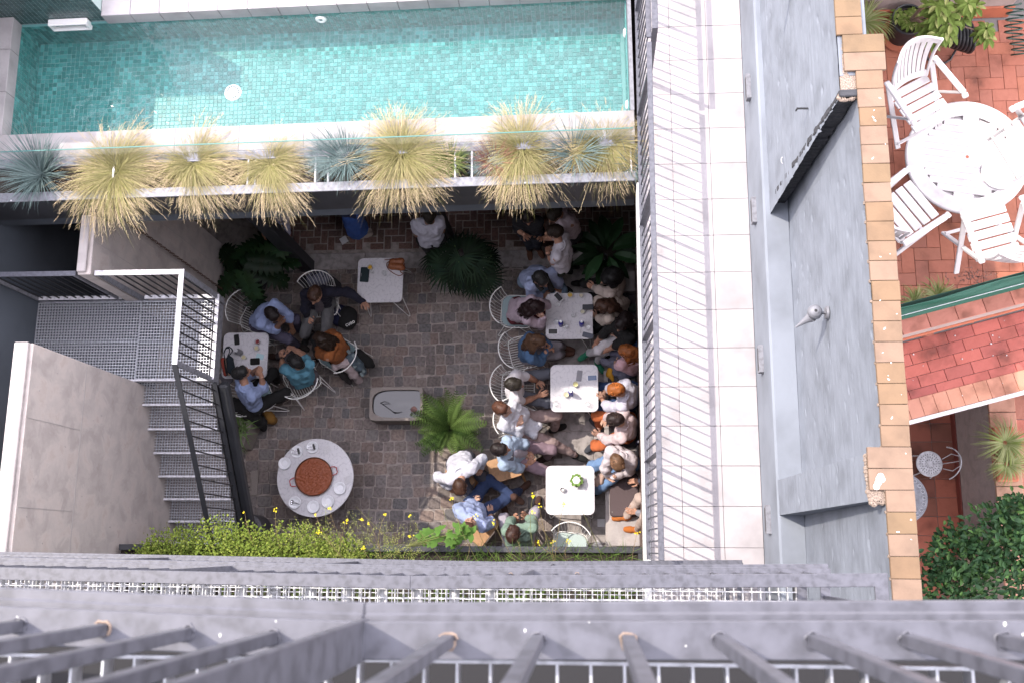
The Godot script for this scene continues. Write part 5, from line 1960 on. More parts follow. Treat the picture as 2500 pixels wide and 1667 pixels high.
func wire_chair(c: Vector3, face: Vector3, label: String, pad: Color = Color(0, 0, 0, 0)) -> void:
	var o := thing("wire_chair", label, "chair", Vector3(c.x, 0, c.z), "white wire chairs around the courtyard")
	var f := Vector3(face.x, 0, face.z).normalized()
	var t := Transform3D(Basis(Vector3.UP, atan2(f.x, f.z)), o.position)
	var g := Geo.new()
	# seat hoop and wires
	var hoop := PackedVector3Array()
	var rp := rounded(0.43, 0.42, 0.1, 4)
	for k in rp.size() + 1:
		hoop.append(t * Vector3(rp[k % rp.size()].x, 0.44, rp[k % rp.size()].y))
	g.tube(hoop, 0.006, 6, false)
	part(o, "seat_frame", g, mats.white_metal)
	g = Geo.new()
	for k in 13:
		var x := -0.19 + 0.38 * k / 12.0
		g.tube(PackedVector3Array([t * Vector3(x, 0.44, -0.2), t * Vector3(x, 0.432, 0), t * Vector3(x, 0.44, 0.2)]), 0.003, 4, false)
	part(o, "seat_wires", g, mats.white_metal)
	# back: a curved top rail and thirteen wires that fan up to it
	g = Geo.new()
	var rail := PackedVector3Array()
	var foot := PackedVector3Array()
	for k in 13:
		var a := deg_to_rad(-62.0 + 124.0 * k / 12.0)
		rail.append(t * Vector3(sin(a) * 0.27, 0.8 - 0.02 * absf(sin(a)), -0.08 - cos(a) * 0.25))
		foot.append(t * Vector3(sin(a) * 0.215, 0.45, -0.04 - cos(a) * 0.18))
	g.tube(rail, 0.0075, 7)
	part(o, "back_rail", g, mats.white_metal)
	g = Geo.new()
	for k in 13:
		g.tube(PackedVector3Array([foot[k], foot[k].lerp(rail[k], 0.5) + t.basis * Vector3(0, -0.02, -0.012), rail[k]]), 0.003 if k % 12 else 0.006, 5, false)
	part(o, "back_wires", g, mats.white_metal)
	for s in [-1.0, 1.0]:
		g = Geo.new()
		hairpin(g, t * Vector3(s * 0.2, 0.44, 0.16), t * Vector3(s * 0.2, 0.44, 0.02), t * Vector3(s * 0.24, 0.006, 0.23))
		part(o, "leg", g, mats.white_metal)
		g = Geo.new()
		hairpin(g, t * Vector3(s * 0.2, 0.44, -0.02), t * Vector3(s * 0.2, 0.44, -0.16), t * Vector3(s * 0.24, 0.006, -0.27))
		part(o, "leg", g, mats.white_metal)
	if pad.a > 0:
		g = Geo.new()
		g.tint = pad
		g.prism(rounded(0.41, 0.4, 0.1, 4), 0.447, 0.475, t, 0.008)
		part(o, "seat_pad", g, mats.cloth)


func stool(c: Vector3, label: String, turn := 0.0) -> void:
	var o := thing("wooden_stool", label, "stool", Vector3(c.x, 0, c.z), "wooden stools")
	var t := Transform3D(Basis(Vector3.UP, turn), o.position)
	var g := Geo.new()
	g.tint = Color(0.42, 0.24, 0.12)
	g.prism(rounded(0.4, 0.3, 0.03, 3), 0.42, 0.445, t, 0.004)
	part(o, "seat", g, mats.wood)
	for s in [-1.0, 1.0]:
		for q in [-1.0, 1.0]:
			g = Geo.new()
			g.tint = Color(0.45, 0.26, 0.13)
			g.bar(t * Vector3(s * 0.17, 0.42, q * 0.12), t * Vector3(s * 0.19, 0.0, -q * 0.2), 0.03, 0.022, Vector3.UP, 0.003)
			part(o, "leg", g, mats.wood)


func patio_chair(c: Vector3, face: Vector3, label: String, y: float) -> void:
	var o := thing("resin_chair", label, "chair", Vector3(c.x, y, c.z), "white slatted resin chairs")
	var f := Vector3(face.x, 0, face.z).normalized()
	var t := Transform3D(Basis(Vector3.UP, atan2(f.x, f.z)).scaled_local(Vector3.ONE * 0.9), o.position)
	var g := Geo.new()
	for k in 5:
		g = Geo.new()
		g.box(t * Transform3D(Basis(Vector3.RIGHT, -0.08), Vector3(0, 0.42 - 0.01 * (4 - k) * 0.5, -0.19 + k * 0.1)), Vector3(0.44, 0.022, 0.085), 0.006)
		part(o, "seat_slat", g, mats.plastic)
	# curved back: frame round seven slits
	var at := func(u: float, h: float) -> Vector3:
		var x := u * (0.2 + 0.045 * h)
		return t * Vector3(x, 0.45 + 0.52 * h, -0.25 - 0.2 * h + 0.1 * u * u * (0.4 + h) - 0.03 * sin(PI * h))
	for k in 8:
		g = Geo.new()
		var u0 := -0.86 + k * 0.215
		var u1 := u0 + 0.165
		for r in 6:
			var h0 := 0.1 + r * 0.13
			var a: Vector3 = at.call(u0, h0)
			var b: Vector3 = at.call(u1, h0)
			var d: Vector3 = at.call(u1, h0 + 0.13)
			var e: Vector3 = at.call(u0, h0 + 0.13)
			var n := (b - a).cross(e - a).normalized() * 0.007
			g.quad(a + n, b + n, d + n, e + n, n)
			g.quad(a - n, b - n, d - n, e - n, -n)
			g.quad(a + n, a - n, e - n, e + n, a - b)
			g.quad(b + n, b - n, d - n, d + n, b - a)
		part(o, "back_slat", g, mats.plastic)
	for q in [[0.0, 0.13], [0.86, 1.0]]:
		g = Geo.new()
		for k in 12:
			var u0 := -1.0 + k / 6.0
			var a: Vector3 = at.call(u0, q[0])
			var b: Vector3 = at.call(u0 + 1 / 6.0, q[0])
			var d: Vector3 = at.call(u0 + 1 / 6.0, q[1])
			var e: Vector3 = at.call(u0, q[1])
			var n := (b - a).cross(e - a).normalized() * 0.009
			g.quad(a + n, b + n, d + n, e + n, n)
			g.quad(a - n, b - n, d - n, e - n, -n)
			g.quad(e + n, d + n, d - n, e - n, Vector3.UP)
			g.quad(a + n, b + n, b - n, a - n, Vector3.DOWN)
		part(o, "back_bar", g, mats.plastic)
	for s in [-1.0, 1.0]:
		g = Geo.new()
		var pts := PackedVector3Array()
		for k in 9:
			pts.append(at.call(s * 0.98, k / 8.0))
		g.tube(pts, 0.014, 8)
		part(o, "back_edge", g, mats.plastic)
		g = Geo.new()
		g.bar(t * Vector3(s * 0.27, 0.62, -0.3), t * Vector3(s * 0.29, 0.66, 0.18), 0.055, 0.028, Vector3.UP, 0.009)
		g.bar(t * Vector3(s * 0.29, 0.66, 0.18), t * Vector3(s * 0.285, 0.645, 0.23), 0.055, 0.028, Vector3.UP, 0.009)
		part(o, "armrest", g, mats.plastic)
		g = Geo.new()
		g.bar(t * Vector3(s * 0.285, 0.64, 0.16), t * Vector3(s * 0.27, 0.0, -0.22), 0.024, 0.045, Vector3.RIGHT, 0.005)
		part(o, "leg", g, mats.plastic)
		g = Geo.new()
		g.bar(t * Vector3(s * 0.25, 0.58, -0.28), t * Vector3(s * 0.25, 0.0, 0.22), 0.024, 0.045, Vector3.RIGHT, 0.005)
		part(o, "leg", g, mats.plastic)
	g = Geo.new()
	g.bar(t * Vector3(-0.26, 0.06, 0.19), t * Vector3(0.26, 0.06, 0.19), 0.03, 0.02, Vector3.UP, 0.004)
	part(o, "stretcher", g, mats.plastic)


func build_furniture() -> void:
	var g: Geo
	marble_table(Vector3(-2.698, 0.73, -3.460), "square marble table with a tan handbag and a dark clutch on it")
	marble_table(Vector3(-4.441, 0.73, -2.479), "square marble table against the stair railing, with a grey bottle on it")
	marble_table(Vector3(-0.238, 0.73, -2.951), "square marble table with two blue bottles, the most crowded one")
	marble_table(Vector3(-0.179, 0.73, -2.024), "square marble table with one blue bottle and two yellow drinks")
	marble_table(Vector3(-0.238, 0.73, -0.755), "square marble table in full sun with a white flower on it")

	var rt := thing("round_table", "round marble table with a big pan of rice in the middle", "table", Vector3.ZERO + Vector3(-3.644, 0, -0.960) * Vector3(1, 0, 1))
	var c: Vector3 = Vector3(-3.438, 0.745, -0.906)
	rt.position = Vector3(c.x, 0, c.z)
	g = Geo.new()
	var rim := PackedVector2Array()
	for k in 64:
		rim.append(Vector2(cos(TAU * k / 64), sin(TAU * k / 64)) * 0.49)
	g.prism(rim, 0.72, 0.745, Transform3D(Basis(), rt.position), 0.004)
	part(rt, "table_top", g, mats.marble)
	g = Geo.new()
	g.lathe(PackedVector2Array([Vector2(0.0, 0.72), Vector2(0.12, 0.72), Vector2(0.045, 0.66), Vector2(0.04, 0.1), Vector2(0.2, 0.03), Vector2(0.24, 0.0)]), Transform3D(Basis(), rt.position), 24)
	part(rt, "pedestal", g, mats.white_metal)

	wire_chair(Vector3(-4.394, 0.45, -3.059), Vector3(0.8, 0, 0.38), "white wire chair of the man in pale blue hunched forward near the split-leaf plant")
	wire_chair(Vector3(-3.537, 0.45, -3.257), Vector3(0.05, 0, 1), "white wire chair under the man in the navy blazer")
	wire_chair(Vector3(-3.287, 0.45, -2.538), Vector3(-0.8, 0, -0.5), "white wire chair hung with a pale jacket behind the woman in rust", Color(0.3, 0.42, 0.45, 1))
	wire_chair(Vector3(-3.760, 0.45, -2.220), Vector3(-0.5, 0, -0.87), "white wire chair of the man in the turquoise shirt, seen from behind")
	wire_chair(Vector3(-4.355, 0.45, -1.974), Vector3(0.85, 0, -0.4), "white wire chair of the dark-haired man by the stair railing", Color(0.3, 0.42, 0.45, 1))
	wire_chair(Vector3(-0.922, 0.45, -3.086), Vector3(1, 0, 0.05), "white wire chair with a grey pad under the woman in lilac", Color(0.34, 0.44, 0.46, 1))
	wire_chair(Vector3(-0.807, 0.45, -2.551), Vector3(0.97, 0, -0.22), "white wire chair of the woman in the denim jacket")
	wire_chair(Vector3(-0.907, 0.45, -2.081), Vector3(1, 0, 0.02), "white wire chair of the man holding sunglasses")
	wire_chair(Vector3(-0.864, 0.45, -1.614), Vector3(0.92, 0, 0.3), "white wire chair of the man with folded arms")
	wire_chair(Vector3(-0.253, 0.45, -0.038), Vector3(-0.12, 0, 1), "empty white wire chair with a pale mint pad at the sunny corner", Color(0.5, 0.6, 0.58, 1))
	stool(Vector3(-1.079, 0.43, -1.047), "wooden stool under the man in the open denim shirt", 0.3)
	stool(Vector3(-1.361, 0.43, -0.301), "wooden stool under the man with crossed legs in dark jeans", 0.9)
	stool(Vector3(-0.872, 0.43, -0.083), "wooden stool under the man in the sage green shirt", 0.2)
	stool(Vector3(-1.600, 0.43, -1.047), "wooden stool under the man bending forward in a white shirt", -0.4)

	# concrete bench and its cushions along the right-hand wall
	var be := thing("concrete_bench", "long low concrete bench along the wall under the walkway", "bench", Vector3(0.45, 0, -1.4))
	for q in [[-2.3, -1.55], [-1.545, -0.83], [-0.825, -0.085]]:
		g = Geo.new()
		g.slab(Vector3(0.195, 0.34, q[0]), Vector3(0.62, 0.425, q[1]), 0.008)
		part(be, "bench_slab", g, mats.concrete_pale)
	g = Geo.new()
	g.slab(Vector3(0.25, 0, -2.25), Vector3(0.6, 0.34, -0.13))
	part(be, "base", g, mats.concrete)
	g = Geo.new()
	g.slab(Vector3(0.42, 0, -3.62), Vector3(0.62, 0.44, -3.34), 0.01)
	single("stone_block", "plain grey stone block at the far end of the dark sofa", "block", g, mats.concrete_pale, Vector3(0.52, 0, -3.5))
	var so := thing("low_sofa", "low dark grey sofa seat between the stone block and the bench", "sofa", Vector3(0.48, 0, -2.8))
	g = Geo.new()
	g.slab(Vector3(0.32, 0, -3.33), Vector3(0.66, 0.3, -2.31), 0.01)
	part(so, "base", g, mats.anthracite)
	for q in [[-3.32, -2.84], [-2.83, -2.32]]:
		g = Geo.new()
		g.tint = Color(0.055, 0.05, 0.055)
		g.slab(Vector3(0.31, 0.3, q[0]), Vector3(0.64, 0.43, q[1]), 0.03)
		part(so, "seat_cushion", g, mats.cloth)
	for q in [[-2.28, -1.8, "dark bench cushion below the ginger woman in pink"], [-1.78, -1.3, "dark bench cushion below the red-haired man"], [-0.98, -0.44, "dark taupe bench cushion lying in the sun beside the flower table"]]:
		g = Geo.new()
		g.tint = Color(0.115, 0.085, 0.088) if q[0] > -1 else Color(0.05, 0.045, 0.05)
		g.prism(rounded(0.36, q[1] - q[0], 0.05, 4), 0.43, 0.5, Transform3D(Basis(), Vector3(0.43, 0, (q[0] + q[1]) / 2)), 0.018)
		var cu := single("bench_cushion", q[2], "cushion", g, mats.cloth, Vector3(0.43, 0.43, (q[0] + q[1]) / 2))
		if q[0] > -1:
			g = Geo.new()
			for e in [[0.27, -0.9], [0.28, -0.5], [0.5, -0.88]]:
				g.lathe(PackedVector2Array([Vector2(0, 0.002), Vector2(0.009, 0.0)]), Transform3D(Basis(), Vector3(e[0], 0.5, e[1])), 8)
			part(cu, "stain", g, mats.white_metal if false else mats.joint)
	g = Geo.new()
	g.slab(Vector3(0.62, 0, -4.0), Vector3(0.66, 4.0, 1.25))
	g.slab(Vector3(0.66, 0, -6.9), Vector3(0.9, 4.2, 1.25))
	single("courtyard_wall", "brown shaded wall behind the bench, mostly hidden below the walkway", "wall", g, mat("brown_wall", Color(0.16, 0.11, 0.09), 0.85, "cloudy", 0.8), Vector3(0.7, 0, -2.5))

	# water trough
	var tr := thing("stone_trough", "old stone trough filled with still water in the middle of the courtyard", "trough", Vector3(-2.507, 0, -1.862))
	g = Geo.new()
	var tt := Transform3D(Basis(), Vector3(-2.493, 0, -1.879))
	var outer := PackedVector2Array()
	var inner := PackedVector2Array()
	for k in 40:
		var a := TAU * k / 40
		var e := Vector2(cos(a), sin(a))
		var q := pow(pow(absf(e.x), 14.0) + pow(absf(e.y), 14.0), -1.0 / 14.0)
		outer.append(Vector2(e.x * q * 0.355, e.y * q * 0.222))
		var po := 12.0 if e.x > 0.0 else 3.2
		q = pow(pow(absf(e.x), po) + pow(absf(e.y), po), -1.0 / po)
		inner.append(Vector2(e.x * q * 0.315, e.y * q * 0.182))
	for k in 40:
		var a := outer[k]
		var b := outer[(k + 1) % 40]
		var i0 := inner[k]
		var i1 := inner[(k + 1) % 40]
		var v3 := func(p: Vector2, y: float, s := 1.0) -> Vector3: return tt * Vector3(p.x * s, y, p.y * s)
		g.quad(v3.call(a, 0.44), v3.call(b, 0.44), v3.call(b, 0.0, 0.96), v3.call(a, 0.0, 0.96), Vector3(a.x, 0, a.y))
		g.quad(v3.call(a, 0.44), v3.call(b, 0.44), v3.call(b, 0.455, 0.985), v3.call(a, 0.455, 0.985), Vector3(a.x, 0.3, a.y))
		g.quad(v3.call(a, 0.455, 0.985), v3.call(b, 0.455, 0.985), v3.call(i1, 0.455), v3.call(i0, 0.455), Vector3.UP)
		g.quad(v3.call(i0, 0.455), v3.call(i1, 0.455), v3.call(i1, 0.1), v3.call(i0, 0.1), Vector3(-a.x, 0, -a.y))
	part(tr, "stone_basin", g, mats.stone)
	g = Geo.new()
	g.prism(inner, 0.1, 0.405, tt, 0.0)
	part(tr, "still_water", g, mats.still_water)
	g = Geo.new()
	g.tube(PackedVector3Array([Vector3(-2.695, 0.47, -1.890), Vector3(-2.590, 0.5, -1.820), Vector3(-2.521, 0.46, -1.768), Vector3(-2.466, 0.43, -1.768), Vector3(-2.418, 0.43, -1.781)]), PackedFloat32Array([0.006, 0.005, 0.006, 0.004, 0.002]), 6)
	g.tube(PackedVector3Array([Vector3(-2.695, 0.47, -1.890), Vector3(-2.634, 0.5, -1.902), Vector3(-2.580, 0.46, -1.891)]), PackedFloat32Array([0.005, 0.006, 0.003]), 6)
	single("iron_twig", "dark forked iron twig lying over the end of the water trough", "twig", g, mats.black_steel, Vector3(-2.695, 0.47, -1.890))
	g = Geo.new()
	g.tint = Color(0.14, 0.08, 0.075)
	var hs := PackedVector2Array()
	for k in 18:
		var a := TAU * k / 18
		hs.append(Vector2(cos(a) * 0.045, sin(a) * 0.036 - (0.012 * (1 - absf(cos(a))) if sin(a) < 0 else 0.0)))
	g.prism(hs, 0.404, 0.414, Transform3D(Basis(), Vector3(-2.265, 0.41, -1.807) * Vector3(1, 0, 1)), 0.003)
	single("floating_leaf", "brown fallen leaf floating on the trough water", "leaf", g, mats.flat_leaf, Vector3(-2.265, 0.41, -1.807))

	# neighbour's plastic table and chairs, metal patio set
	site = Transform3D(Basis.from_scale(Vector3.ONE * 0.845), Vector3(0, 2.046, 0))
	var y := 2.505
	var tc := Vector3(3.885, y, -3.98)
	var pt := thing("resin_table", "large round white plastic table with a slatted top on the neighbour's terrace", "table", tc)
	g = Geo.new()
	var ring: Array[PackedVector2Array] = []
	var T := Transform3D(Basis(Vector3.UP, -0.17), tc)
	g.lathe(PackedVector2Array([Vector2(0.45, 0.715), Vector2(0.452, 0.7285), Vector2(0.6, 0.7285), Vector2(0.612, 0.72), Vector2(0.614, 0.7), Vector2(0.6, 0.69), Vector2(0.475, 0.7)]), T, 72)
	part(pt, "rim", g, mats.plastic)
	for k in 13:
		var z0 := -0.468 + k * 0.072
		var zc := maxf(absf(z0), absf(z0 + 0.068))
		var hw := sqrt(maxf(0.0, 0.4745 * 0.4745 - zc * zc))
		if hw > 0.05:
			g = Geo.new()
			g.box(T * Transform3D(Basis(), Vector3(0, 0.715, z0 + 0.034)), Vector3(hw * 2, 0.024, 0.0708), 0.0025)
			part(pt, "table_slat", g, mats.plastic)
	g = Geo.new()
	g.lathe(PackedVector2Array([Vector2(0.0, 0.69), Vector2(0.474, 0.69)]), T, 40)
	part(pt, "under_panel", g, mats.plastic)
	g = Geo.new()
	g.lathe(PackedVector2Array([Vector2(0.0, 0.7285), Vector2(0.017, 0.7285)]), T, 16)
	part(pt, "parasol_hole", g, mats.terracotta_trim)
	g = Geo.new()
	g.lathe(PackedVector2Array([Vector2(0.0, 0.734), Vector2(0.13, 0.734), Vector2(0.185, 0.742), Vector2(0.19, 0.738), Vector2(0.15, 0.7295), Vector2(0, 0.7295)]), T * Transform3D(Basis(), Vector3(0.33, 0, 0.12)), 40)
	single("serving_plate", "big white plate lying on the white plastic table", "plate", g, mats.plastic, T * Vector3(0.33, 0.73, 0.12))
	for k in 4:
		var a := PI / 4 + k * PI / 2 + 0.1
		g = Geo.new()
		g.bar(T * Vector3(cos(a) * 0.2, 0.69, sin(a) * 0.2), T * Vector3(cos(a) * 0.52, 0.0, sin(a) * 0.52), 0.07, 0.04, Vector3.UP, 0.008)
		part(pt, "leg", g, mats.plastic)
	patio_chair(Vector3(3.56, y, -4.72), Vector3(0.4, 0, 0.75), "white slatted chair at the top left of the plastic table", y)
	patio_chair(Vector3(3.3, y, -3.5), Vector3(0.8, 0, -0.55), "white slatted chair half hidden behind the orange cap tiles", y)
	patio_chair(Vector3(4.16, y, -3.25), Vector3(-0.25, 0, -0.95), "white slatted chair at the near side of the plastic table", y)
	patio_chair(Vector3(4.72, y, -4.32), Vector3(-0.85, 0, 0.4), "white slatted chair cut off by the right edge of the picture", y)
	var mt := thing("metal_table", "round grey metal table in the dark lower patio", "table", Vector3(3.73, 0, -0.67))
	g = Geo.new()
	var M := Transform3D(Basis(), Vector3(3.73, 0, -0.67))
	g.lathe(PackedVector2Array([Vector2(0.0, 0.722), Vector2(0.27, 0.722), Vector2(0.275, 0.725), Vector2(0.31, 0.72), Vector2(0.312, 0.7), Vector2(0, 0.7)]), M, 48)
	part(mt, "table_top", g, mats.steel)
	g = Geo.new()
	for k in 22:
		var a := TAU * k / 22
		var p := PackedVector3Array()
		for s in 9:
			var b := TAU * s / 8
			p.append(M * Vector3(cos(a) * 0.265 + cos(b) * 0.022, 0.724, sin(a) * 0.265 + sin(b) * 0.022))
		g.tube(p, 0.0025, 4, false)
	part(mt, "scroll_border", g, mats.pale_steel)
	for k in 3:
		g = Geo.new()
		var a := TAU * k / 3 + 0.4
		g.tube(PackedVector3Array([M * Vector3(0, 0.7, 0), M * Vector3(cos(a) * 0.06, 0.35, sin(a) * 0.06), M * Vector3(cos(a) * 0.26, 0, sin(a) * 0.26)]), 0.012, 6)
		part(mt, "leg", g, mats.black_steel)
	var mc := thing("metal_chair", "wrought metal chair with a round pierced seat in the dark lower patio", "chair", Vector3(4.18, 0, -1.1))
	M = Transform3D(Basis(), Vector3(4.18, 0, -1.1))
	g = Geo.new()
	g.lathe(PackedVector2Array([Vector2(0.0, 0.452), Vector2(0.15, 0.452), Vector2(0.158, 0.446), Vector2(0.158, 0.44), Vector2(0, 0.44)]), M, 36)
	part(mc, "seat", g, mats.pale_steel)
	g = Geo.new()
	for r in [[0.05, 12], [0.085, 18], [0.115, 26]]:
		for k in r[1]:
			var a: float = TAU * k / r[1]
			g.bar(M * Vector3(cos(a) * (r[0] - 0.009), 0.4525, sin(a) * (r[0] - 0.009)), M * Vector3(cos(a) * (r[0] + 0.009), 0.4525, sin(a) * (r[0] + 0.009)), 0.006, 0.002)
	part(mc, "pierced_slots", g, mats.black_steel)
	g = Geo.new()
	var back := PackedVector3Array()
	for k in 15:
		var a := deg_to_rad(-75.0 + 150.0 * k / 14.0)
		back.append(M * Vector3(0.17 + 0.16 * cos(a) * 0.4, 0.45 + 0.42 * cos(a), 0.2 * sin(a)))
	g.tube(back, 0.008, 6)
	for s in [-0.06, 0.0, 0.06]:
		g.tube(PackedVector3Array([M * Vector3(0.16, 0.45, s), M * Vector3(0.2, 0.65, s * 1.7), M * Vector3(0.22, 0.84, s)]), 0.005, 5)
	part(mc, "scroll_back", g, mats.pale_steel)
	for k in 4:
		g = Geo.new()
		var a := PI / 4 + k * PI / 2
		g.tube(PackedVector3Array([M * Vector3(cos(a) * 0.14, 0.44, sin(a) * 0.14), M * Vector3(cos(a) * 0.2, 0, sin(a) * 0.2)]), 0.008, 6)
		part(mc, "leg", g, mats.pale_steel)
	site = Transform3D()


# ---------------------------------------------------------------- people
# Bodies, clothes and hair are skeletons of tapered capsules, joined smoothly and meshed with surface nets.
func blob(g: Geo, bones: Array, cell: float, k: float, rumple := 0.0, seed_ := 1) -> void:
	var lo := Vector3.INF
	var hi := -Vector3.INF
	for b in bones:
		var r: float = maxf(b[2], b[3]) + cell * 2.5
		lo = lo.min((b[0] as Vector3).min(b[1]) - Vector3.ONE * r)
		hi = hi.max((b[0] as Vector3).max(b[1]) + Vector3.ONE * r)
	var nx := int((hi.x - lo.x) / cell) + 2
	var ny := int((hi.y - lo.y) / cell) + 2
	var nz := int((hi.z - lo.z) / cell) + 2
	var grid := PackedFloat32Array()
	grid.resize(nx * ny * nz)
	grid.fill(9.0)
	var sx := 1
	var sy := nx
	var sz := nx * ny
	for bone in bones:
		var a: Vector3 = bone[0]
		var b: Vector3 = bone[1]
		var ra: float = bone[2]
		var rb: float = bone[3]
		var dr := rb - ra
		var m := maxf(ra, rb) + k * 0.6 + cell * 2.0
		var l := (a.min(b) - Vector3.ONE * m - lo) / cell
		var h := (a.max(b) + Vector3.ONE * m - lo) / cell
		var i0 := maxi(int(l.x), 0)
		var i1 := mini(int(h.x) + 1, nx - 1)
		var j0 := maxi(int(l.y), 0)
		var j1 := mini(int(h.y) + 1, ny - 1)
		var k0 := maxi(int(l.z), 0)
		var k1 := mini(int(h.z) + 1, nz - 1)
		var ab := b - a
		var inv := 1.0 / maxf(ab.dot(ab), 1e-9)
		for z in range(k0, k1 + 1):
			for y in range(j0, j1 + 1):
				var p := lo + Vector3(i0, y, z) * cell - a
				var at := z * sz + y * sy + i0
				for x in range(i0, i1 + 1):
					var t := clampf(p.dot(ab) * inv, 0.0, 1.0)
					var d := (p - ab * t).length() - ra - dr * t
					var q := grid[at]
					if d < q + k:
						if q > d + k:
							grid[at] = d
						else:
							var w := k - absf(d - q)
							grid[at] = minf(d, q) - w * w * 0.25 / k
					p.x += cell
					at += 1
	var where := {}
	var noise_ := FastNoiseLite.new()
	noise_.seed = seed_
	noise_.frequency = 8.0
	noise_.fractal_octaves = 2
	var near := cell * 1.8
	var live := PackedInt32Array()
	for z in nz - 1:
		for y in ny - 1:
			var at := z * sz + y * sy
			for x in nx - 1:
				var q := grid[at]
				if q < near and q > -near:
					live.append(at)
				at += 1
	var kept := PackedInt32Array()
	for at in live:
		var c0 := grid[at]
		var c1 := grid[at + 1]
		var c2 := grid[at + sy]
		var c3 := grid[at + sy + 1]
		var c4 := grid[at + sz]
		var c5 := grid[at + sz + 1]
		var c6 := grid[at + sz + sy]
		var c7 := grid[at + sz + sy + 1]
		var neg := int(c0 < 0) + int(c1 < 0) + int(c2 < 0) + int(c3 < 0) + int(c4 < 0) + int(c5 < 0) + int(c6 < 0) + int(c7 < 0)
		if neg == 0 or neg == 8:
			continue
		var grad := Vector3(c1 + c3 + c5 + c7 - c0 - c2 - c4 - c6, c2 + c3 + c6 + c7 - c0 - c1 - c4 - c5, c4 + c5 + c6 + c7 - c0 - c1 - c2 - c3) * (0.25 / cell)
		var mean := (c0 + c1 + c2 + c3 + c4 + c5 + c6 + c7) * 0.125
		var z := at / sz
		var y := (at - z * sz) / sy
		var x := at - z * sz - y * sy
		var gl := maxf(grad.length_squared(), 0.05)
		var off := grad * (mean / gl)
		off = off.clamp(Vector3.ONE * -cell * 0.5, Vector3.ONE * cell * 0.5)
		var p := lo + (Vector3(x, y, z) + Vector3.ONE * 0.5) * cell - off
		var n := grad.normalized()
		if rumple > 0.0:
			var e := 0.012
			var v0 := noise_.get_noise_3dv(p)
			var dn := Vector3(noise_.get_noise_3d(p.x + e, p.y, p.z) - v0, noise_.get_noise_3d(p.x, p.y + e, p.z) - v0, noise_.get_noise_3d(p.x, p.y, p.z + e) - v0) / e
			p += n * v0 * rumple
			n = (n - dn * rumple).normalized()
		where[at] = g.pt(p, n)
		kept.append(at)
	for at in kept:
		var z := at / sz
		var y := (at - z * sz) / sy
		var x := at - z * sz - y * sy
		if x == 0 or y == 0 or z == 0:
			continue
		var s := grid[at] < 0.0
		if s != (grid[at + 1] < 0.0):
			net(g, where, at, at - sy, at - sy - sz, at - sz)
		if s != (grid[at + sy] < 0.0):
			net(g, where, at, at - 1, at - 1 - sz, at - sz)
		if s != (grid[at + sz] < 0.0):
			net(g, where, at, at - 1, at - 1 - sy, at - sy)


func net(g: Geo, where: Dictionary, a: int, b: int, c: int, d: int) -> void:
	if where.has(b) and where.has(c) and where.has(d):
		g.face(where[a], where[b], where[c])
		g.face(where[a], where[c], where[d])


var head_form: Geo
var hand_forms := []
var shoe_form: Geo
var sole_form: Geo
var hair_forms := {}


func hand_bones(curl: float) -> Array:
	var o := [[Vector3(-0.01, 0, -0.03), Vector3(-0.01, 0, 0.03), 0.02, 0.018], [Vector3(0.01, 0, -0.03), Vector3(0.01, 0, 0.03), 0.02, 0.018]]
	var xs := [0.028, 0.0095, -0.0095, -0.027]
	var ls := [0.072, 0.08, 0.074, 0.058]
	for f in 4:
		var p := Vector3(xs[f], 0.003, 0.088 - 0.006 * absf(f - 1.2))
		o.append([Vector3(xs[f] * 0.6, 0, 0.02), p, 0.0145, 0.0115])
		var a := curl * 0.5
		for s in 3:
			var l: float = ls[f] * [0.45, 0.31, 0.24][s]
			a += curl * (0.7 if s == 0 else 1.0)
			var q := p + Vector3(xs[f] * 0.9, 0, 0).normalized() * l * 0.09 * (1 if curl < 0.5 else 0) + Vector3(0, -sin(a), cos(a)) * l
			o.append([p, q, 0.0098 - 0.0009 * s, 0.0088 - 0.001 * s])
			p = q
	var t0 := Vector3(0.02, -0.006, 0.022)
	var t1 := t0 + Vector3(0.03, -0.012, 0.028)
	var t2 := t1 + Vector3(0.012, -0.006 - 0.012 * curl, 0.029)
	var t3 := t2 + Vector3(0.002 - 0.012 * curl, -0.006, 0.025)
	o.append([t0, t1, 0.0155, 0.0115])
	o.append([t1, t2, 0.011, 0.0098])
	o.append([t2, t3, 0.0098, 0.0075])
	return o


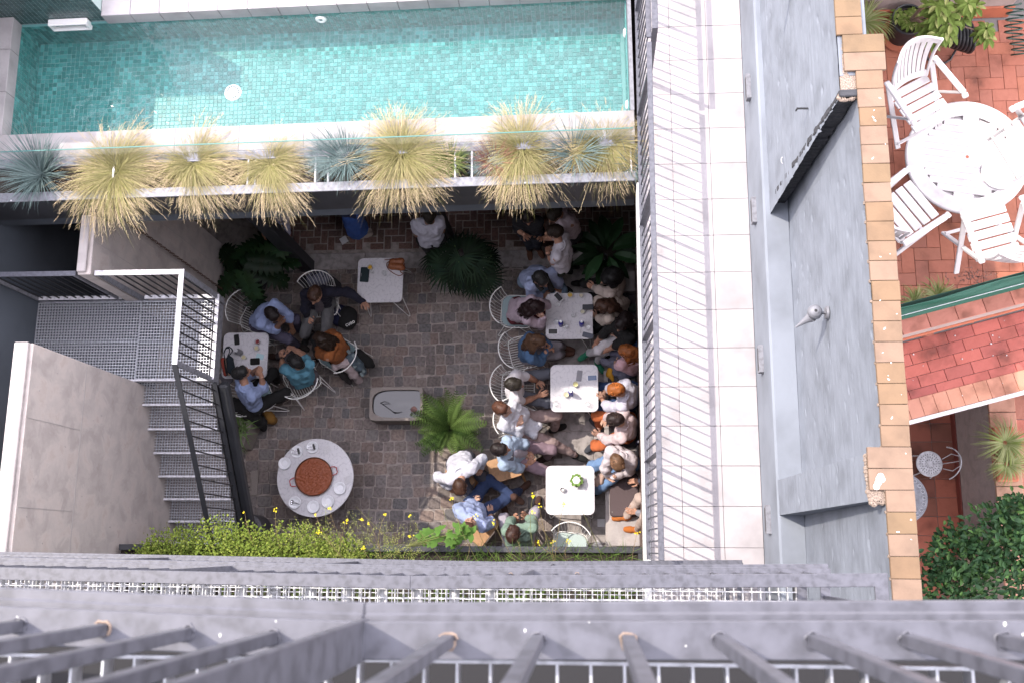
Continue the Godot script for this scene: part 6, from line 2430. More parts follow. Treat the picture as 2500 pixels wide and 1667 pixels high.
func make_templates() -> void:
	head_form = Geo.new()
	var b := [[Vector3(0, 0.032, -0.03), Vector3(0, 0.032, 0.028), 0.075, 0.073], [Vector3(0, -0.02, 0.03), Vector3(0, 0.02, 0.036), 0.054, 0.056], [Vector3(0, -0.07, 0.045), Vector3(0, -0.088, 0.062), 0.04, 0.021], [Vector3(0, 0.004, 0.092), Vector3(0, -0.034, 0.112), 0.008, 0.013], [Vector3(-0.012, -0.036, 0.098), Vector3(0.012, -0.036, 0.098), 0.008, 0.008], [Vector3(-0.016, -0.06, 0.087), Vector3(0.016, -0.06, 0.087), 0.009, 0.009], [Vector3(0, -0.07, -0.02), Vector3(0, -0.105, -0.022), 0.052, 0.052]]
	for s in [-1.0, 1.0]:
		b.append([Vector3(s * 0.032, -0.03, 0.052), Vector3(s * 0.03, -0.05, 0.05), 0.036, 0.032])
		b.append([Vector3(s * 0.042, -0.06, 0.012), Vector3(s * 0.03, -0.075, 0.04), 0.027, 0.024])
		b.append([Vector3(s * 0.042, 0.021, 0.07), Vector3(s * 0.012, 0.023, 0.084), 0.012, 0.011])
		b.append([Vector3(s * 0.076, 0.012, -0.014), Vector3(s * 0.074, -0.024, -0.004), 0.015, 0.011])
	blob(head_form, b, 0.0075, 0.016)
	for k in head_form.v.size():
		var p := head_form.v[k]
		var c := Color(1, 1, 1)
		if p.z > 0.06:
			if absf(p.y + 0.06) < 0.008 and absf(p.x) < 0.024:
				c = Color(0.8, 0.5, 0.46)
			elif absf(p.y - 0.026) < 0.008 and absf(p.x) > 0.012 and absf(p.x) < 0.048:
				c = Color(0.22, 0.17, 0.14)
			elif absf(p.y - 0.002) < 0.007 and absf(absf(p.x) - 0.031) < 0.015:
				c = Color(0.3, 0.25, 0.22)
		head_form.c[k] = c
	for curl in [0.22, 0.75]:
		var h := Geo.new()
		blob(h, hand_bones(curl), 0.0052, 0.006)
		hand_forms.append(h)
	shoe_form = Geo.new()
	blob(shoe_form, [[Vector3(0, 0.045, -0.045), Vector3(0, 0.05, -0.01), 0.036, 0.04], [Vector3(0, 0.085, -0.02), Vector3(0, 0.05, 0.0), 0.037, 0.04], [Vector3(0, 0.045, 0.0), Vector3(0.004, 0.034, 0.1), 0.039, 0.034], [Vector3(-0.01, 0.03, 0.09), Vector3(-0.004, 0.026, 0.15), 0.03, 0.026], [Vector3(0.014, 0.03, 0.09), Vector3(0.014, 0.026, 0.148), 0.028, 0.025]], 0.012, 0.03)
	sole_form = Geo.new()
	var poly := PackedVector2Array()
	for q in [[0.0, -0.083], [0.028, -0.072], [0.037, -0.03], [0.036, 0.02], [0.046, 0.085], [0.045, 0.13], [0.025, 0.172], [-0.008, 0.175], [-0.036, 0.145], [-0.042, 0.09], [-0.034, 0.02], [-0.036, -0.03], [-0.027, -0.072]]:
		poly.append(Vector2(q[0], q[1]))
	sole_form.prism(poly, 0.0, 0.02, Transform3D(), 0.003)
	var cap := [[Vector3(0, 0.043, -0.036), Vector3(0, 0.047, 0.022), 0.079, 0.074], [Vector3(0, -0.005, -0.055), Vector3(0, -0.045, -0.06), 0.062, 0.045], [Vector3(-0.062, 0.015, -0.02), Vector3(-0.064, -0.005, -0.02), 0.025, 0.02], [Vector3(0.062, 0.015, -0.02), Vector3(0.064, -0.005, -0.02), 0.025, 0.02], [Vector3(-0.03, 0.083, 0.05), Vector3(0.035, 0.08, 0.058), 0.028, 0.026]]
	for kind in ["short", "curly", "bigcurly", "long"]:
		var h := Geo.new()
		var bb := cap.duplicate()
		var s := 1.0
		if kind == "bigcurly":
			bb.append([Vector3(0, 0.03, -0.05), Vector3(0, -0.06, -0.07), 0.12, 0.12])
			bb.append([Vector3(-0.07, -0.02, -0.02), Vector3(0.07, -0.02, -0.02), 0.075, 0.075])
			s = 1.35
		if kind == "long":
			bb.append([Vector3(-0.055, 0.0, 0.0), Vector3(-0.06, -0.09, 0.0), 0.036, 0.028])
			bb.append([Vector3(0.055, 0.0, 0.0), Vector3(0.06, -0.09, 0.0), 0.036, 0.028])
			bb.append([Vector3(0, -0.02, -0.06), Vector3(0, -0.12, -0.07), 0.065, 0.05])
		blob(h, bb, 0.011, 0.022, 0.008 if kind == "short" else 0.014, 7)
		# locks that follow the skull from the crown
		var r2 := RandomNumberGenerator.new()
		r2.seed = 99
		var locks := 90 if kind == "short" else (150 if kind == "curly" else (260 if kind == "bigcurly" else 90))
		for k in locks:
			var a := r2.randf() * TAU
			var u0 := r2.randf_range(0.05, 1.2)
			var pts := PackedVector3Array()
			var shade := r2.randf_range(0.5, 2.6)
			h.tint = Color(shade, shade, shade)
			for q in 5:
				var u := u0 + q * (0.16 if kind != "long" else 0.22)
				var rr := Vector3(0.0815, 0.0815, 0.104) * (1.0 + 0.035 * sin(q * 2.0 + k)) * (s if kind == "bigcurly" else 1.0)
				var w := a + 0.14 * sin(k * 1.7) * q
				var dirv := Vector3(sin(u) * sin(w), cos(u), sin(u) * cos(w))
				if kind == "curly" or kind == "bigcurly":
					dirv = (dirv + Vector3(cos(q * 1.9 + k), sin(q * 2.3 + k * 2.0), sin(q * 1.9 + k)) * 0.13).normalized()
				var p := Vector3(0, 0.036, -0.006) + dirv * rr
				if kind == "bigcurly":
					p.y -= 0.025
					p.z -= 0.03
				if p.z > 0.075 and p.y < 0.06:
					break
				pts.append(p)
			if pts.size() > 2:
				var rad := PackedFloat32Array()
				for q in pts.size():
					rad.append(lerpf(0.0085, 0.003, float(q) / (pts.size() - 1)))
				h.tube(pts, rad, 5, false)
		h.tint = Color(1, 1, 1)
		hair_forms[kind] = h


func frame(fwd: Vector3, up: Vector3) -> Basis:
	var z := fwd.normalized()
	var x := up.cross(z).normalized()
	return Basis(x, z.cross(x), z)


func person(label: String, J: Dictionary, S: Dictionary) -> void:
	var P: Vector3 = J.P
	var o := thing("person", label, "person", Vector3(P.x, minf(J.AL.y, J.AR.y) - 0.09, P.z), "people in the courtyard")
	var f: float = 0.93 if S.has("f") else 1.0
	var sid: Vector3 = (J.SL - J.SR).normalized()
	var hs := Vector3(sid.x, 0, sid.z).normalized()
	var M: Vector3 = (J.SL + J.SR) * 0.5
	var H: Vector3 = J.H
	var face: Vector3 = (J.F - H) * Vector3(1, 0, 1)
	face = (face.normalized() + Vector3(0, S.get("tilt", -0.22), 0)).normalized()
	var HB := frame(face, Vector3.UP)
	var spine := (M - P)
	var front := hs.cross(Vector3.UP)           # the way the chest looks
	var belly := P + spine * 0.45 - front * 0.015
	var chest := P + spine * 0.8 - front * 0.01
	var hipL := P + hs * 0.092 * f
	var hipR := P - hs * 0.092 * f
	var neck := M + Vector3(0, 0.035, 0)
	var nb := HB * Vector3(0, -0.07, -0.02) + H
	var tones := [Color(0.56, 0.34, 0.25), Color(0.46, 0.25, 0.165), Color(0.27, 0.14, 0.085)]
	var skin: Color = tones[S.skin]
	var slv: float = S.sleeve
	var sk := rng.randi()

	# body
	var g := Geo.new()
	g.tint = skin
	var bones := [[neck - Vector3(0, 0.03, 0), nb, 0.058 * f, 0.05 * f], [J.SL - sid * 0.03, J.SR + sid * 0.03, 0.05 * f, 0.05 * f], [chest + hs * 0.045, belly + hs * 0.04, 0.08 * f, 0.076 * f], [chest - hs * 0.045, belly - hs * 0.04, 0.08 * f, 0.076 * f], [belly, P, 0.09 * f, 0.085 * f], [hipL, hipR, 0.075, 0.075]]
	for s in ["L", "R"]:
		bones.append([J["S" + s], J["E" + s], 0.05 * f, 0.041 * f])
		bones.append([J["E" + s], J["E" + s].lerp(J["W" + s], 0.4), 0.041 * f, 0.039 * f])
		bones.append([J["E" + s].lerp(J["W" + s], 0.4), J["W" + s], 0.039 * f, 0.026 * f])
		bones.append([hipL if s == "L" else hipR, J["K" + s], 0.075 * f, 0.054 * f])
		bones.append([J["K" + s], J["A" + s], 0.052 * f, 0.036 * f])
	blob(g, bones, 0.021, 0.025)
	var up_face := HB * Vector3.UP
	g.add(head_form, Transform3D(HB.scaled_local(Vector3.ONE * (0.96 if f < 1 else 1.0)), H))
	for s in ["L", "R"]:
		var W: Vector3 = J["W" + s]
		var d: Vector3 = (J["D" + s] - W) if J.has("D" + s) else (W - J["E" + s])
		if d.length() < 0.02:
			d = W - J["E" + s]
		d = d.normalized()
		var dorsal := Vector3.UP * 0.8 + (hs if s == "L" else -hs) * 0.35
		var B := frame(d, dorsal)
		if s == "L":
			B = B * Basis.from_scale(Vector3(-1, 1, 1))
		g.add(hand_forms[1 if (J.has("D" + s) and S.get("grip", 1) and sk % 2 == 0) else 0], Transform3D(B.scaled_local(Vector3.ONE * (0.9 if f < 1 else 0.98)), W))
	part(o, "body", g, mats.skin)

	# shirt, blouse or jacket
	g = Geo.new()
	g.tint = S.shirt
	var r := 1.0 * f
	bones = [[chest + hs * 0.062, belly + hs * 0.055, 0.112 * r, 0.106 * r], [chest - hs * 0.062, belly - hs * 0.055, 0.112 * r, 0.106 * r], [belly + hs * 0.05, P + hs * 0.055 + Vector3(0, 0.02, 0), 0.107 * r, 0.118 * r], [belly - hs * 0.05, P - hs * 0.055 + Vector3(0, 0.02, 0), 0.107 * r, 0.118 * r], [J.SL - sid * 0.035, M + Vector3(0, 0.015, 0), 0.066 * r, 0.062], [J.SR + sid * 0.035, M + Vector3(0, 0.015, 0), 0.066 * r, 0.062]]
	for s in ["L", "R"]:
		var a: Vector3 = J["S" + s] + (sid if s == "R" else -sid) * 0.015
		var e: Vector3 = J["E" + s]
		if slv >= 0.6:
			bones.append([a, e, 0.069 * r, 0.061 * r])
			var c: float = clampf((slv - 0.5) * 2.0, 0.15, 0.97)
			bones.append([e, e.lerp(J["W" + s], c), 0.061 * r, lerpf(0.056, 0.044, c) * r])
			if c < 0.9:     # rolled cuff
				bones.append([e.lerp(J["W" + s], c - 0.1), e.lerp(J["W" + s], c), 0.054 * r, 0.053 * r])
		else:
			bones.append([a, a.lerp(e, 0.4 + slv), 0.066 * r, 0.062 * r])
	if S.has("tails"):
		bones.append([P + front * 0.08 + Vector3(0, 0.06, 0), P + front * 0.2 + hs * 0.06 + Vector3(0, 0.06, 0), 0.09, 0.06])
		bones.append([P + front * 0.08 + Vector3(0, 0.06, 0), P + front * 0.2 - hs * 0.06 + Vector3(0, 0.06, 0), 0.09, 0.06])
	blob(g, bones, 0.0155, 0.03, 0.017, sk % 1000)
	if S.has("collar"):
		for s in [-1.0, 1.0]:
			var ring := PackedVector3Array()
			for k in 6:
				var a := PI * k / 5.0
				ring.append(neck + hs * s * sin(a) * 0.066 + front * -cos(a) * 0.062 + Vector3(0, 0.022 + 0.022 * cos(a), 0))
			g.tube(ring, PackedFloat32Array([0.016, 0.016, 0.015, 0.014, 0.014, 0.012]), 6)
	else:
		var ring := PackedVector3Array()
		for k in 15:
			var a := TAU * k / 14.0
			ring.append(neck + hs * sin(a) * 0.072 + front * cos(a) * 0.07 + Vector3(0, 0.012 - 0.022 * cos(a), 0))
		g.tube(ring, 0.009, 5, false)
	part(o, "shirt", g, mats.cloth)
	if S.has("under"):
		g = Geo.new()
		g.tint = S.under
		blob(g, [[chest + front * 0.075 + Vector3(0, 0.02, 0), belly + front * 0.075, 0.056, 0.066], [belly + front * 0.07, P + front * 0.075 + Vector3(0, 0.06, 0), 0.066, 0.07]], 0.016, 0.03, 0.01, sk % 997)
		part(o, "undershirt", g, mats.cloth)
	if S.has("scarf"):
		g = Geo.new()
		g.tint = S.scarf
		var c := M + front * 0.13
		g.tube(PackedVector3Array([neck - front * 0.08 + hs * 0.05, neck + hs * 0.08 + Vector3(0, 0.03, 0), c + hs * 0.06, c + hs * 0.08 - Vector3(0, 0.25, 0)]), PackedFloat32Array([0.03, 0.034, 0.035, 0.04]), 8)
		g.tube(PackedVector3Array([neck - front * 0.08 - hs * 0.05, neck - hs * 0.08 + Vector3(0, 0.03, 0), c - hs * 0.05]), PackedFloat32Array([0.03, 0.034, 0.03]), 8)
		part(o, "scarf", g, mats.cloth)

	# trousers
	g = Geo.new()
	g.tint = S.legs
	bones = [[hipL, hipR, 0.108 * r, 0.108 * r]]
	for s in ["L", "R"]:
		var hip: Vector3 = hipL if s == "L" else hipR
		bones.append([hip, J["K" + s], 0.094 * r, 0.069 * r])
		bones.append([J["K" + s], J["A" + s] + (J["K" + s] - J["A" + s]).normalized() * 0.04, 0.067 * r, 0.052 * r])
	if S.has("skirt"):
		var sg := Geo.new()
		sg.tint = S.skirt
		var low: Vector3 = (J.KL + J.KR) * 0.5
		blob(sg, [[P + hs * 0.06, low + hs * 0.07, 0.125, 0.15], [P - hs * 0.06, low - hs * 0.07, 0.125, 0.15]], 0.018, 0.04, 0.014, sk % 991)
		part(o, "skirt", sg, mats.cloth)
	else:
		blob(g, bones, 0.0165, 0.025, 0.015, sk % 983)
		part(o, "trousers", g, mats.cloth)

	# shoes
	for s in ["L", "R"]:
		var A: Vector3 = J["A" + s]
		var d: Vector3
		if J.has("T" + s):
			d = J["T" + s] - A
		else:
			d = J["K" + s] - (hipL if s == "L" else hipR)
			if S.has("stand"):
				d = front
		d.y = 0.0 if A.y < 0.2 else clampf(d.y, -0.1, 0.1)
		var T := Transform3D(frame(d, Vector3.UP).scaled_local(Vector3.ONE * 0.98 * f), A - Vector3(0, 0.085 if A.y < 0.2 else 0.06, 0))
		g = Geo.new()
		g.tint = S.shoe
		g.add(shoe_form, T)
		var sh := part(o, "shoe", g, mats.cloth)
		g = Geo.new()
		g.tint = Color(0.5, 0.42, 0.38) if S.shoe.r > 0.1 or S.shoe.g > 0.1 else Color(0.06, 0.05, 0.05)
		g.add(sole_form, T)
		part(sh, "sole", g, mats.cloth)

	# hair
	g = Geo.new()
	g.tint = S.hc * 1.35
	var HT := Transform3D(HB.scaled_local(Vector3.ONE * (0.98 if f < 1 else 1.0)), H)
	g.add(hair_forms[S.hair], HT)
	if J.has("HT"):
		var e: Vector3 = J.HT
		var st := HT * Vector3(0, 0.03, -0.06)
		var flow := (e - st)
		var sd := flow.cross(Vector3.UP).normalized()
		var lift := Vector3(0, 0.05, 0)
		var hb := []
		for k in [-1.0, 0.0, 1.0]:
			var q: Vector3 = st + sd * 0.045 * k
			var m: Vector3 = st.lerp(e, 0.5) + sd * 0.055 * k + lift
			hb.append([q, m, 0.055, 0.042])
			hb.append([m, e + sd * 0.06 * k, 0.042, 0.022])
		blob(g, hb, 0.014, 0.02, 0.02, sk % 977)
		for k in 70:
			var u := rng.randf_range(-1, 1)
			var q := HT * Vector3(u * 0.07, 0.075 - absf(u) * 0.02, rng.randf_range(-0.06, 0.05))
			var m := st.lerp(e, 0.5) + sd * 0.1 * u + lift + Vector3(0, rng.randf_range(0.0, 0.03), 0)
			var z := e + sd * (0.09 * u + rng.randfn(0, 0.02)) + Vector3(0, rng.randf_range(-0.05, 0.02), 0) + flow.normalized() * rng.randf_range(-0.06, 0.07)
			var pts := PackedVector3Array()
			for w in 7:
				var t := w / 6.0
				pts.append(q.lerp(m, t).lerp(m.lerp(z, t), t) + Vector3(0, 0.008 * sin(t * 9 + k), 0) + sd * 0.01 * sin(t * 7 + k * 2))
			var hc: Color = S.hc
			g.tint = hc * rng.randf_range(0.6, 1.9)
			g.tube(pts, PackedFloat32Array([0.006, 0.007, 0.007, 0.006, 0.005, 0.004, 0.002]), 5, false)
	part(o, "hair", g, mats.hair)
	if S.has("watch"):
		g = Geo.new()
		var W: Vector3 = J.WL
		var ax: Vector3 = (J.WL - J.EL).normalized()
		var c := W - ax * 0.03
		g.tint = Color(0.012, 0.012, 0.014)
		g.tube(PackedVector3Array([c - ax * 0.009, c + ax * 0.009]), 0.034 * f, 14)
		g.box(Transform3D(frame(ax, Vector3.UP), c + Vector3(0, 0.034, 0)), Vector3(0.032, 0.008, 0.034), 0.003)
		part(o, "wristwatch", g, mats.ware)


func build_people() -> void:
	make_templates()
	person("seated man in a pale blue shirt bending over beside the split-leaf plant", {AL = Vector3(-3.913, 0.123, -2.949), AR = Vector3(-3.947, 0.123, -2.745), EL = Vector3(-3.884, 0.770, -2.991), ER = Vector3(-4.054, 0.757, -2.802), F = Vector3(-3.894, 1.020, -2.844), H = Vector3(-3.954, 1.190, -2.907), KL = Vector3(-3.863, 0.531, -2.993), KR = Vector3(-3.949, 0.530, -2.731), P = Vector3(-4.308, 0.585, -2.998), SL = Vector3(-3.992, 1.000, -3.103), SR = Vector3(-4.169, 1.016, -2.814), TR = Vector3(-3.887, 0.050, -2.716), WL = Vector3(-3.891, 0.556, -2.869), WR = Vector3(-3.924, 0.967, -2.843)},
		{shirt = Color(0.34, 0.42, 0.68), sleeve = 0.65, legs = Color(0.085, 0.075, 0.12), shoe = Color(0.03, 0.02, 0.018), hair = "short", hc = Color(0.012, 0.01, 0.01), skin = 2, collar = 1})
	person("seated man in a navy blazer stretching one arm towards a table", {AL = Vector3(-3.544, 0.117, -2.901), AR = Vector3(-3.832, 0.114, -2.869), DL = Vector3(-2.859, 0.780, -3.109), DR = Vector3(-3.615, 0.650, -2.926), EL = Vector3(-3.090, 0.859, -3.273), ER = Vector3(-3.660, 0.790, -3.072), F = Vector3(-3.418, 1.050, -3.090), H = Vector3(-3.404, 1.255, -3.138), KL = Vector3(-3.441, 0.510, -2.831), KR = Vector3(-3.731, 0.510, -2.811), P = Vector3(-3.515, 0.577, -3.208), SL = Vector3(-3.266, 1.071, -3.226), SR = Vector3(-3.602, 1.028, -3.206), WL = Vector3(-2.911, 0.730, -3.172), WR = Vector3(-3.696, 0.552, -3.019)},
		{tilt = -0.05, shirt = Color(0.012, 0.013, 0.028), sleeve = 1, under = Color(0.14, 0.12, 0.14), legs = Color(0.12, 0.12, 0.125), shoe = Color(0.02, 0.02, 0.02), hair = "curly", hc = Color(0.035, 0.02, 0.012), skin = 1})
	person("seated woman in a rust orange blouse with dark loose hair", {AL = Vector3(-3.641, 0.101, -2.545), AR = Vector3(-3.713, 0.143, -2.865), EL = Vector3(-3.406, 0.858, -2.464), ER = Vector3(-3.294, 0.777, -2.742), F = Vector3(-3.444, 1.100, -2.659), H = Vector3(-3.307, 1.198, -2.582), HT = Vector3(-3.157, 1.000, -2.529), KL = Vector3(-3.570, 0.472, -2.620), KR = Vector3(-3.580, 0.479, -2.713), P = Vector3(-3.227, 0.579, -2.507), SL = Vector3(-3.257, 1.059, -2.373), SR = Vector3(-3.154, 0.985, -2.661), TL = Vector3(-3.750, 0.040, -2.521), WL = Vector3(-3.497, 0.675, -2.574), WR = Vector3(-3.338, 0.997, -2.667)},
		{shirt = Color(0.3, 0.095, 0.025), sleeve = 1, legs = Color(0.012, 0.012, 0.014), shoe = Color(0.16, 0.14, 0.13), hair = "long", hc = Color(0.016, 0.01, 0.008), skin = 1, f = 1})
	person("seated man in a turquoise T-shirt seen from behind", {AL = Vector3(-4.207, 0.122, -2.580), AR = Vector3(-3.984, 0.116, -2.666), DL = Vector3(-3.993, 0.660, -2.544), DR = Vector3(-3.933, 0.660, -2.592), EL = Vector3(-3.920, 0.772, -2.314), ER = Vector3(-3.648, 0.859, -2.460), F = Vector3(-3.720, 1.150, -2.377), H = Vector3(-3.609, 1.240, -2.294), KL = Vector3(-3.983, 0.466, -2.526), KR = Vector3(-3.854, 0.490, -2.550), P = Vector3(-3.696, 0.570, -2.189), SL = Vector3(-3.807, 1.009, -2.220), SR = Vector3(-3.487, 1.037, -2.304), TL = Vector3(-4.307, 0.050, -2.596), WL = Vector3(-3.997, 0.595, -2.465), WR = Vector3(-3.828, 0.725, -2.570)},
		{shirt = Color(0.12, 0.32, 0.43), sleeve = 0.1, legs = Color(0.14, 0.12, 0.13), shoe = Color(0.06, 0.03, 0.022), hair = "curly", hc = Color(0.014, 0.012, 0.012), skin = 1, watch = 1})
	person("seated dark-haired man in a light blue shirt with clasped hands by the stair railing", {AL = Vector3(-4.194, 0.113, -2.239), AR = Vector3(-4.159, 0.124, -1.967), DL = Vector3(-4.156, 1.000, -2.262), DR = Vector3(-4.155, 1.020, -2.245), EL = Vector3(-4.359, 0.726, -2.220), ER = Vector3(-4.137, 0.839, -2.043), F = Vector3(-4.194, 1.180, -2.216), H = Vector3(-4.310, 1.198, -2.166), KL = Vector3(-4.128, 0.515, -2.296), KR = Vector3(-3.957, 0.481, -2.030), P = Vector3(-4.357, 0.571, -1.906), SL = Vector3(-4.397, 0.989, -2.131), SR = Vector3(-4.198, 1.064, -1.875), TL = Vector3(-4.177, 0.050, -2.213), WL = Vector3(-4.225, 0.936, -2.247), WR = Vector3(-4.105, 1.055, -2.160)},
		{tilt = 0.0, shirt = Color(0.35, 0.44, 0.7), sleeve = 0.6, legs = Color(0.012, 0.012, 0.014), shoe = Color(0.14, 0.11, 0.1), hair = "short", hc = Color(0.02, 0.018, 0.018), skin = 1, collar = 1})
	person("standing person in a bright blue skirt and pale shoes half hidden under the terrace edge", {AL = Vector3(-3.144, 0.110, -4.344), AR = Vector3(-3.117, 0.150, -4.271), EL = Vector3(-3.242, 1.036, -4.575), ER = Vector3(-3.139, 1.158, -4.302), F = Vector3(-3.046, 1.600, -4.452), H = Vector3(-3.208, 1.586, -4.461), KL = Vector3(-3.114, 0.497, -4.336), KR = Vector3(-3.099, 0.544, -4.288), P = Vector3(-3.088, 0.931, -4.355), SL = Vector3(-3.228, 1.301, -4.581), SR = Vector3(-3.139, 1.427, -4.309), TL = Vector3(-2.984, 0.040, -4.364), TR = Vector3(-2.967, 0.040, -4.310), WL = Vector3(-3.065, 0.887, -4.613), WR = Vector3(-3.047, 0.941, -4.319)},
		{stand = 1, shirt = Color(0.03, 0.04, 0.1), sleeve = 1, legs = Color(0.3, 0.22, 0.18), skirt = Color(0.05, 0.12, 0.4), shoe = Color(0.5, 0.42, 0.38), hair = "short", hc = Color(0.05, 0.03, 0.02), skin = 0, f = 1})
	person("standing man in a white T-shirt beside the dark post seen from behind", {AL = Vector3(-2.129, 0.104, -3.996), AR = Vector3(-2.054, 0.122, -3.989), EL = Vector3(-2.159, 1.118, -3.953), ER = Vector3(-1.840, 1.147, -3.980), F = Vector3(-1.910, 1.620, -4.161), H = Vector3(-1.918, 1.629, -4.031), KL = Vector3(-2.093, 0.510, -3.932), KR = Vector3(-2.004, 0.529, -3.926), P = Vector3(-1.999, 0.952, -3.935), SL = Vector3(-2.140, 1.398, -3.989), SR = Vector3(-1.811, 1.426, -4.026), WL = Vector3(-2.175, 0.909, -4.088), WR = Vector3(-1.860, 0.933, -4.108)},
		{stand = 1, shirt = Color(0.52, 0.52, 0.6), sleeve = 0.1, legs = Color(0.012, 0.012, 0.014), shoe = Color(0.02, 0.02, 0.02), hair = "short", hc = Color(0.015, 0.012, 0.01), skin = 2})
	person("standing person in a pale shirt and black trousers left of the others under the terrace", {AL = Vector3(-4.222, 0.150, -4.348), AR = Vector3(-4.301, 0.099, -4.369), EL = Vector3(-3.869, 1.181, -4.169), ER = Vector3(-4.158, 1.069, -4.312), F = Vector3(-4.092, 1.600, -4.187), H = Vector3(-4.008, 1.629, -4.271), KL = Vector3(-4.125, 0.549, -4.264), KR = Vector3(-4.192, 0.487, -4.285), P = Vector3(-4.068, 0.946, -4.262), SL = Vector3(-3.881, 1.466, -4.161), SR = Vector3(-4.167, 1.351, -4.291), WL = Vector3(-3.900, 0.957, -4.063), WR = Vector3(-4.219, 0.924, -4.119)},
		{stand = 1, shirt = Color(0.45, 0.45, 0.58), sleeve = 1, legs = Color(0.01, 0.01, 0.012), shoe = Color(0.012, 0.012, 0.012), hair = "short", hc = Color(0.02, 0.015, 0.012), skin = 1})
	person("standing woman in black with strappy sandals looking at a phone in the shade", {AL = Vector3(-0.669, 0.140, -4.056), AR = Vector3(-0.790, 0.107, -4.059), DL = Vector3(-0.672, 1.080, -3.911), DR = Vector3(-0.737, 1.080, -3.893), EL = Vector3(-0.602, 1.151, -3.992), ER = Vector3(-0.881, 1.047, -4.017), F = Vector3(-0.712, 1.500, -3.926), H = Vector3(-0.724, 1.588, -4.009), HT = Vector3(-0.786, 1.200, -4.221), KL = Vector3(-0.654, 0.527, -3.991), KR = Vector3(-0.754, 0.489, -4.003), P = Vector3(-0.728, 0.918, -4.031), SL = Vector3(-0.583, 1.415, -3.995), SR = Vector3(-0.876, 1.316, -4.043), TL = Vector3(-0.645, 0.030, -4.008), TR = Vector3(-0.785, 0.030, -3.979), WL = Vector3(-0.673, 0.932, -4.008), WR = Vector3(-0.781, 1.209, -3.887)},
		{stand = 1, shirt = Color(0.01, 0.01, 0.012), sleeve = 0.6, legs = Color(0.02, 0.025, 0.04), shoe = Color(0.17, 0.075, 0.045), hair = "long", hc = Color(0.01, 0.008, 0.008), skin = 1, f = 1})
	person("standing man in a white T-shirt hugging one elbow near the dark corner", {AL = Vector3(-0.270, 0.127, -3.734), AR = Vector3(-0.181, 0.114, -3.808), DL = Vector3(-0.479, 1.280, -3.730), DR = Vector3(-0.605, 1.120, -3.863), EL = Vector3(-0.427, 1.146, -3.544), ER = Vector3(-0.448, 1.163, -3.861), F = Vector3(-0.476, 1.580, -3.784), H = Vector3(-0.393, 1.600, -3.789), KL = Vector3(-0.300, 0.531, -3.639), KR = Vector3(-0.261, 0.496, -3.672), P = Vector3(-0.320, 0.942, -3.605), SL = Vector3(-0.380, 1.429, -3.513), SR = Vector3(-0.284, 1.386, -3.820), TL = Vector3(-0.291, 0.040, -3.740), WL = Vector3(-0.482, 1.376, -3.609), WR = Vector3(-0.570, 0.959, -3.921)},
		{stand = 1, tilt = 0.0, shirt = Color(0.62, 0.6, 0.66), sleeve = 0.15, legs = Color(0.022, 0.03, 0.022), shoe = Color(0.02, 0.02, 0.02), hair = "short", hc = Color(0.018, 0.013, 0.01), skin = 1, watch = 1})
	person("standing man in a pinkish white shirt farthest back in the dark corner", {AL = Vector3(-0.208, 0.119, -4.025), AR = Vector3(-0.248, 0.106, -4.050), EL = Vector3(-0.149, 1.180, -4.035), ER = Vector3(-0.454, 1.123, -4.248), F = Vector3(-0.440, 1.580, -3.941), H = Vector3(-0.388, 1.630, -4.007), KL = Vector3(-0.210, 0.533, -4.017), KR = Vector3(-0.259, 0.517, -4.026), P = Vector3(-0.224, 0.958, -4.031), SL = Vector3(-0.197, 1.442, -3.944), SR = Vector3(-0.425, 1.401, -4.197), WL = Vector3(-0.252, 0.958, -4.020), WR = Vector3(-0.558, 0.929, -4.131)},
		{stand = 1, shirt = Color(0.5, 0.42, 0.46), sleeve = 0.45, legs = Color(0.012, 0.012, 0.014), shoe = Color(0.012, 0.012, 0.012), hair = "short", hc = Color(0.016, 0.012, 0.01), skin = 2})
	person("seated man in a pale blue long-sleeved top at the head of the bottle table", {AL = Vector3(-0.355, 0.113, -3.523), AR = Vector3(-0.503, 0.102, -3.496), DL = Vector3(-0.358, 0.780, -3.210), DR = Vector3(-0.478, 0.780, -3.217), EL = Vector3(-0.373, 0.766, -3.400), ER = Vector3(-0.704, 0.762, -3.198), F = Vector3(-0.536, 1.050, -3.254), H = Vector3(-0.575, 1.243, -3.302), KL = Vector3(-0.329, 0.487, -3.353), KR = Vector3(-0.463, 0.475, -3.328), P = Vector3(-0.728, 0.595, -3.513), SL = Vector3(-0.445, 1.027, -3.443), SR = Vector3(-0.737, 1.030, -3.264), WL = Vector3(-0.375, 0.525, -3.369), WR = Vector3(-0.560, 0.577, -3.258)},
		{shirt = Color(0.36, 0.42, 0.62), sleeve = 0.75, legs = Color(0.2, 0.28, 0.38), shoe = Color(0.03, 0.03, 0.03), hair = "short", hc = Color(0.014, 0.012, 0.012), skin = 1, watch = 1, scarf = Color(0.012, 0.012, 0.014)})
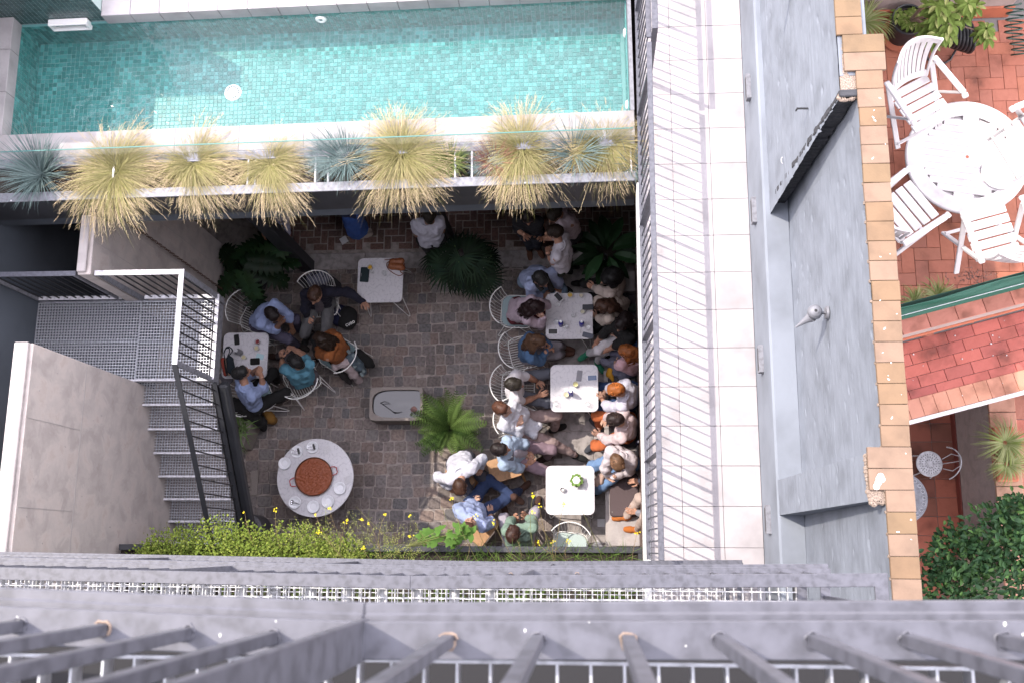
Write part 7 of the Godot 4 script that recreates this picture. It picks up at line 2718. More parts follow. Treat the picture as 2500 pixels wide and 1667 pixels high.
	person("seated woman with big curly black hair in a cream jumper on the dark sofa", {AL = Vector3(0.075, 0.084, -3.309), AR = Vector3(-0.060, 0.165, -3.549), DL = Vector3(0.033, 0.720, -3.345), DR = Vector3(0.053, 0.740, -3.349), EL = Vector3(0.150, 0.901, -3.243), ER = Vector3(0.198, 0.724, -3.416), F = Vector3(0.158, 1.100, -3.261), H = Vector3(0.263, 1.204, -3.312), KL = Vector3(0.033, 0.457, -3.253), KR = Vector3(-0.032, 0.532, -3.432), P = Vector3(0.368, 0.580, -3.336), SL = Vector3(0.283, 1.095, -3.116), SR = Vector3(0.349, 0.926, -3.368), WL = Vector3(0.092, 0.692, -3.331), WR = Vector3(0.111, 0.515, -3.442)},
		{shirt = Color(0.5, 0.42, 0.37), sleeve = 1, legs = Color(0.012, 0.012, 0.013), shoe = Color(0.012, 0.012, 0.012), hair = "bigcurly", hc = Color(0.008, 0.007, 0.007), skin = 1, f = 1})
	person("seated woman in a cream jumper holding a phone over the crowded table", {AL = Vector3(0.133, 0.084, -2.920), AR = Vector3(0.114, 0.096, -3.175), DL = Vector3(0.009, 0.780, -2.990), DR = Vector3(0.020, 0.820, -3.051), EL = Vector3(0.197, 0.801, -2.868), ER = Vector3(0.142, 0.788, -3.141), F = Vector3(0.097, 1.050, -2.984), H = Vector3(0.191, 1.203, -2.955), HT = Vector3(0.379, 1.020, -3.017), KL = Vector3(0.105, 0.462, -2.901), KR = Vector3(0.094, 0.476, -3.117), P = Vector3(0.420, 0.599, -3.091), SL = Vector3(0.251, 1.052, -2.816), SR = Vector3(0.320, 0.972, -3.117), WL = Vector3(0.105, 0.617, -2.970), WR = Vector3(0.067, 0.573, -3.154)},
		{shirt = Color(0.52, 0.44, 0.38), sleeve = 0.8, legs = Color(0.012, 0.012, 0.013), shoe = Color(0.012, 0.012, 0.012), hair = "long", hc = Color(0.035, 0.018, 0.012), skin = 0, f = 1})
	person("seated woman in a lilac jumper with long dark hair over one shoulder", {AL = Vector3(-0.556, 0.113, -3.135), AR = Vector3(-0.588, 0.108, -3.007), DL = Vector3(-0.612, 1.100, -3.041), DR = Vector3(-0.582, 1.100, -2.890), EL = Vector3(-0.526, 0.764, -3.092), ER = Vector3(-0.599, 0.791, -2.820), F = Vector3(-0.546, 1.050, -2.942), H = Vector3(-0.629, 1.171, -2.963), HT = Vector3(-0.833, 1.000, -2.897), KL = Vector3(-0.551, 0.497, -3.082), KR = Vector3(-0.583, 0.489, -2.940), P = Vector3(-0.935, 0.586, -3.062), SL = Vector3(-0.710, 0.953, -3.132), SR = Vector3(-0.757, 1.009, -2.824), WL = Vector3(-0.588, 0.991, -3.078), WR = Vector3(-0.557, 1.016, -2.870)},
		{shirt = Color(0.5, 0.4, 0.46), sleeve = 1, legs = Color(0.1, 0.012, 0.02), shoe = Color(0.02, 0.02, 0.02), hair = "long", hc = Color(0.014, 0.008, 0.008), skin = 0, f = 1})
	person("seated woman in a denim jacket and pale grey trousers with wavy brown hair", {AL = Vector3(-0.328, 0.122, -2.680), AR = Vector3(-0.339, 0.121, -2.584), DL = Vector3(-0.448, 0.800, -2.523), DR = Vector3(-0.475, 0.880, -2.517), EL = Vector3(-0.594, 0.735, -2.652), ER = Vector3(-0.612, 0.765, -2.357), F = Vector3(-0.495, 1.120, -2.508), H = Vector3(-0.611, 1.180, -2.534), HT = Vector3(-0.771, 1.020, -2.442), KL = Vector3(-0.387, 0.503, -2.625), KR = Vector3(-0.396, 0.495, -2.493), P = Vector3(-0.792, 0.564, -2.543), SL = Vector3(-0.730, 0.968, -2.650), SR = Vector3(-0.712, 1.015, -2.337), TL = Vector3(-0.277, 0.030, -2.662), WL = Vector3(-0.482, 0.898, -2.531), WR = Vector3(-0.519, 0.952, -2.456)},
		{tilt = 0.0, shirt = Color(0.07, 0.14, 0.26), sleeve = 1, legs = Color(0.3, 0.28, 0.31), shoe = Color(0.13, 0.06, 0.04), hair = "long", hc = Color(0.055, 0.03, 0.018), skin = 1, f = 1})
	person("seated woman in a black top and white jeans with one green shoe raised", {AL = Vector3(0.127, 0.113, -2.468), AR = Vector3(0.001, 0.284, -2.557), DL = Vector3(0.144, 0.620, -2.503), DR = Vector3(0.074, 0.640, -2.530), EL = Vector3(0.378, 0.808, -2.564), ER = Vector3(0.202, 0.779, -2.711), F = Vector3(0.371, 1.100, -2.661), H = Vector3(0.416, 1.229, -2.739), HT = Vector3(0.549, 1.020, -2.786), KL = Vector3(0.176, 0.492, -2.533), KR = Vector3(0.129, 0.639, -2.521), P = Vector3(0.481, 0.561, -2.698), SL = Vector3(0.516, 1.035, -2.579), SR = Vector3(0.317, 0.989, -2.817), TL = Vector3(0.158, 0.040, -2.406), TR = Vector3(-0.109, 0.280, -2.490), WL = Vector3(0.221, 0.643, -2.513), WR = Vector3(0.097, 0.590, -2.630)},
		{shirt = Color(0.01, 0.01, 0.011), sleeve = 0.6, legs = Color(0.66, 0.64, 0.66), shoe = Color(0.025, 0.2, 0.11), hair = "long", hc = Color(0.01, 0.008, 0.008), skin = 1, f = 1})
	person("seated woman in a pink T-shirt with ginger hair beside the walkway", {AL = Vector3(0.412, 0.084, -2.202), AR = Vector3(0.353, 0.126, -2.508), EL = Vector3(0.373, 0.816, -2.271), ER = Vector3(0.486, 0.706, -2.483), F = Vector3(0.375, 1.150, -2.405), H = Vector3(0.468, 1.214, -2.391), HT = Vector3(0.550, 1.000, -2.286), KL = Vector3(0.310, 0.385, -2.410), KR = Vector3(0.334, 0.512, -2.521), P = Vector3(0.622, 0.586, -2.333), SL = Vector3(0.381, 1.081, -2.251), SR = Vector3(0.609, 0.931, -2.409), WL = Vector3(0.340, 0.610, -2.373), WR = Vector3(0.365, 0.755, -2.678)},
		{shirt = Color(0.62, 0.4, 0.44), sleeve = 0.2, legs = Color(0.09, 0.09, 0.13), shoe = Color(0.02, 0.02, 0.02), hair = "long", hc = Color(0.15, 0.05, 0.016), skin = 0, f = 1})
	person("seated man in a white T-shirt turning sunglasses in his hands", {AL = Vector3(-0.495, 0.111, -2.291), AR = Vector3(-0.486, 0.112, -1.924), DL = Vector3(-0.574, 0.660, -2.080), DR = Vector3(-0.574, 0.660, -1.959), EL = Vector3(-0.742, 0.789, -2.154), ER = Vector3(-0.806, 0.778, -1.852), F = Vector3(-0.823, 1.080, -1.978), H = Vector3(-0.902, 1.248, -1.989), KL = Vector3(-0.520, 0.519, -2.251), KR = Vector3(-0.522, 0.518, -1.866), P = Vector3(-0.936, 0.567, -2.061), SL = Vector3(-0.903, 1.017, -2.166), SR = Vector3(-0.904, 1.041, -1.829), WL = Vector3(-0.656, 0.559, -2.142), WR = Vector3(-0.642, 0.618, -1.943)},
		{tilt = -0.1, shirt = Color(0.68, 0.66, 0.7), sleeve = 0.25, legs = Color(0.13, 0.14, 0.17), shoe = Color(0.02, 0.02, 0.02), hair = "curly", hc = Color(0.018, 0.015, 0.014), skin = 1, watch = 1})
	person("seated man in a white shirt and beige trousers with folded arms", {AL = Vector3(-0.455, 0.111, -1.584), AR = Vector3(-0.185, 0.184, -1.235), DL = Vector3(-0.913, 0.880, -1.511), DR = Vector3(-0.851, 0.940, -1.659), EL = Vector3(-0.793, 0.797, -1.692), ER = Vector3(-0.872, 0.802, -1.450), F = Vector3(-0.958, 1.180, -1.660), H = Vector3(-1.042, 1.248, -1.693), KL = Vector3(-0.407, 0.499, -1.714), KR = Vector3(-0.472, 0.467, -1.364), P = Vector3(-0.851, 0.573, -1.591), SL = Vector3(-0.916, 1.033, -1.801), SR = Vector3(-1.057, 1.016, -1.502), TL = Vector3(-0.303, 0.040, -1.633), TR = Vector3(-0.030, 0.050, -1.169), WL = Vector3(-0.858, 0.989, -1.552), WR = Vector3(-0.826, 1.010, -1.574)},
		{tilt = 0.3, shirt = Color(0.66, 0.68, 0.76), sleeve = 0.8, legs = Color(0.36, 0.27, 0.255), shoe = Color(0.012, 0.012, 0.014), hair = "short", hc = Color(0.06, 0.028, 0.018), skin = 0, collar = 1, tails = 1})
	person("seated man in an open pale denim shirt with clasped hands", {AL = Vector3(-0.547, 0.114, -1.215), AR = Vector3(-0.518, 0.105, -1.033), DL = Vector3(-0.701, 0.660, -1.164), DR = Vector3(-0.701, 0.660, -1.135), EL = Vector3(-0.803, 0.814, -1.320), ER = Vector3(-0.885, 0.814, -1.014), F = Vector3(-0.964, 1.180, -1.201), H = Vector3(-1.062, 1.257, -1.203), KL = Vector3(-0.474, 0.515, -1.274), KR = Vector3(-0.551, 0.513, -1.003), P = Vector3(-0.913, 0.577, -1.238), SL = Vector3(-0.983, 1.024, -1.348), SR = Vector3(-1.032, 1.053, -1.019), TL = Vector3(-0.623, 0.040, -1.186), WL = Vector3(-0.795, 0.573, -1.269), WR = Vector3(-0.781, 0.598, -1.073)},
		{tilt = 0.12, shirt = Color(0.4, 0.52, 0.68), sleeve = 0.65, under = Color(0.5, 0.47, 0.54), legs = Color(0.27, 0.19, 0.23), shoe = Color(0.05, 0.025, 0.02), hair = "short", hc = Color(0.012, 0.009, 0.009), skin = 1, watch = 1, collar = 1})
	person("man in a white shirt bending forward in the sun beside the bright stone floor", {AL = Vector3(-1.355, 0.083, -0.988), AR = Vector3(-1.531, 0.104, -0.740), DL = Vector3(-1.372, 0.700, -0.963), EL = Vector3(-1.325, 0.837, -1.131), ER = Vector3(-1.871, 0.791, -0.914), F = Vector3(-1.532, 1.020, -0.640), H = Vector3(-1.547, 1.158, -0.761), KL = Vector3(-1.335, 0.475, -0.901), KR = Vector3(-1.508, 0.514, -0.730), P = Vector3(-1.619, 0.608, -1.115), SL = Vector3(-1.397, 1.074, -1.003), SR = Vector3(-1.708, 1.009, -0.852), WL = Vector3(-1.359, 0.611, -1.042), WR = Vector3(-1.757, 0.612, -0.792)},
		{shirt = Color(0.64, 0.65, 0.74), sleeve = 1, legs = Color(0.06, 0.06, 0.08), shoe = Color(0.02, 0.02, 0.02), hair = "short", hc = Color(0.035, 0.018, 0.013), skin = 1, watch = 1})
	person("man in a blue shirt and dark jeans with one brown shoe on his knee", {AL = Vector3(-0.959, 0.584, -0.690), AR = Vector3(-0.895, 0.137, -0.790), DL = Vector3(-1.391, 0.660, -0.672), DR = Vector3(-1.227, 0.680, -0.549), EL = Vector3(-1.615, 0.775, -0.530), ER = Vector3(-1.213, 0.774, -0.351), F = Vector3(-1.387, 1.200, -0.410), H = Vector3(-1.427, 1.248, -0.292), KL = Vector3(-1.272, 0.465, -0.902), KR = Vector3(-1.016, 0.513, -0.683), P = Vector3(-1.425, 0.585, -0.519), SL = Vector3(-1.583, 1.049, -0.478), SR = Vector3(-1.265, 1.043, -0.295), TL = Vector3(-0.857, 0.500, -0.620), TR = Vector3(-0.785, 0.050, -0.885), WL = Vector3(-1.495, 0.586, -0.630), WR = Vector3(-1.238, 0.564, -0.473)},
		{tilt = 0.55, shirt = Color(0.38, 0.46, 0.72), sleeve = 0.6, legs = Color(0.025, 0.045, 0.115), shoe = Color(0.085, 0.04, 0.028), hair = "short", hc = Color(0.05, 0.028, 0.02), skin = 0, watch = 1, collar = 1})
	person("man in a sage green shirt clasping his hands at the near edge of the courtyard", {AL = Vector3(-1.077, 0.085, -0.450), AR = Vector3(-0.691, 0.112, -0.550), DL = Vector3(-0.884, 0.820, -0.460), DR = Vector3(-0.835, 0.820, -0.479), EL = Vector3(-0.970, 0.789, -0.356), ER = Vector3(-0.702, 0.760, -0.380), F = Vector3(-0.875, 1.100, -0.322), H = Vector3(-0.903, 1.229, -0.213), KL = Vector3(-1.078, 0.491, -0.419), KR = Vector3(-0.682, 0.520, -0.495), P = Vector3(-0.887, 0.592, -0.069), SL = Vector3(-1.011, 1.034, -0.234), SR = Vector3(-0.676, 1.022, -0.296), WL = Vector3(-0.938, 0.557, -0.424), WR = Vector3(-0.796, 0.550, -0.456)},
		{shirt = Color(0.24, 0.35, 0.28), sleeve = 0.7, legs = Color(0.4, 0.38, 0.44), shoe = Color(0.08, 0.04, 0.03), hair = "curly", hc = Color(0.03, 0.016, 0.012), skin = 1, watch = 1})
	person("red-haired man in a white shirt leaning over the two yellow drinks", {AL = Vector3(0.120, 0.096, -1.851), AR = Vector3(0.123, 0.107, -2.109), DL = Vector3(0.126, 0.760, -1.935), DR = Vector3(0.126, 0.760, -1.935), EL = Vector3(0.226, 0.853, -1.771), ER = Vector3(0.287, 0.783, -2.008), F = Vector3(0.236, 1.100, -1.910), H = Vector3(0.327, 1.228, -1.918), KL = Vector3(0.129, 0.503, -1.810), KR = Vector3(0.128, 0.516, -2.065), P = Vector3(0.530, 0.579, -1.942), SL = Vector3(0.402, 1.063, -1.715), SR = Vector3(0.450, 1.004, -2.039), WL = Vector3(0.174, 0.642, -1.886), WR = Vector3(0.193, 0.559, -1.995)},
		{shirt = Color(0.6, 0.6, 0.72), sleeve = 0.65, legs = Color(0.035, 0.07, 0.17), shoe = Color(0.03, 0.03, 0.03), hair = "curly", hc = Color(0.2, 0.065, 0.018), skin = 0, collar = 1})
	person("man in a pale pink jumper and orange trousers gesturing on the bench", {AL = Vector3(0.074, 0.110, -1.397), AR = Vector3(0.137, 0.106, -1.613), DL = Vector3(0.033, 0.800, -1.474), DR = Vector3(0.171, 0.680, -1.571), EL = Vector3(0.221, 0.832, -1.356), ER = Vector3(0.272, 0.787, -1.643), F = Vector3(0.222, 1.100, -1.556), H = Vector3(0.312, 1.231, -1.559), KL = Vector3(0.093, 0.512, -1.313), KR = Vector3(0.097, 0.505, -1.704), P = Vector3(0.491, 0.575, -1.543), SL = Vector3(0.393, 1.052, -1.347), SR = Vector3(0.418, 1.020, -1.679), TL = Vector3(0.023, 0.050, -1.353), TR = Vector3(0.037, 0.050, -1.713), WL = Vector3(0.128, 0.624, -1.444), WR = Vector3(0.211, 0.552, -1.657)},
		{shirt = Color(0.66, 0.54, 0.56), sleeve = 0.85, legs = Color(0.52, 0.14, 0.045), shoe = Color(0.06, 0.065, 0.08), hair = "curly", hc = Color(0.02, 0.014, 0.013), skin = 0})
	person("man in a loose white shirt and light jeans with folded hands on the bench", {AL = Vector3(0.078, 0.114, -0.768), AR = Vector3(0.042, 0.084, -1.062), DL = Vector3(0.245, 0.740, -0.900), DR = Vector3(0.269, 0.740, -0.900), EL = Vector3(0.494, 0.689, -0.989), ER = Vector3(0.195, 0.904, -1.007), F = Vector3(0.370, 1.050, -0.948), H = Vector3(0.330, 1.227, -1.048), KL = Vector3(0.152, 0.515, -0.826), KR = Vector3(0.036, 0.489, -1.066), P = Vector3(0.451, 0.581, -1.138), SL = Vector3(0.517, 0.961, -1.066), SR = Vector3(0.246, 1.109, -1.195), WL = Vector3(0.289, 0.805, -0.912), WR = Vector3(0.223, 0.671, -0.928)},
		{shirt = Color(0.7, 0.64, 0.68), sleeve = 1, legs = Color(0.17, 0.29, 0.5), shoe = Color(0.03, 0.03, 0.03), hair = "curly", hc = Color(0.09, 0.05, 0.03), skin = 0})
	person("person with orange shoes and beige trousers resting both feet on the bench", {AL = Vector3(0.582, 0.443, -0.285), AR = Vector3(0.443, 0.461, -0.442), EL = Vector3(0.832, 0.683, -0.454), ER = Vector3(0.878, 0.684, -0.844), F = Vector3(0.831, 1.100, -0.641), H = Vector3(1.020, 1.139, -0.689), KL = Vector3(0.678, 0.802, -0.432), KR = Vector3(0.622, 0.744, -0.654), P = Vector3(0.937, 0.503, -0.634), SL = Vector3(0.926, 0.950, -0.473), SR = Vector3(0.965, 0.951, -0.799), TL = Vector3(0.438, 0.470, -0.296), TR = Vector3(0.268, 0.470, -0.428), WL = Vector3(0.585, 0.680, -0.489), WR = Vector3(0.629, 0.680, -0.866)},
		{shirt = Color(0.3, 0.3, 0.34), sleeve = 1, legs = Color(0.52, 0.41, 0.36), shoe = Color(0.5, 0.16, 0.035), hair = "short", hc = Color(0.03, 0.02, 0.015), skin = 1})



# ---------------------------------------------------------------- things on the tables and floor
func flat(p: Vector3, w: float, d: float, h: float, turn: float, g: Geo, r := 0.004) -> void:
	g.prism(rounded(w, d, r, 2), 0.0, h, Transform3D(Basis(Vector3.UP, turn), p), minf(h * 0.3, 0.002))


func phone(p: Vector3, turn: float, label: String, body: Color, screen: Color) -> void:
	var o := thing("phone", label, "phone", p, "phones")
	var g := Geo.new()
	g.tint = body
	flat(p, 0.068, 0.138, 0.008, turn, g, 0.009)
	part(o, "case", g, mats.ware)
	g = Geo.new()
	g.tint = screen
	flat(p + Vector3(0, 0.0082, 0), 0.061, 0.11 if body.r > 0.3 else 0.13, 0.0006, turn, g, 0.003)
	part(o, "screen", g, mats.ware)


func drink(p: Vector3, label: String, liquid: Color, r := 0.034, h := 0.085) -> void:
	var o := thing("glass", label, "glass", p, "drinking glasses")
	var t := Transform3D(Basis(), p)
	var g := Geo.new()
	g.lathe(PackedVector2Array([Vector2(0, 0.0), Vector2(r * 0.8, 0.0), Vector2(r, h), Vector2(r * 0.93, h), Vector2(r * 0.74, 0.008), Vector2(0, 0.008)]), t, 20)
	part(o, "tumbler", g, mats.glass)
	g = Geo.new()
	var ring := PackedVector3Array()
	for k in 21:
		ring.append(p + Vector3(cos(TAU * k / 20) * r * 0.97, h, sin(TAU * k / 20) * r * 0.97))
	g.tube(ring, 0.0016, 4, false)
	part(o, "rim", g, mats.bright_galvanised)
	if liquid.a > 0.5:
		g = Geo.new()
		g.tint = liquid
		g.lathe(PackedVector2Array([Vector2(0, h * 0.55), Vector2(r * 0.84, h * 0.55), Vector2(r * 0.73, 0.009)]), t, 18)
		part(o, "liquid", g, mats.ware)


func bottle(p: Vector3, label: String, col: Color, cap: Color, h := 0.2, r := 0.031) -> void:
	var o := thing("bottle", label, "bottle", p, "bottles")
	var t := Transform3D(Basis(), p)
	var g := Geo.new()
	g.tint = col
	g.lathe(PackedVector2Array([Vector2(0, 0), Vector2(r, 0.0), Vector2(r, h * 0.62), Vector2(r * 0.8, h * 0.74), Vector2(r * 0.45, h * 0.83), Vector2(r * 0.42, h * 0.95), Vector2(0, h * 0.95)]), t, 20)
	part(o, "body", g, mats.ware)
	g = Geo.new()
	g.tint = cap
	g.lathe(PackedVector2Array([Vector2(0, h), Vector2(r * 0.5, h), Vector2(r * 0.54, h * 0.9), Vector2(r * 0.54, h * 0.88)]), t, 16)
	part(o, "cap", g, mats.ware)


func plate(p: Vector3, label: String, n: int) -> Node3D:
	var o := thing("plate_stack" if n > 1 else "plate", label, "plate", p, "white plates on the round table")
	for k in n:
		var g := Geo.new()
		g.tint = Color(0.74, 0.75, 0.78)
		g.lathe(PackedVector2Array([Vector2(0, 0.006), Vector2(0.043, 0.006), Vector2(0.052, 0.012), Vector2(0.074, 0.017), Vector2(0.077, 0.014), Vector2(0.05, 0.002), Vector2(0, 0.0)]), Transform3D(Basis(), p + Vector3(rng.randfn(0, 0.0015), 0.006 * k, rng.randfn(0, 0.0015))), 36)
		part(o, "plate", g, mats.ware)
	return o


func napkins(p: Vector3, turn: float, label: String, s := 0.095, n := 3) -> void:
	var g := Geo.new()
	g.tint = Color(0.74, 0.73, 0.75)
	for k in n:
		flat(p + Vector3(rng.randfn(0, 0.001), 0.0026 * k, 0), s, s, 0.0022, turn + rng.randfn(0, 0.015), g, 0.002)
	single("napkin", label, "napkin", g, mats.cloth, p)


func bag(called: String, label: String, cat: String, bones: Array, col: Color, cell := 0.014, rumple := 0.012, m: Material = null) -> Node3D:
	var at: Vector3 = bones[0][0]
	var o := thing(called, label, cat, at)
	var g := Geo.new()
	g.tint = col
	blob(g, bones, cell, 0.02, rumple, rng.randi() % 900)
	part(o, "body", g, m if m else mats.cloth)
	return o


func strap(o: Node3D, called: String, pts: PackedVector3Array, r: float, col: Color) -> void:
	var g := Geo.new()
	g.tint = col
	var fine := PackedVector3Array()
	for k in pts.size() - 1:
		for s in 4:
			fine.append(pts[k].cubic_interpolate(pts[k + 1], pts[maxi(k - 1, 0)], pts[mini(k + 2, pts.size() - 1)], s / 4.0))
	fine.append(pts[pts.size() - 1])
	g.tube(fine, r, 6)
	part(o, called, g, mats.cloth)


func lettering(parent: Node3D, text: String, size: float, t: Transform3D, m: Material) -> void:
	var tm := TextMesh.new()
	var f := SystemFont.new()
	f.font_names = PackedStringArray(["Droid Sans"])
	f.font_weight = 700
	tm.font = f
	tm.text = text
	tm.font_size = 32
	tm.pixel_size = size / 32.0
	tm.depth = 0.002
	tm.material = m
	var o := MeshInstance3D.new()
	o.mesh = tm
	o.name = numbered(parent, "lettering")
	o.transform = Transform3D(t.basis, t.origin - parent.position)
	parent.add_child(o, true)


func build_small_things() -> void:
	var g: Geo
	var y := 0.732
	var none := Color(0, 0, 0, 0)
	# table with the handbag
	var cl := thing("clutch", "dark teal leather clutch lying on the marble table", "clutch bag", Vector3(-2.903, 0.732, -3.533))
	g = Geo.new()
	g.tint = Color(0.008, 0.02, 0.027)
	g.prism(rounded(0.118, 0.2, 0.012, 3), 0.0, 0.025, Transform3D(Basis(Vector3.UP, -0.06), cl.position), 0.011)
	part(cl, "pouch", g, mats.ware)
	g = Geo.new()
	for k in 3:
		g.box(Transform3D(Basis(), cl.position + Vector3(-0.042, 0.026, -0.012 + k * 0.016)), Vector3(0.004, 0.002, 0.008))
	part(cl, "studs", g, mats.bright_galvanised)
	drink(Vector3(-2.823, 0.732, -3.617), "glass of yellow drink beside the dark clutch", Color(0.55, 0.32, 0.02))
	drink(Vector3(-2.633, 0.732, -3.535), "empty clear glass in the middle of the handbag table", none)
	drink(Vector3(-2.796, 0.732, -3.560), "small clear glass just below the glass of yellow drink", none, 0.026, 0.05)
	var hb := bag("handbag", "tan leather handbag with a long strap at the corner of the marble table", "handbag", [[Vector3(-2.534, 0.77, -3.696), Vector3(-2.417, 0.77, -3.701), 0.045, 0.045], [Vector3(-2.539, 0.77, -3.633), Vector3(-2.415, 0.77, -3.616), 0.05, 0.05]], Color(0.26, 0.085, 0.028), 0.011, 0.01, mats.skin)
	strap(hb, "strap", PackedVector3Array([Vector3(-2.551, 0.79, -3.698), Vector3(-2.613, 0.74, -3.685), Vector3(-2.599, 0.742, -3.613), Vector3(-2.528, 0.742, -3.549), Vector3(-2.445, 0.742, -3.512), Vector3(-2.397, 0.745, -3.539), Vector3(-2.432, 0.745, -3.567), Vector3(-2.391, 0.75, -3.608), Vector3(-2.375, 0.77, -3.672)]), 0.006, Color(0.2, 0.06, 0.025))
	strap(hb, "strap", PackedVector3Array([Vector3(-2.646, 0.736, -3.729), Vector3(-2.577, 0.8, -3.716), Vector3(-2.462, 0.83, -3.720), Vector3(-2.385, 0.8, -3.720)]), 0.006, Color(0.2, 0.06, 0.025))
	# table by the stair railing
	phone(Vector3(-4.564, 0.732, -2.685), 0.15, "black phone lying alone on the table by the stair railing", Color(0.01, 0.01, 0.012), Color(0.004, 0.004, 0.005))
	drink(Vector3(-4.267, 0.732, -2.646), "glass of dark red drink on the table by the stair railing", Color(0.16, 0.01, 0.015))
	drink(Vector3(-4.276, 0.732, -2.560), "glass of pale yellow drink next to the dark red one", Color(0.5, 0.44, 0.26))
	drink(Vector3(-4.438, 0.732, -2.444), "glass of pale yellow drink next to the steel bottle", Color(0.48, 0.42, 0.24))
	bottle(Vector3(-4.505, 0.732, -2.512), "brushed steel bottle with a loop handle near the striped bag", Color(0.16, 0.16, 0.17), Color(0.5, 0.5, 0.52), 0.17, 0.04)
	g = Geo.new()
	g.tint = Color(0.35, 0.52, 0.56)
	flat(Vector3(-4.243, 0.732, -2.463), 0.1, 0.07, 0.006, -0.25, g)
	single("card_pack", "pale blue printed pack lying between the drinks and the black wallet", "pack", g, mats.ware, Vector3(-4.243, 0.732, -2.463))
	g = Geo.new()
	g.tint = Color(0.006, 0.006, 0.007)
	flat(Vector3(-4.301, 0.732, -2.397), 0.125, 0.088, 0.018, 0.05, g, 0.012)
	g.slab(Vector3(-4.357, 0.732, -2.416) + Vector3(-0.012, 0, -0.012), Vector3(-4.357, 0.732, -2.416) + Vector3(0.006, 0.012, 0.012), 0.003)
	single("wallet", "black wallet near the clasped hands at the stair-side table", "wallet", g, mats.cloth, Vector3(-4.301, 0.732, -2.397))
	g = Geo.new()
	g.tint = Color(0.6, 0.6, 0.63)
	flat(Vector3(-4.195, 0.732, -2.359), 0.07, 0.09, 0.002, -0.2, g)
	single("paper_slip", "white paper slip with keys at the edge of the stair-side table", "paper", g, mats.cloth, Vector3(-4.195, 0.732, -2.359))
	var sb := thing("striped_bag", "dark bag with red, black and beige stripes standing by the stair railing", "bag", Vector3(-4.665, 0.73, -2.343))
	for q in [[[Vector3(-4.594, 0.86, -2.400), Vector3(-4.571, 0.84, -2.254), 0.05, 0.05], Color(0.012, 0.02, 0.03), "back_panel"], [[Vector3(-4.632, 0.87, -2.399), Vector3(-4.590, 0.85, -2.211), 0.018, 0.018], Color(0.42, 0.27, 0.19), "beige_stripe"], [[Vector3(-4.655, 0.86, -2.387), Vector3(-4.621, 0.84, -2.213), 0.018, 0.018], Color(0.012, 0.012, 0.014), "black_stripe"], [[Vector3(-4.689, 0.84, -2.405), Vector3(-4.652, 0.82, -2.217), 0.03, 0.03], Color(0.26, 0.04, 0.025), "red_panel"]]:
		g = Geo.new()
		g.tint = q[1]
		blob(g, [q[0]], 0.012, 0.02, 0.008, 5)
		part(sb, q[2], g, mats.cloth)
	strap(sb, "handle", PackedVector3Array([Vector3(-4.653, 0.87, -2.412), Vector3(-4.660, 0.9, -2.475), Vector3(-4.624, 0.92, -2.546), Vector3(-4.576, 0.92, -2.545), Vector3(-4.550, 0.9, -2.508), Vector3(-4.585, 0.88, -2.465), Vector3(-4.607, 0.87, -2.439)]), 0.008, Color(0.015, 0.02, 0.03))
	strap(sb, "handle", PackedVector3Array([Vector3(-4.621, 0.87, -2.440), Vector3(-4.587, 0.9, -2.502), Vector3(-4.596, 0.92, -2.539), Vector3(-4.636, 0.92, -2.532)]), 0.008, Color(0.015, 0.02, 0.03))
	bag("folded_jacket", "crumpled grey jacket below the striped bag", "jacket", [[Vector3(-4.760, 0.62, -2.226), Vector3(-4.667, 0.6, -2.187), 0.06, 0.05], [Vector3(-4.751, 0.6, -2.187), Vector3(-4.683, 0.6, -2.215), 0.05, 0.05]], Color(0.16, 0.15, 0.17), 0.014, 0.03)
	# crowded table
	phone(Vector3(-0.445, 0.732, -2.749), 1.57, "white phone with a black screen on the crowded table, nearest the denim jacket", Color(0.7, 0.7, 0.72), Color(0.004, 0.004, 0.005))
	phone(Vector3(-0.002, 0.732, -2.695), 1.3, "dark phone at the near corner of the crowded table", Color(0.03, 0.03, 0.04), Color(0.04, 0.05, 0.075))
	phone(Vector3(0.002, 0.82, -3.041), 1.57, "black phone held by the woman in the cream jumper", Color(0.01, 0.01, 0.012), Color(0.03, 0.034, 0.04))
	phone(Vector3(-0.372, 0.8, -3.182), 0.7, "white phone in the hand of the man in the pale blue top", Color(0.65, 0.65, 0.67), Color(0.01, 0.01, 0.012))
	var blue := Color(0.012, 0.014, 0.3)
	var white := Color(0.8, 0.8, 0.82)
	bottle(Vector3(-0.341, 0.732, -2.836), "blue water bottle with a white cap on the crowded table, next to the white phone", blue, white)
	bottle(Vector3(-0.079, 0.732, -2.833), "blue water bottle with a white cap on the crowded table, by the dark phone", blue, white)
	drink(Vector3(-0.224, 0.732, -3.208), "glass of amber drink at the far edge of the crowded table", Color(0.5, 0.33, 0.06))
	drink(Vector3(-0.084, 0.732, -3.203), "nearly empty glass at the far right corner of the crowded table", Color(0.55, 0.5, 0.36), 0.028, 0.08)
	drink(Vector3(-0.066, 0.732, -2.990), "small glass by the hand of the woman in the cream jumper", Color(0.5, 0.48, 0.34), 0.03, 0.07)
	drink(Vector3(-0.400, 0.732, -2.865), "empty glass left of the first blue bottle", none, 0.038)
	drink(Vector3(-0.284, 0.732, -2.792), "empty glass in front of the first blue bottle", none, 0.036)
	drink(Vector3(0.002, 0.732, -2.787), "empty glass in front of the second blue bottle", none, 0.038)
	drink(Vector3(-0.375, 0.732, -3.094), "empty glass near the lilac sleeve on the crowded table", none, 0.033, 0.07)
	drink(Vector3(-0.187, 0.732, -2.942), "empty small glass beside the crumpled paper on the crowded table", none, 0.026, 0.06)
	napkins(Vector3(-0.140, 0.732, -3.060), 0.5, "creased white napkin in the middle of the crowded table", 0.085, 1)
	napkins(Vector3(-0.156, 0.732, -2.899), 0.2, "folded white napkin between the two blue bottles", 0.08, 2)
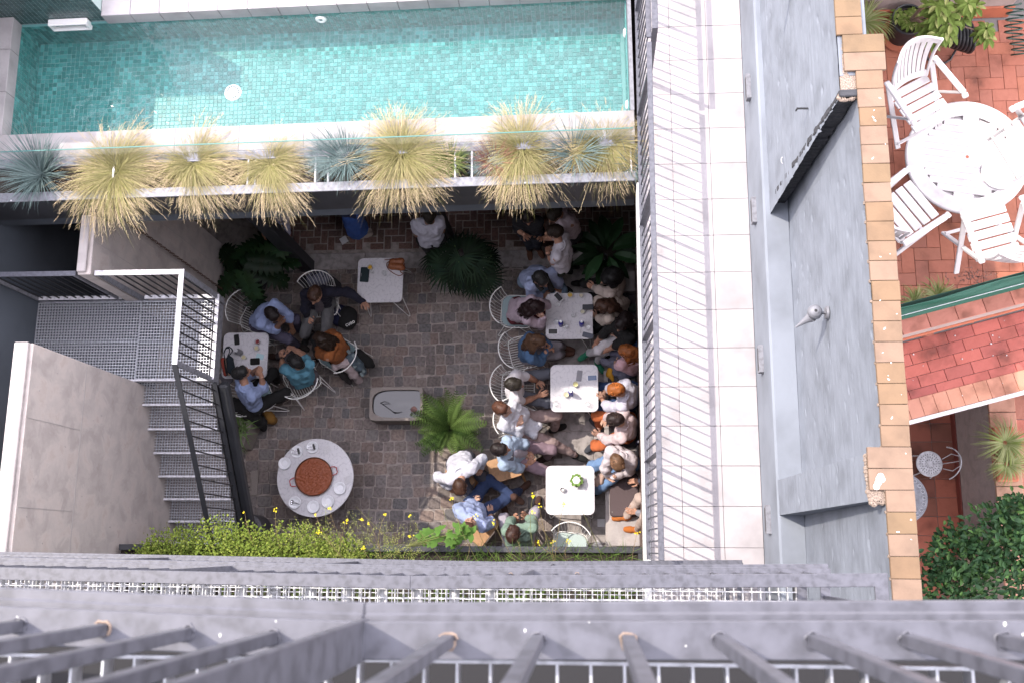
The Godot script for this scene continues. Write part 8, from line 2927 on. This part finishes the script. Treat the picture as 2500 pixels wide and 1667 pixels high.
	napkins(Vector3(-0.227, 0.732, -3.126), 0.7, "tiny torn piece of napkin below the amber drink", 0.03, 1)
	g = Geo.new()
	g.tint = Color(0.72, 0.71, 0.72)
	flat(Vector3(-0.112, 0.732, -2.762), 0.08, 0.11, 0.0015, -0.05, g, 0.002)
	g.tint = Color(0.2, 0.2, 0.22)
	g.tube(PackedVector3Array([Vector3(-0.095, 0.737, -2.725), Vector3(-0.084, 0.737, -2.812)]), 0.002, 5)
	single("receipt", "white slip of paper with a thin stirrer on it by the second blue bottle", "paper", g, mats.cloth, Vector3(-0.112, 0.732, -2.762))
	# table with one blue bottle
	phone(Vector3(-0.114, 0.732, -2.180), -0.15, "grey phone lying face down on the table with one blue bottle", Color(0.17, 0.165, 0.19), Color(0.16, 0.155, 0.18))
	phone(Vector3(0.048, 0.732, -2.152), 1.62, "white phone with a bluish screen at the corner of the table with one blue bottle", Color(0.7, 0.7, 0.72), Color(0.1, 0.15, 0.27))
	drink(Vector3(-0.162, 0.732, -2.063), "glass of yellow drink near the grey phone", Color(0.62, 0.57, 0.22), 0.036)
	drink(Vector3(-0.278, 0.732, -1.932), "glass of cloudy yellow drink next to the single blue bottle", Color(0.62, 0.57, 0.34), 0.036)
	bottle(Vector3(-0.221, 0.732, -1.951), "single blue water bottle between the two yellow drinks", blue, white)
	drink(Vector3(-0.413, 0.732, -1.825), "empty glass at the left corner of the half-sunlit table", none, 0.034)
	drink(Vector3(-0.012, 0.732, -1.816), "empty glass at the right corner of the half-sunlit table", none, 0.03)
	bottle(Vector3(0.613, 0.44, -1.359), "dark blue bottle with a white cap standing on the bench by the wall", Color(0.01, 0.012, 0.06), white)
	# sunny table
	var fl := thing("flowering_plant", "potted plant with a white flower head in the middle of the sunny table", "potted plant", Vector3(-0.157, 0.732, -0.866))
	var fp := fl.position
	g = Geo.new()
	g.tint = Color(0.03, 0.03, 0.03)
	g.lathe(PackedVector2Array([Vector2(0, 0.085), Vector2(0.045, 0.085), Vector2(0.05, 0.09), Vector2(0.036, 0), Vector2(0, 0)]), Transform3D(Basis(), fp), 20)
	part(fl, "pot", g, mats.ware)
	var lf := Geo.new()
	lf.tint = Color(0.16, 0.27, 0.07)
	lf.add(leaf_shape(0.065, 0.055))
	var lm := lf.mesh()
	for k in 13:
		var a := TAU * k / 13 + rng.randfn(0, 0.2)
		var d := Vector3(cos(a), 0, sin(a))
		piece(fl, "leaf", lm, Transform3D(turned(d, rng.randfn(0.05, 0.25)), fp + Vector3(0, 0.095 + 0.01 * (k % 3), 0) + d * 0.022), mats.flat_leaf)
	var bl := Geo.new()
	bl.tint = Color(0.82, 0.83, 0.8)
	for k in 5:
		var a := TAU * k / 5
		bl.add(leaf_shape(0.012, 0.01), Transform3D(turned(Vector3(cos(a), 0, sin(a)), -0.2)))
	var bm := bl.mesh()
	for k in 60:
		var a := k * 2.4
		var r := 0.042 * sqrt(k / 60.0)
		piece(fl, "blossom", bm, Transform3D(turned(Vector3(cos(k), 0, sin(k)), rng.randfn(0, 0.3)), fp + Vector3(cos(a) * r, 0.15 - r * r * 12 + rng.randfn(0, 0.003), sin(a) * r)), mats.flat_leaf)
	var cd := thing("candle_glass", "small glass candle holder on the sunny table", "candle", Vector3(-0.331, 0.732, -0.757))
	g = Geo.new()
	g.lathe(PackedVector2Array([Vector2(0, 0), Vector2(0.026, 0), Vector2(0.03, 0.055), Vector2(0.026, 0.055), Vector2(0.022, 0.008)]), Transform3D(Basis(), cd.position), 20)
	part(cd, "holder", g, mats.pale_steel)
	g = Geo.new()
	g.tint = Color(0.75, 0.73, 0.68)
	g.lathe(PackedVector2Array([Vector2(0, 0.03), Vector2(0.017, 0.03), Vector2(0.017, 0.008)]), Transform3D(Basis(), cd.position), 16)
	part(cd, "candle", g, mats.ware)
	bag("straw_hat", "pale rumpled straw hat between the sunny table and the light jeans", "hat", [[Vector3(0.125, 0.56, -0.888), Vector3(0.150, 0.58, -0.924), 0.05, 0.05], [Vector3(0.088, 0.55, -0.864), Vector3(0.137, 0.56, -0.876), 0.045, 0.045]], Color(0.5, 0.36, 0.3), 0.013, 0.02)

	# the pan of rice and the plates around it
	var c: Vector3 = Vector3(-3.445, 0.746, -0.916)
	var pan := thing("rice_pan", "wide shallow pan of reddish rice with two red handles on the round table", "pan", c)
	var T := Transform3D(Basis(), c)
	g = Geo.new()
	g.lathe(PackedVector2Array([Vector2(0.228, 0.035), Vector2(0.24, 0.05), Vector2(0.243, 0.05), Vector2(0.215, 0.002), Vector2(0, 0)]), T, 56)
	part(pan, "steel_pan", g, mat("pan", Color(0.16, 0.07, 0.045), 0.4, "mottled", 3.0, "", 1.0, 0.6))
	g = Geo.new()
	var fn := FastNoiseLite.new()
	fn.frequency = 34.0
	for i in 30:
		for j in 72:
			var r := 0.23 * (i + 1) / 30.0
			var a := TAU * j / 72
			g.pt(T * Vector3(cos(a) * r, 0.036 + 0.004 * fn.get_noise_2d(cos(a) * r, sin(a) * r), sin(a) * r), Vector3(fn.get_noise_2d(r * cos(a) + 3, r * sin(a)) * 0.7, 1, fn.get_noise_2d(r * cos(a), r * sin(a) + 7) * 0.7).normalized())
	g.pt(T * Vector3(0, 0.036, 0), Vector3.UP)
	for j in 72:
		g.face(30 * 72, j, (j + 1) % 72)
		for i in 29:
			var a := i * 72 + j
			var b := i * 72 + (j + 1) % 72
			g.face(a, b, b + 72)
			g.face(a, b + 72, a + 72)
	part(pan, "rice", g, mat("rice", Color(0.72, 0.68, 0.38), 0.5, "food", 16.0, "n_food", 0.3))
	for s in [[0.28, 1.0], [0.28 + PI, 1.0]]:
		g = Geo.new()
		g.tint = Color(0.42, 0.02, 0.025)
		var pts := PackedVector3Array()
		for q in [[0.238, -0.055], [0.29, -0.045], [0.306, -0.03], [0.306, 0.03], [0.29, 0.045], [0.238, 0.055]]:
			pts.append(T * (Basis(Vector3.UP, s[0]) * Vector3(q[0], 0.052, q[1])))
		g.tube(pts, 0.006, 7)
		part(pan, "handle", g, mats.ware)
	var set_out := [["stack of white plates at the left rim of the round table", Vector3(-3.829, 0.746, -1.080), 6, 0], ["white plate with a bundle of cutlery, the left one of two at the far rim", Vector3(-3.683, 0.746, -1.229), 2, 1], ["white plate with a bundle of cutlery, the right one of two at the far rim", Vector3(-3.487, 0.746, -1.284), 2, 1], ["stack of white plates under the napkins' side of the pan, at the right rim", Vector3(-3.110, 0.746, -0.771), 4, 0], ["stack of white plates at the lower right rim of the round table", Vector3(-3.255, 0.746, -0.608), 4, 0], ["stack of white plates at the nearest rim of the round table", Vector3(-3.438, 0.746, -0.541), 5, 0], ["stack of white plates with two crossed spoons on top", Vector3(-3.676, 0.746, -0.594), 4, 2]]
	for q in set_out:
		plate(q[1], q[0], q[2])
		var top: Vector3 = q[1] + Vector3(0, 0.006 * q[2] + 0.008, 0)
		if q[3] == 1:
			var o := thing("cutlery_bundle", "cutlery bundle on the " + ("left one" if "left" in q[0] else "right one") + " of the two far plates on the round table", "cutlery", top)
			g = Geo.new()
			for k in 7:
				g.box(Transform3D(Basis(Vector3.UP, -0.12 + rng.randfn(0, 0.06)), top + Vector3(-0.012 + rng.randfn(0, 0.01), 0.004 + 0.002 * k, -0.022 + 0.009 * k)), Vector3(0.105, 0.003, 0.008), 0.001)
			part(o, "cutlery", g, mat("chrome", Color(0.6, 0.6, 0.62), 0.18, "", 1.0, "", 1.0, 0.9))
			g = Geo.new()
			g.tint = Color(0.02, 0.02, 0.022)
			g.box(Transform3D(Basis(Vector3.UP, 0.3), top + Vector3(0.025, 0.014, -0.006)), Vector3(0.026, 0.014, 0.075), 0.004)
			part(o, "dark_handles", g, mats.ware)
		elif q[3] == 2:
			for k in 2:
				g = Geo.new()
				var a: Vector3 = top + Vector3(-0.03, 0.004 + 0.003 * k, -0.018 + 0.024 * k)
				var b: Vector3 = top + Vector3(0.07, 0.006, 0.022 - 0.006 * k)
				g.tube(PackedVector3Array([a, a.lerp(b, 0.5) + Vector3(0, 0.003, 0), b]), 0.0035, 5)
				g.lathe(PackedVector2Array([Vector2(0, 0.001), Vector2(0.012, 0.004), Vector2(0.017, 0.008), Vector2(0.012, 0.0)]), Transform3D(Basis.from_scale(Vector3(1.25, 1, 1)), a), 14)
				single("spoon", "serving spoon on the plates, the %s one" % ["upper", "lower"][k], "spoon", g, mats.chrome, a)
	napkins(Vector3(-3.307, 0.746, -1.260), 0.55, "stack of white napkins at the far right of the rice pan")
	napkins(Vector3(-3.020, 0.746, -0.885), 0.3, "stack of white napkins at the right rim of the round table")
	# on the floor
	napkins(Vector3(-3.385, 0.012, -4.243), 0.55, "white paper napkin dropped on the red bricks under the terrace", 0.1, 1)
	napkins(Vector3(0.147, 0.012, -0.380), 0.0, "white paper napkin dropped between the sunny table and the bench", 0.1, 1)
	napkins(Vector3(0.093, 0.012, -0.094), 0.75, "white paper napkin on the floor beside the empty chair", 0.1, 1)
	g = Geo.new()
	g.tint = Color(0.7, 0.68, 0.68)
	g.box(Transform3D(Basis(Vector3.UP, 0.3), Vector3(-2.874, 0.02, -1.791)), Vector3(0.022, 0.012, 0.08), 0.005)
	single("plaster_shard", "small white shard leaning at the left end of the water trough", "shard", g, mats.cloth, Vector3(-2.874, 0.02, -1.791))
	var gr := thing("drain_grate", "old worn metal drain plate with three slots in the cobbles by the stairs", "drain", Vector3(-4.554, 0, -0.888))
	g = Geo.new()
	var gt := Transform3D(Basis(Vector3.UP, 0.03), Vector3(-4.552, 0.006, -0.887))
	g.box(gt * Transform3D(Basis(), Vector3(0.09, 0, 0)), Vector3(0.09, 0.02, 0.33), 0.004)
	for k in 4:
		g.box(gt * Transform3D(Basis(), Vector3(-0.04, 0, 0.16 - k * 0.042)), Vector3(0.17, 0.02, 0.026), 0.004)
	part(gr, "plate", g, mats.stone)
	g = Geo.new()
	g.box(gt * Transform3D(Basis(), Vector3(-0.04, -0.012, 0.1)), Vector3(0.17, 0.01, 0.16))
	part(gr, "shaft", g, mats.black_steel)
	var tub := thing("dark_tub", "round dark tub standing at the foot of the stairs behind the shrub", "tub", Vector3(-4.382, 0, -0.271))
	g = Geo.new()
	g.lathe(PackedVector2Array([Vector2(0, 0.3), Vector2(0.09, 0.3), Vector2(0.1, 0.42), Vector2(0.15, 0.44), Vector2(0.19, 0.42), Vector2(0.2, 0.36), Vector2(0.19, 0.0), Vector2(0, 0)]), Transform3D(Basis(), Vector3(-4.382, 0, -0.271)), 36)
	part(tub, "body", g, mat("dark_zinc", Color(0.085, 0.085, 0.095), 0.55, "streaky", 2.0))

	# bags, coats and cushions
	var bp := bag("backpack", "grey and black backpack standing behind the man in the navy blazer", "backpack", [[Vector3(-3.675, 0.42, -3.584), Vector3(-3.532, 0.42, -3.597), 0.09, 0.09], [Vector3(-3.721, 0.25, -3.588), Vector3(-3.562, 0.25, -3.585), 0.12, 0.12]], Color(0.17, 0.18, 0.23), 0.018, 0.012)
	g = Geo.new()
	g.tint = Color(0.02, 0.02, 0.024)
	blob(g, [[Vector3(-3.838, 0.3, -3.590), Vector3(-3.778, 0.3, -3.546), 0.07, 0.06], [Vector3(-3.479, 0.35, -3.586), Vector3(-3.399, 0.2, -3.538), 0.06, 0.06]], 0.018, 0.02, 0.012, 4)
	part(bp, "side_pocket", g, mats.cloth)
	strap(bp, "strap", PackedVector3Array([Vector3(-3.696, 0.5, -3.591), Vector3(-3.598, 0.55, -3.619), Vector3(-3.514, 0.55, -3.647), Vector3(-3.492, 0.5, -3.632), Vector3(-3.524, 0.5, -3.574)]), 0.012, Color(0.06, 0.065, 0.085))
	bp = bag("backpack", "black and blue rucksack on the cobbles with white lettering across its lid", "backpack", [[Vector3(-3.325, 0.2, -3.142), Vector3(-3.307, 0.2, -3.055), 0.1, 0.1], [Vector3(-3.238, 0.2, -3.112), Vector3(-3.240, 0.18, -3.044), 0.13, 0.12]], Color(0.008, 0.008, 0.01), 0.017, 0.008)
	g = Geo.new()
	g.tint = Color(0.012, 0.018, 0.06)
	blob(g, [[Vector3(-3.354, 0.2, -3.157), Vector3(-3.358, 0.2, -3.070), 0.11, 0.1]], 0.017, 0.02, 0.008, 4)
	part(bp, "blue_panel", g, mats.cloth)
	var lt: Vector3 = Vector3(-3.180, 0.29, -2.986)
	lettering(bp, "CURO", 0.05, Transform3D(Basis(Vector3(0.9, 0.0, -0.43).normalized(), Vector3(-0.36, 0.45, -0.8).normalized(), Vector3(0.2, 0.89, 0.42).normalized()), lt), mats.white_metal)
	var jk := bag("pale_jacket", "pale beige jacket hanging off the back of the rust-bloused woman's chair", "jacket", [[Vector3(-3.261, 0.7, -2.324), Vector3(-3.122, 0.72, -2.387), 0.05, 0.06], [Vector3(-3.127, 0.7, -2.377), Vector3(-3.060, 0.5, -2.262), 0.07, 0.06], [Vector3(-3.060, 0.5, -2.262), Vector3(-3.016, 0.32, -2.209), 0.055, 0.045]], Color(0.46, 0.38, 0.38), 0.016, 0.02)
	var sf := bag("patterned_scarf", "blue-grey patterned scarf draped next to the pale jacket", "scarf", [[Vector3(-3.043, 0.72, -2.441), Vector3(-2.983, 0.55, -2.363), 0.07, 0.075], [Vector3(-2.983, 0.55, -2.363), Vector3(-2.960, 0.4, -2.307), 0.07, 0.05]], Color(0.09, 0.125, 0.15), 0.015, 0.016)
	g = Geo.new()
	for q in [[1410, 455, 0.82, 0.25], [1455, 490, 0.78, 0.3], [1475, 540, 0.68, 0.2], [1445, 570, 0.68, 0.32], [1510, 600, 0.55, 0.22], [1490, 630, 0.5, 0.3]]:
		g.tint = Color(0.2, 0.25, 0.26) * (q[3] * 3.0)
		var o: Vector3 = Vector3(-2.993, 0.6, -2.381) + Vector3((q[0] - 1455) * 0.00132, q[2] - 0.6, (q[1] - 540) * 0.00135)
		g.box(Transform3D(Basis(Vector3.UP, -0.9) * Basis(Vector3.BACK, -0.5), o), Vector3(0.06, 0.006, 0.04), 0.002)
	part(sf, "pale_squares", g, mats.cloth)
	bag("black_bag", "black shoulder bag hanging behind the patterned scarf", "bag", [[Vector3(-2.977, 0.6, -2.505), Vector3(-2.883, 0.45, -2.422), 0.075, 0.075], [Vector3(-2.883, 0.45, -2.422), Vector3(-2.837, 0.4, -2.396), 0.06, 0.04]], Color(0.008, 0.008, 0.009), 0.016, 0.008)
	bag("dark_umbrella", "folded dark umbrella dangling below the pale jacket", "umbrella", [[Vector3(-3.249, 0.5, -2.305), Vector3(-3.203, 0.42, -2.249), 0.04, 0.045], [Vector3(-3.203, 0.42, -2.249), Vector3(-3.146, 0.3, -2.185), 0.045, 0.03]], Color(0.02, 0.018, 0.018), 0.013, 0.006)
	bag("black_coat", "black coat trailing from the chair behind the dark-haired man", "coat", [[Vector3(-4.605, 0.6, -1.870), Vector3(-4.436, 0.55, -1.781), 0.08, 0.1], [Vector3(-4.436, 0.55, -1.781), Vector3(-4.315, 0.3, -1.648), 0.09, 0.06], [Vector3(-4.318, 0.3, -1.690), Vector3(-4.334, 0.15, -1.611), 0.06, 0.05]], Color(0.009, 0.009, 0.011), 0.018, 0.025)
	var mb := bag("mustard_bag", "mustard suede bag standing on the cobbles beside the black coat", "bag", [[Vector3(-4.270, 0.25, -1.808), Vector3(-4.224, 0.2, -1.716), 0.055, 0.07], [Vector3(-4.302, 0.1, -1.772), Vector3(-4.233, 0.08, -1.718), 0.07, 0.06]], Color(0.23, 0.115, 0.02), 0.015, 0.012)
	strap(mb, "handle", PackedVector3Array([Vector3(-4.275, 0.3, -1.801), Vector3(-4.245, 0.42, -1.839), Vector3(-4.212, 0.44, -1.857), Vector3(-4.221, 0.34, -1.830)]), 0.006, Color(0.18, 0.08, 0.02))
	bag("yellow_bag", "bright yellow pouch lying on the bench next to a grey denim jacket", "bag", [[Vector3(0.282, 0.5, -2.299), Vector3(0.271, 0.5, -2.248), 0.04, 0.05], [Vector3(0.291, 0.5, -2.217), Vector3(0.310, 0.5, -2.166), 0.035, 0.02]], Color(0.55, 0.27, 0.02), 0.012, 0.008)
	bag("denim_jacket", "grey denim jacket spread over the bench beside the ginger woman", "jacket", [[Vector3(0.193, 0.5, -2.402), Vector3(0.352, 0.53, -2.364), 0.05, 0.08], [Vector3(0.352, 0.53, -2.364), Vector3(0.459, 0.53, -2.221), 0.09, 0.07], [Vector3(0.361, 0.5, -2.268), Vector3(0.489, 0.5, -2.155), 0.07, 0.05]], Color(0.13, 0.13, 0.18), 0.017, 0.03)
	bag("blue_jacket", "blue denim jacket lying behind the ginger woman at the edge of the walkway", "jacket", [[Vector3(0.553, 0.6, -2.595), Vector3(0.691, 0.62, -2.600), 0.06, 0.08], [Vector3(0.652, 0.58, -2.537), Vector3(0.711, 0.6, -2.573), 0.06, 0.07]], Color(0.055, 0.12, 0.27), 0.017, 0.03)
	bag("green_cushion", "small dark green cushion on the sofa behind the phone user", "cushion", [[Vector3(0.516, 0.5, -3.103), Vector3(0.596, 0.5, -3.092), 0.05, 0.06]], Color(0.03, 0.045, 0.037), 0.016, 0.01)
	var lb := bag("spotted_bag", "black and cream spotted bag wedged against the wall behind the black-haired woman", "bag", [[Vector3(0.618, 0.6, -2.902), Vector3(0.639, 0.55, -2.810), 0.05, 0.05]], Color(0.02, 0.018, 0.016), 0.013, 0.006)
	g = Geo.new()
	for k in 40:
		g.tint = Color(0.55, 0.47, 0.36)
		var o: Vector3 = Vector3(0.616, 0.652, -2.890)
		g.box(Transform3D(Basis(Vector3.UP, rng.randf() * 3), o + Vector3(rng.randf_range(-0.04, 0.04), 0, rng.randf_range(-0.02, 0.11))), Vector3(0.014, 0.004, 0.008), 0.002)
	part(lb, "pale_spots", g, mats.cloth)
	# print on the denim-shirted man's T-shirt
	for ch in get_children():
		if ch.get_meta("label", "") == "seated man in an open pale denim shirt with clasped hands":
			var at: Vector3 = Vector3(-0.955, 1.06, -1.184)
			g = Geo.new()
			g.tint = Color(0.1, 0.1, 0.125)
			var slope := Basis(Vector3.UP, 0.05) * Basis(Vector3.BACK, -0.75)
			g.prism(rounded(0.1, 0.19, 0.01, 2), -0.01, 0.006, Transform3D(slope, at), 0.002)
			part(ch, "shirt_print", g, mats.cloth)
			lettering(ch, "NE", 0.075, Transform3D(slope * Basis(Vector3(0, 0, -1), Vector3(-1, 0, 0), Vector3(0, 1, 0)), at + slope * Vector3(0.0, 0.008, 0.01)), mats.white_metal)

	# hoses on the neighbour's terrace
	var hr := thing("hose_reel", "black hose reel with a bent tube frame on the neighbour's terrace", "hose reel", Vector3(3.534, 4.2, -4.808))
	var h0: Vector3 = Vector3(3.426, 4.5, -4.702)
	for k in 6:
		g = Geo.new()
		var ring := PackedVector3Array()
		var off := Vector3(-0.085 + 0.03 * k, 0.0, 0.012 * k)
		for s in 25:
			var a := TAU * s / 24
			ring.append(h0 + off + Vector3(0.03 * sin(a), cos(a) * 0.14, sin(a) * 0.14))
		g.tube(ring, 0.017, 7, false)
		part(hr, "hose_coil", g, mats.black_steel)
	g = Geo.new()
	g.tube(PackedVector3Array([Vector3(3.404, 5, -4.706), Vector3(3.466, 4.6, -4.732), Vector3(3.504, 4.2, -4.684), Vector3(3.442, 4.18, -4.579), Vector3(3.389, 4.18, -4.547), Vector3(3.241, 4.18, -4.585), Vector3(3.227, 4.2, -4.626), Vector3(3.202, 4.5, -4.655), Vector3(3.165, 5, -4.726)]), 0.011, 8)
	part(hr, "tube_frame", g, mats.black_steel)
	g = Geo.new()
	g.tint = Color(0.02, 0.2, 0.09)
	g.tube(PackedVector3Array([Vector3(3.473, 4.5, -4.689), Vector3(3.482, 4.52, -4.700)]), 0.02, 8)
	part(hr, "connector", g, mats.ware)
	g = Geo.new()
	var pts := PackedVector3Array()
	var a0: Vector3 = Vector3(3.769, 4.9, -4.730)
	var a1: Vector3 = Vector3(4.073, 4.25, -4.571)
	for k in 150:
		var t := k / 149.0
		var w := t * TAU * 8.5
		pts.append(a0.lerp(a1, t) + Vector3(-0.035 + 0.02 * sin(t * 9) + cos(w) * 0.075, sin(w) * 0.055, sin(w) * 0.03))
	g.tint = Color(0.01, 0.04, 0.03)
	g.tube(pts, 0.0075, 6)
	single("coiled_hose", "springy dark green coiled hose hanging at the right edge of the terrace", "hose", g, mats.ware, a0)
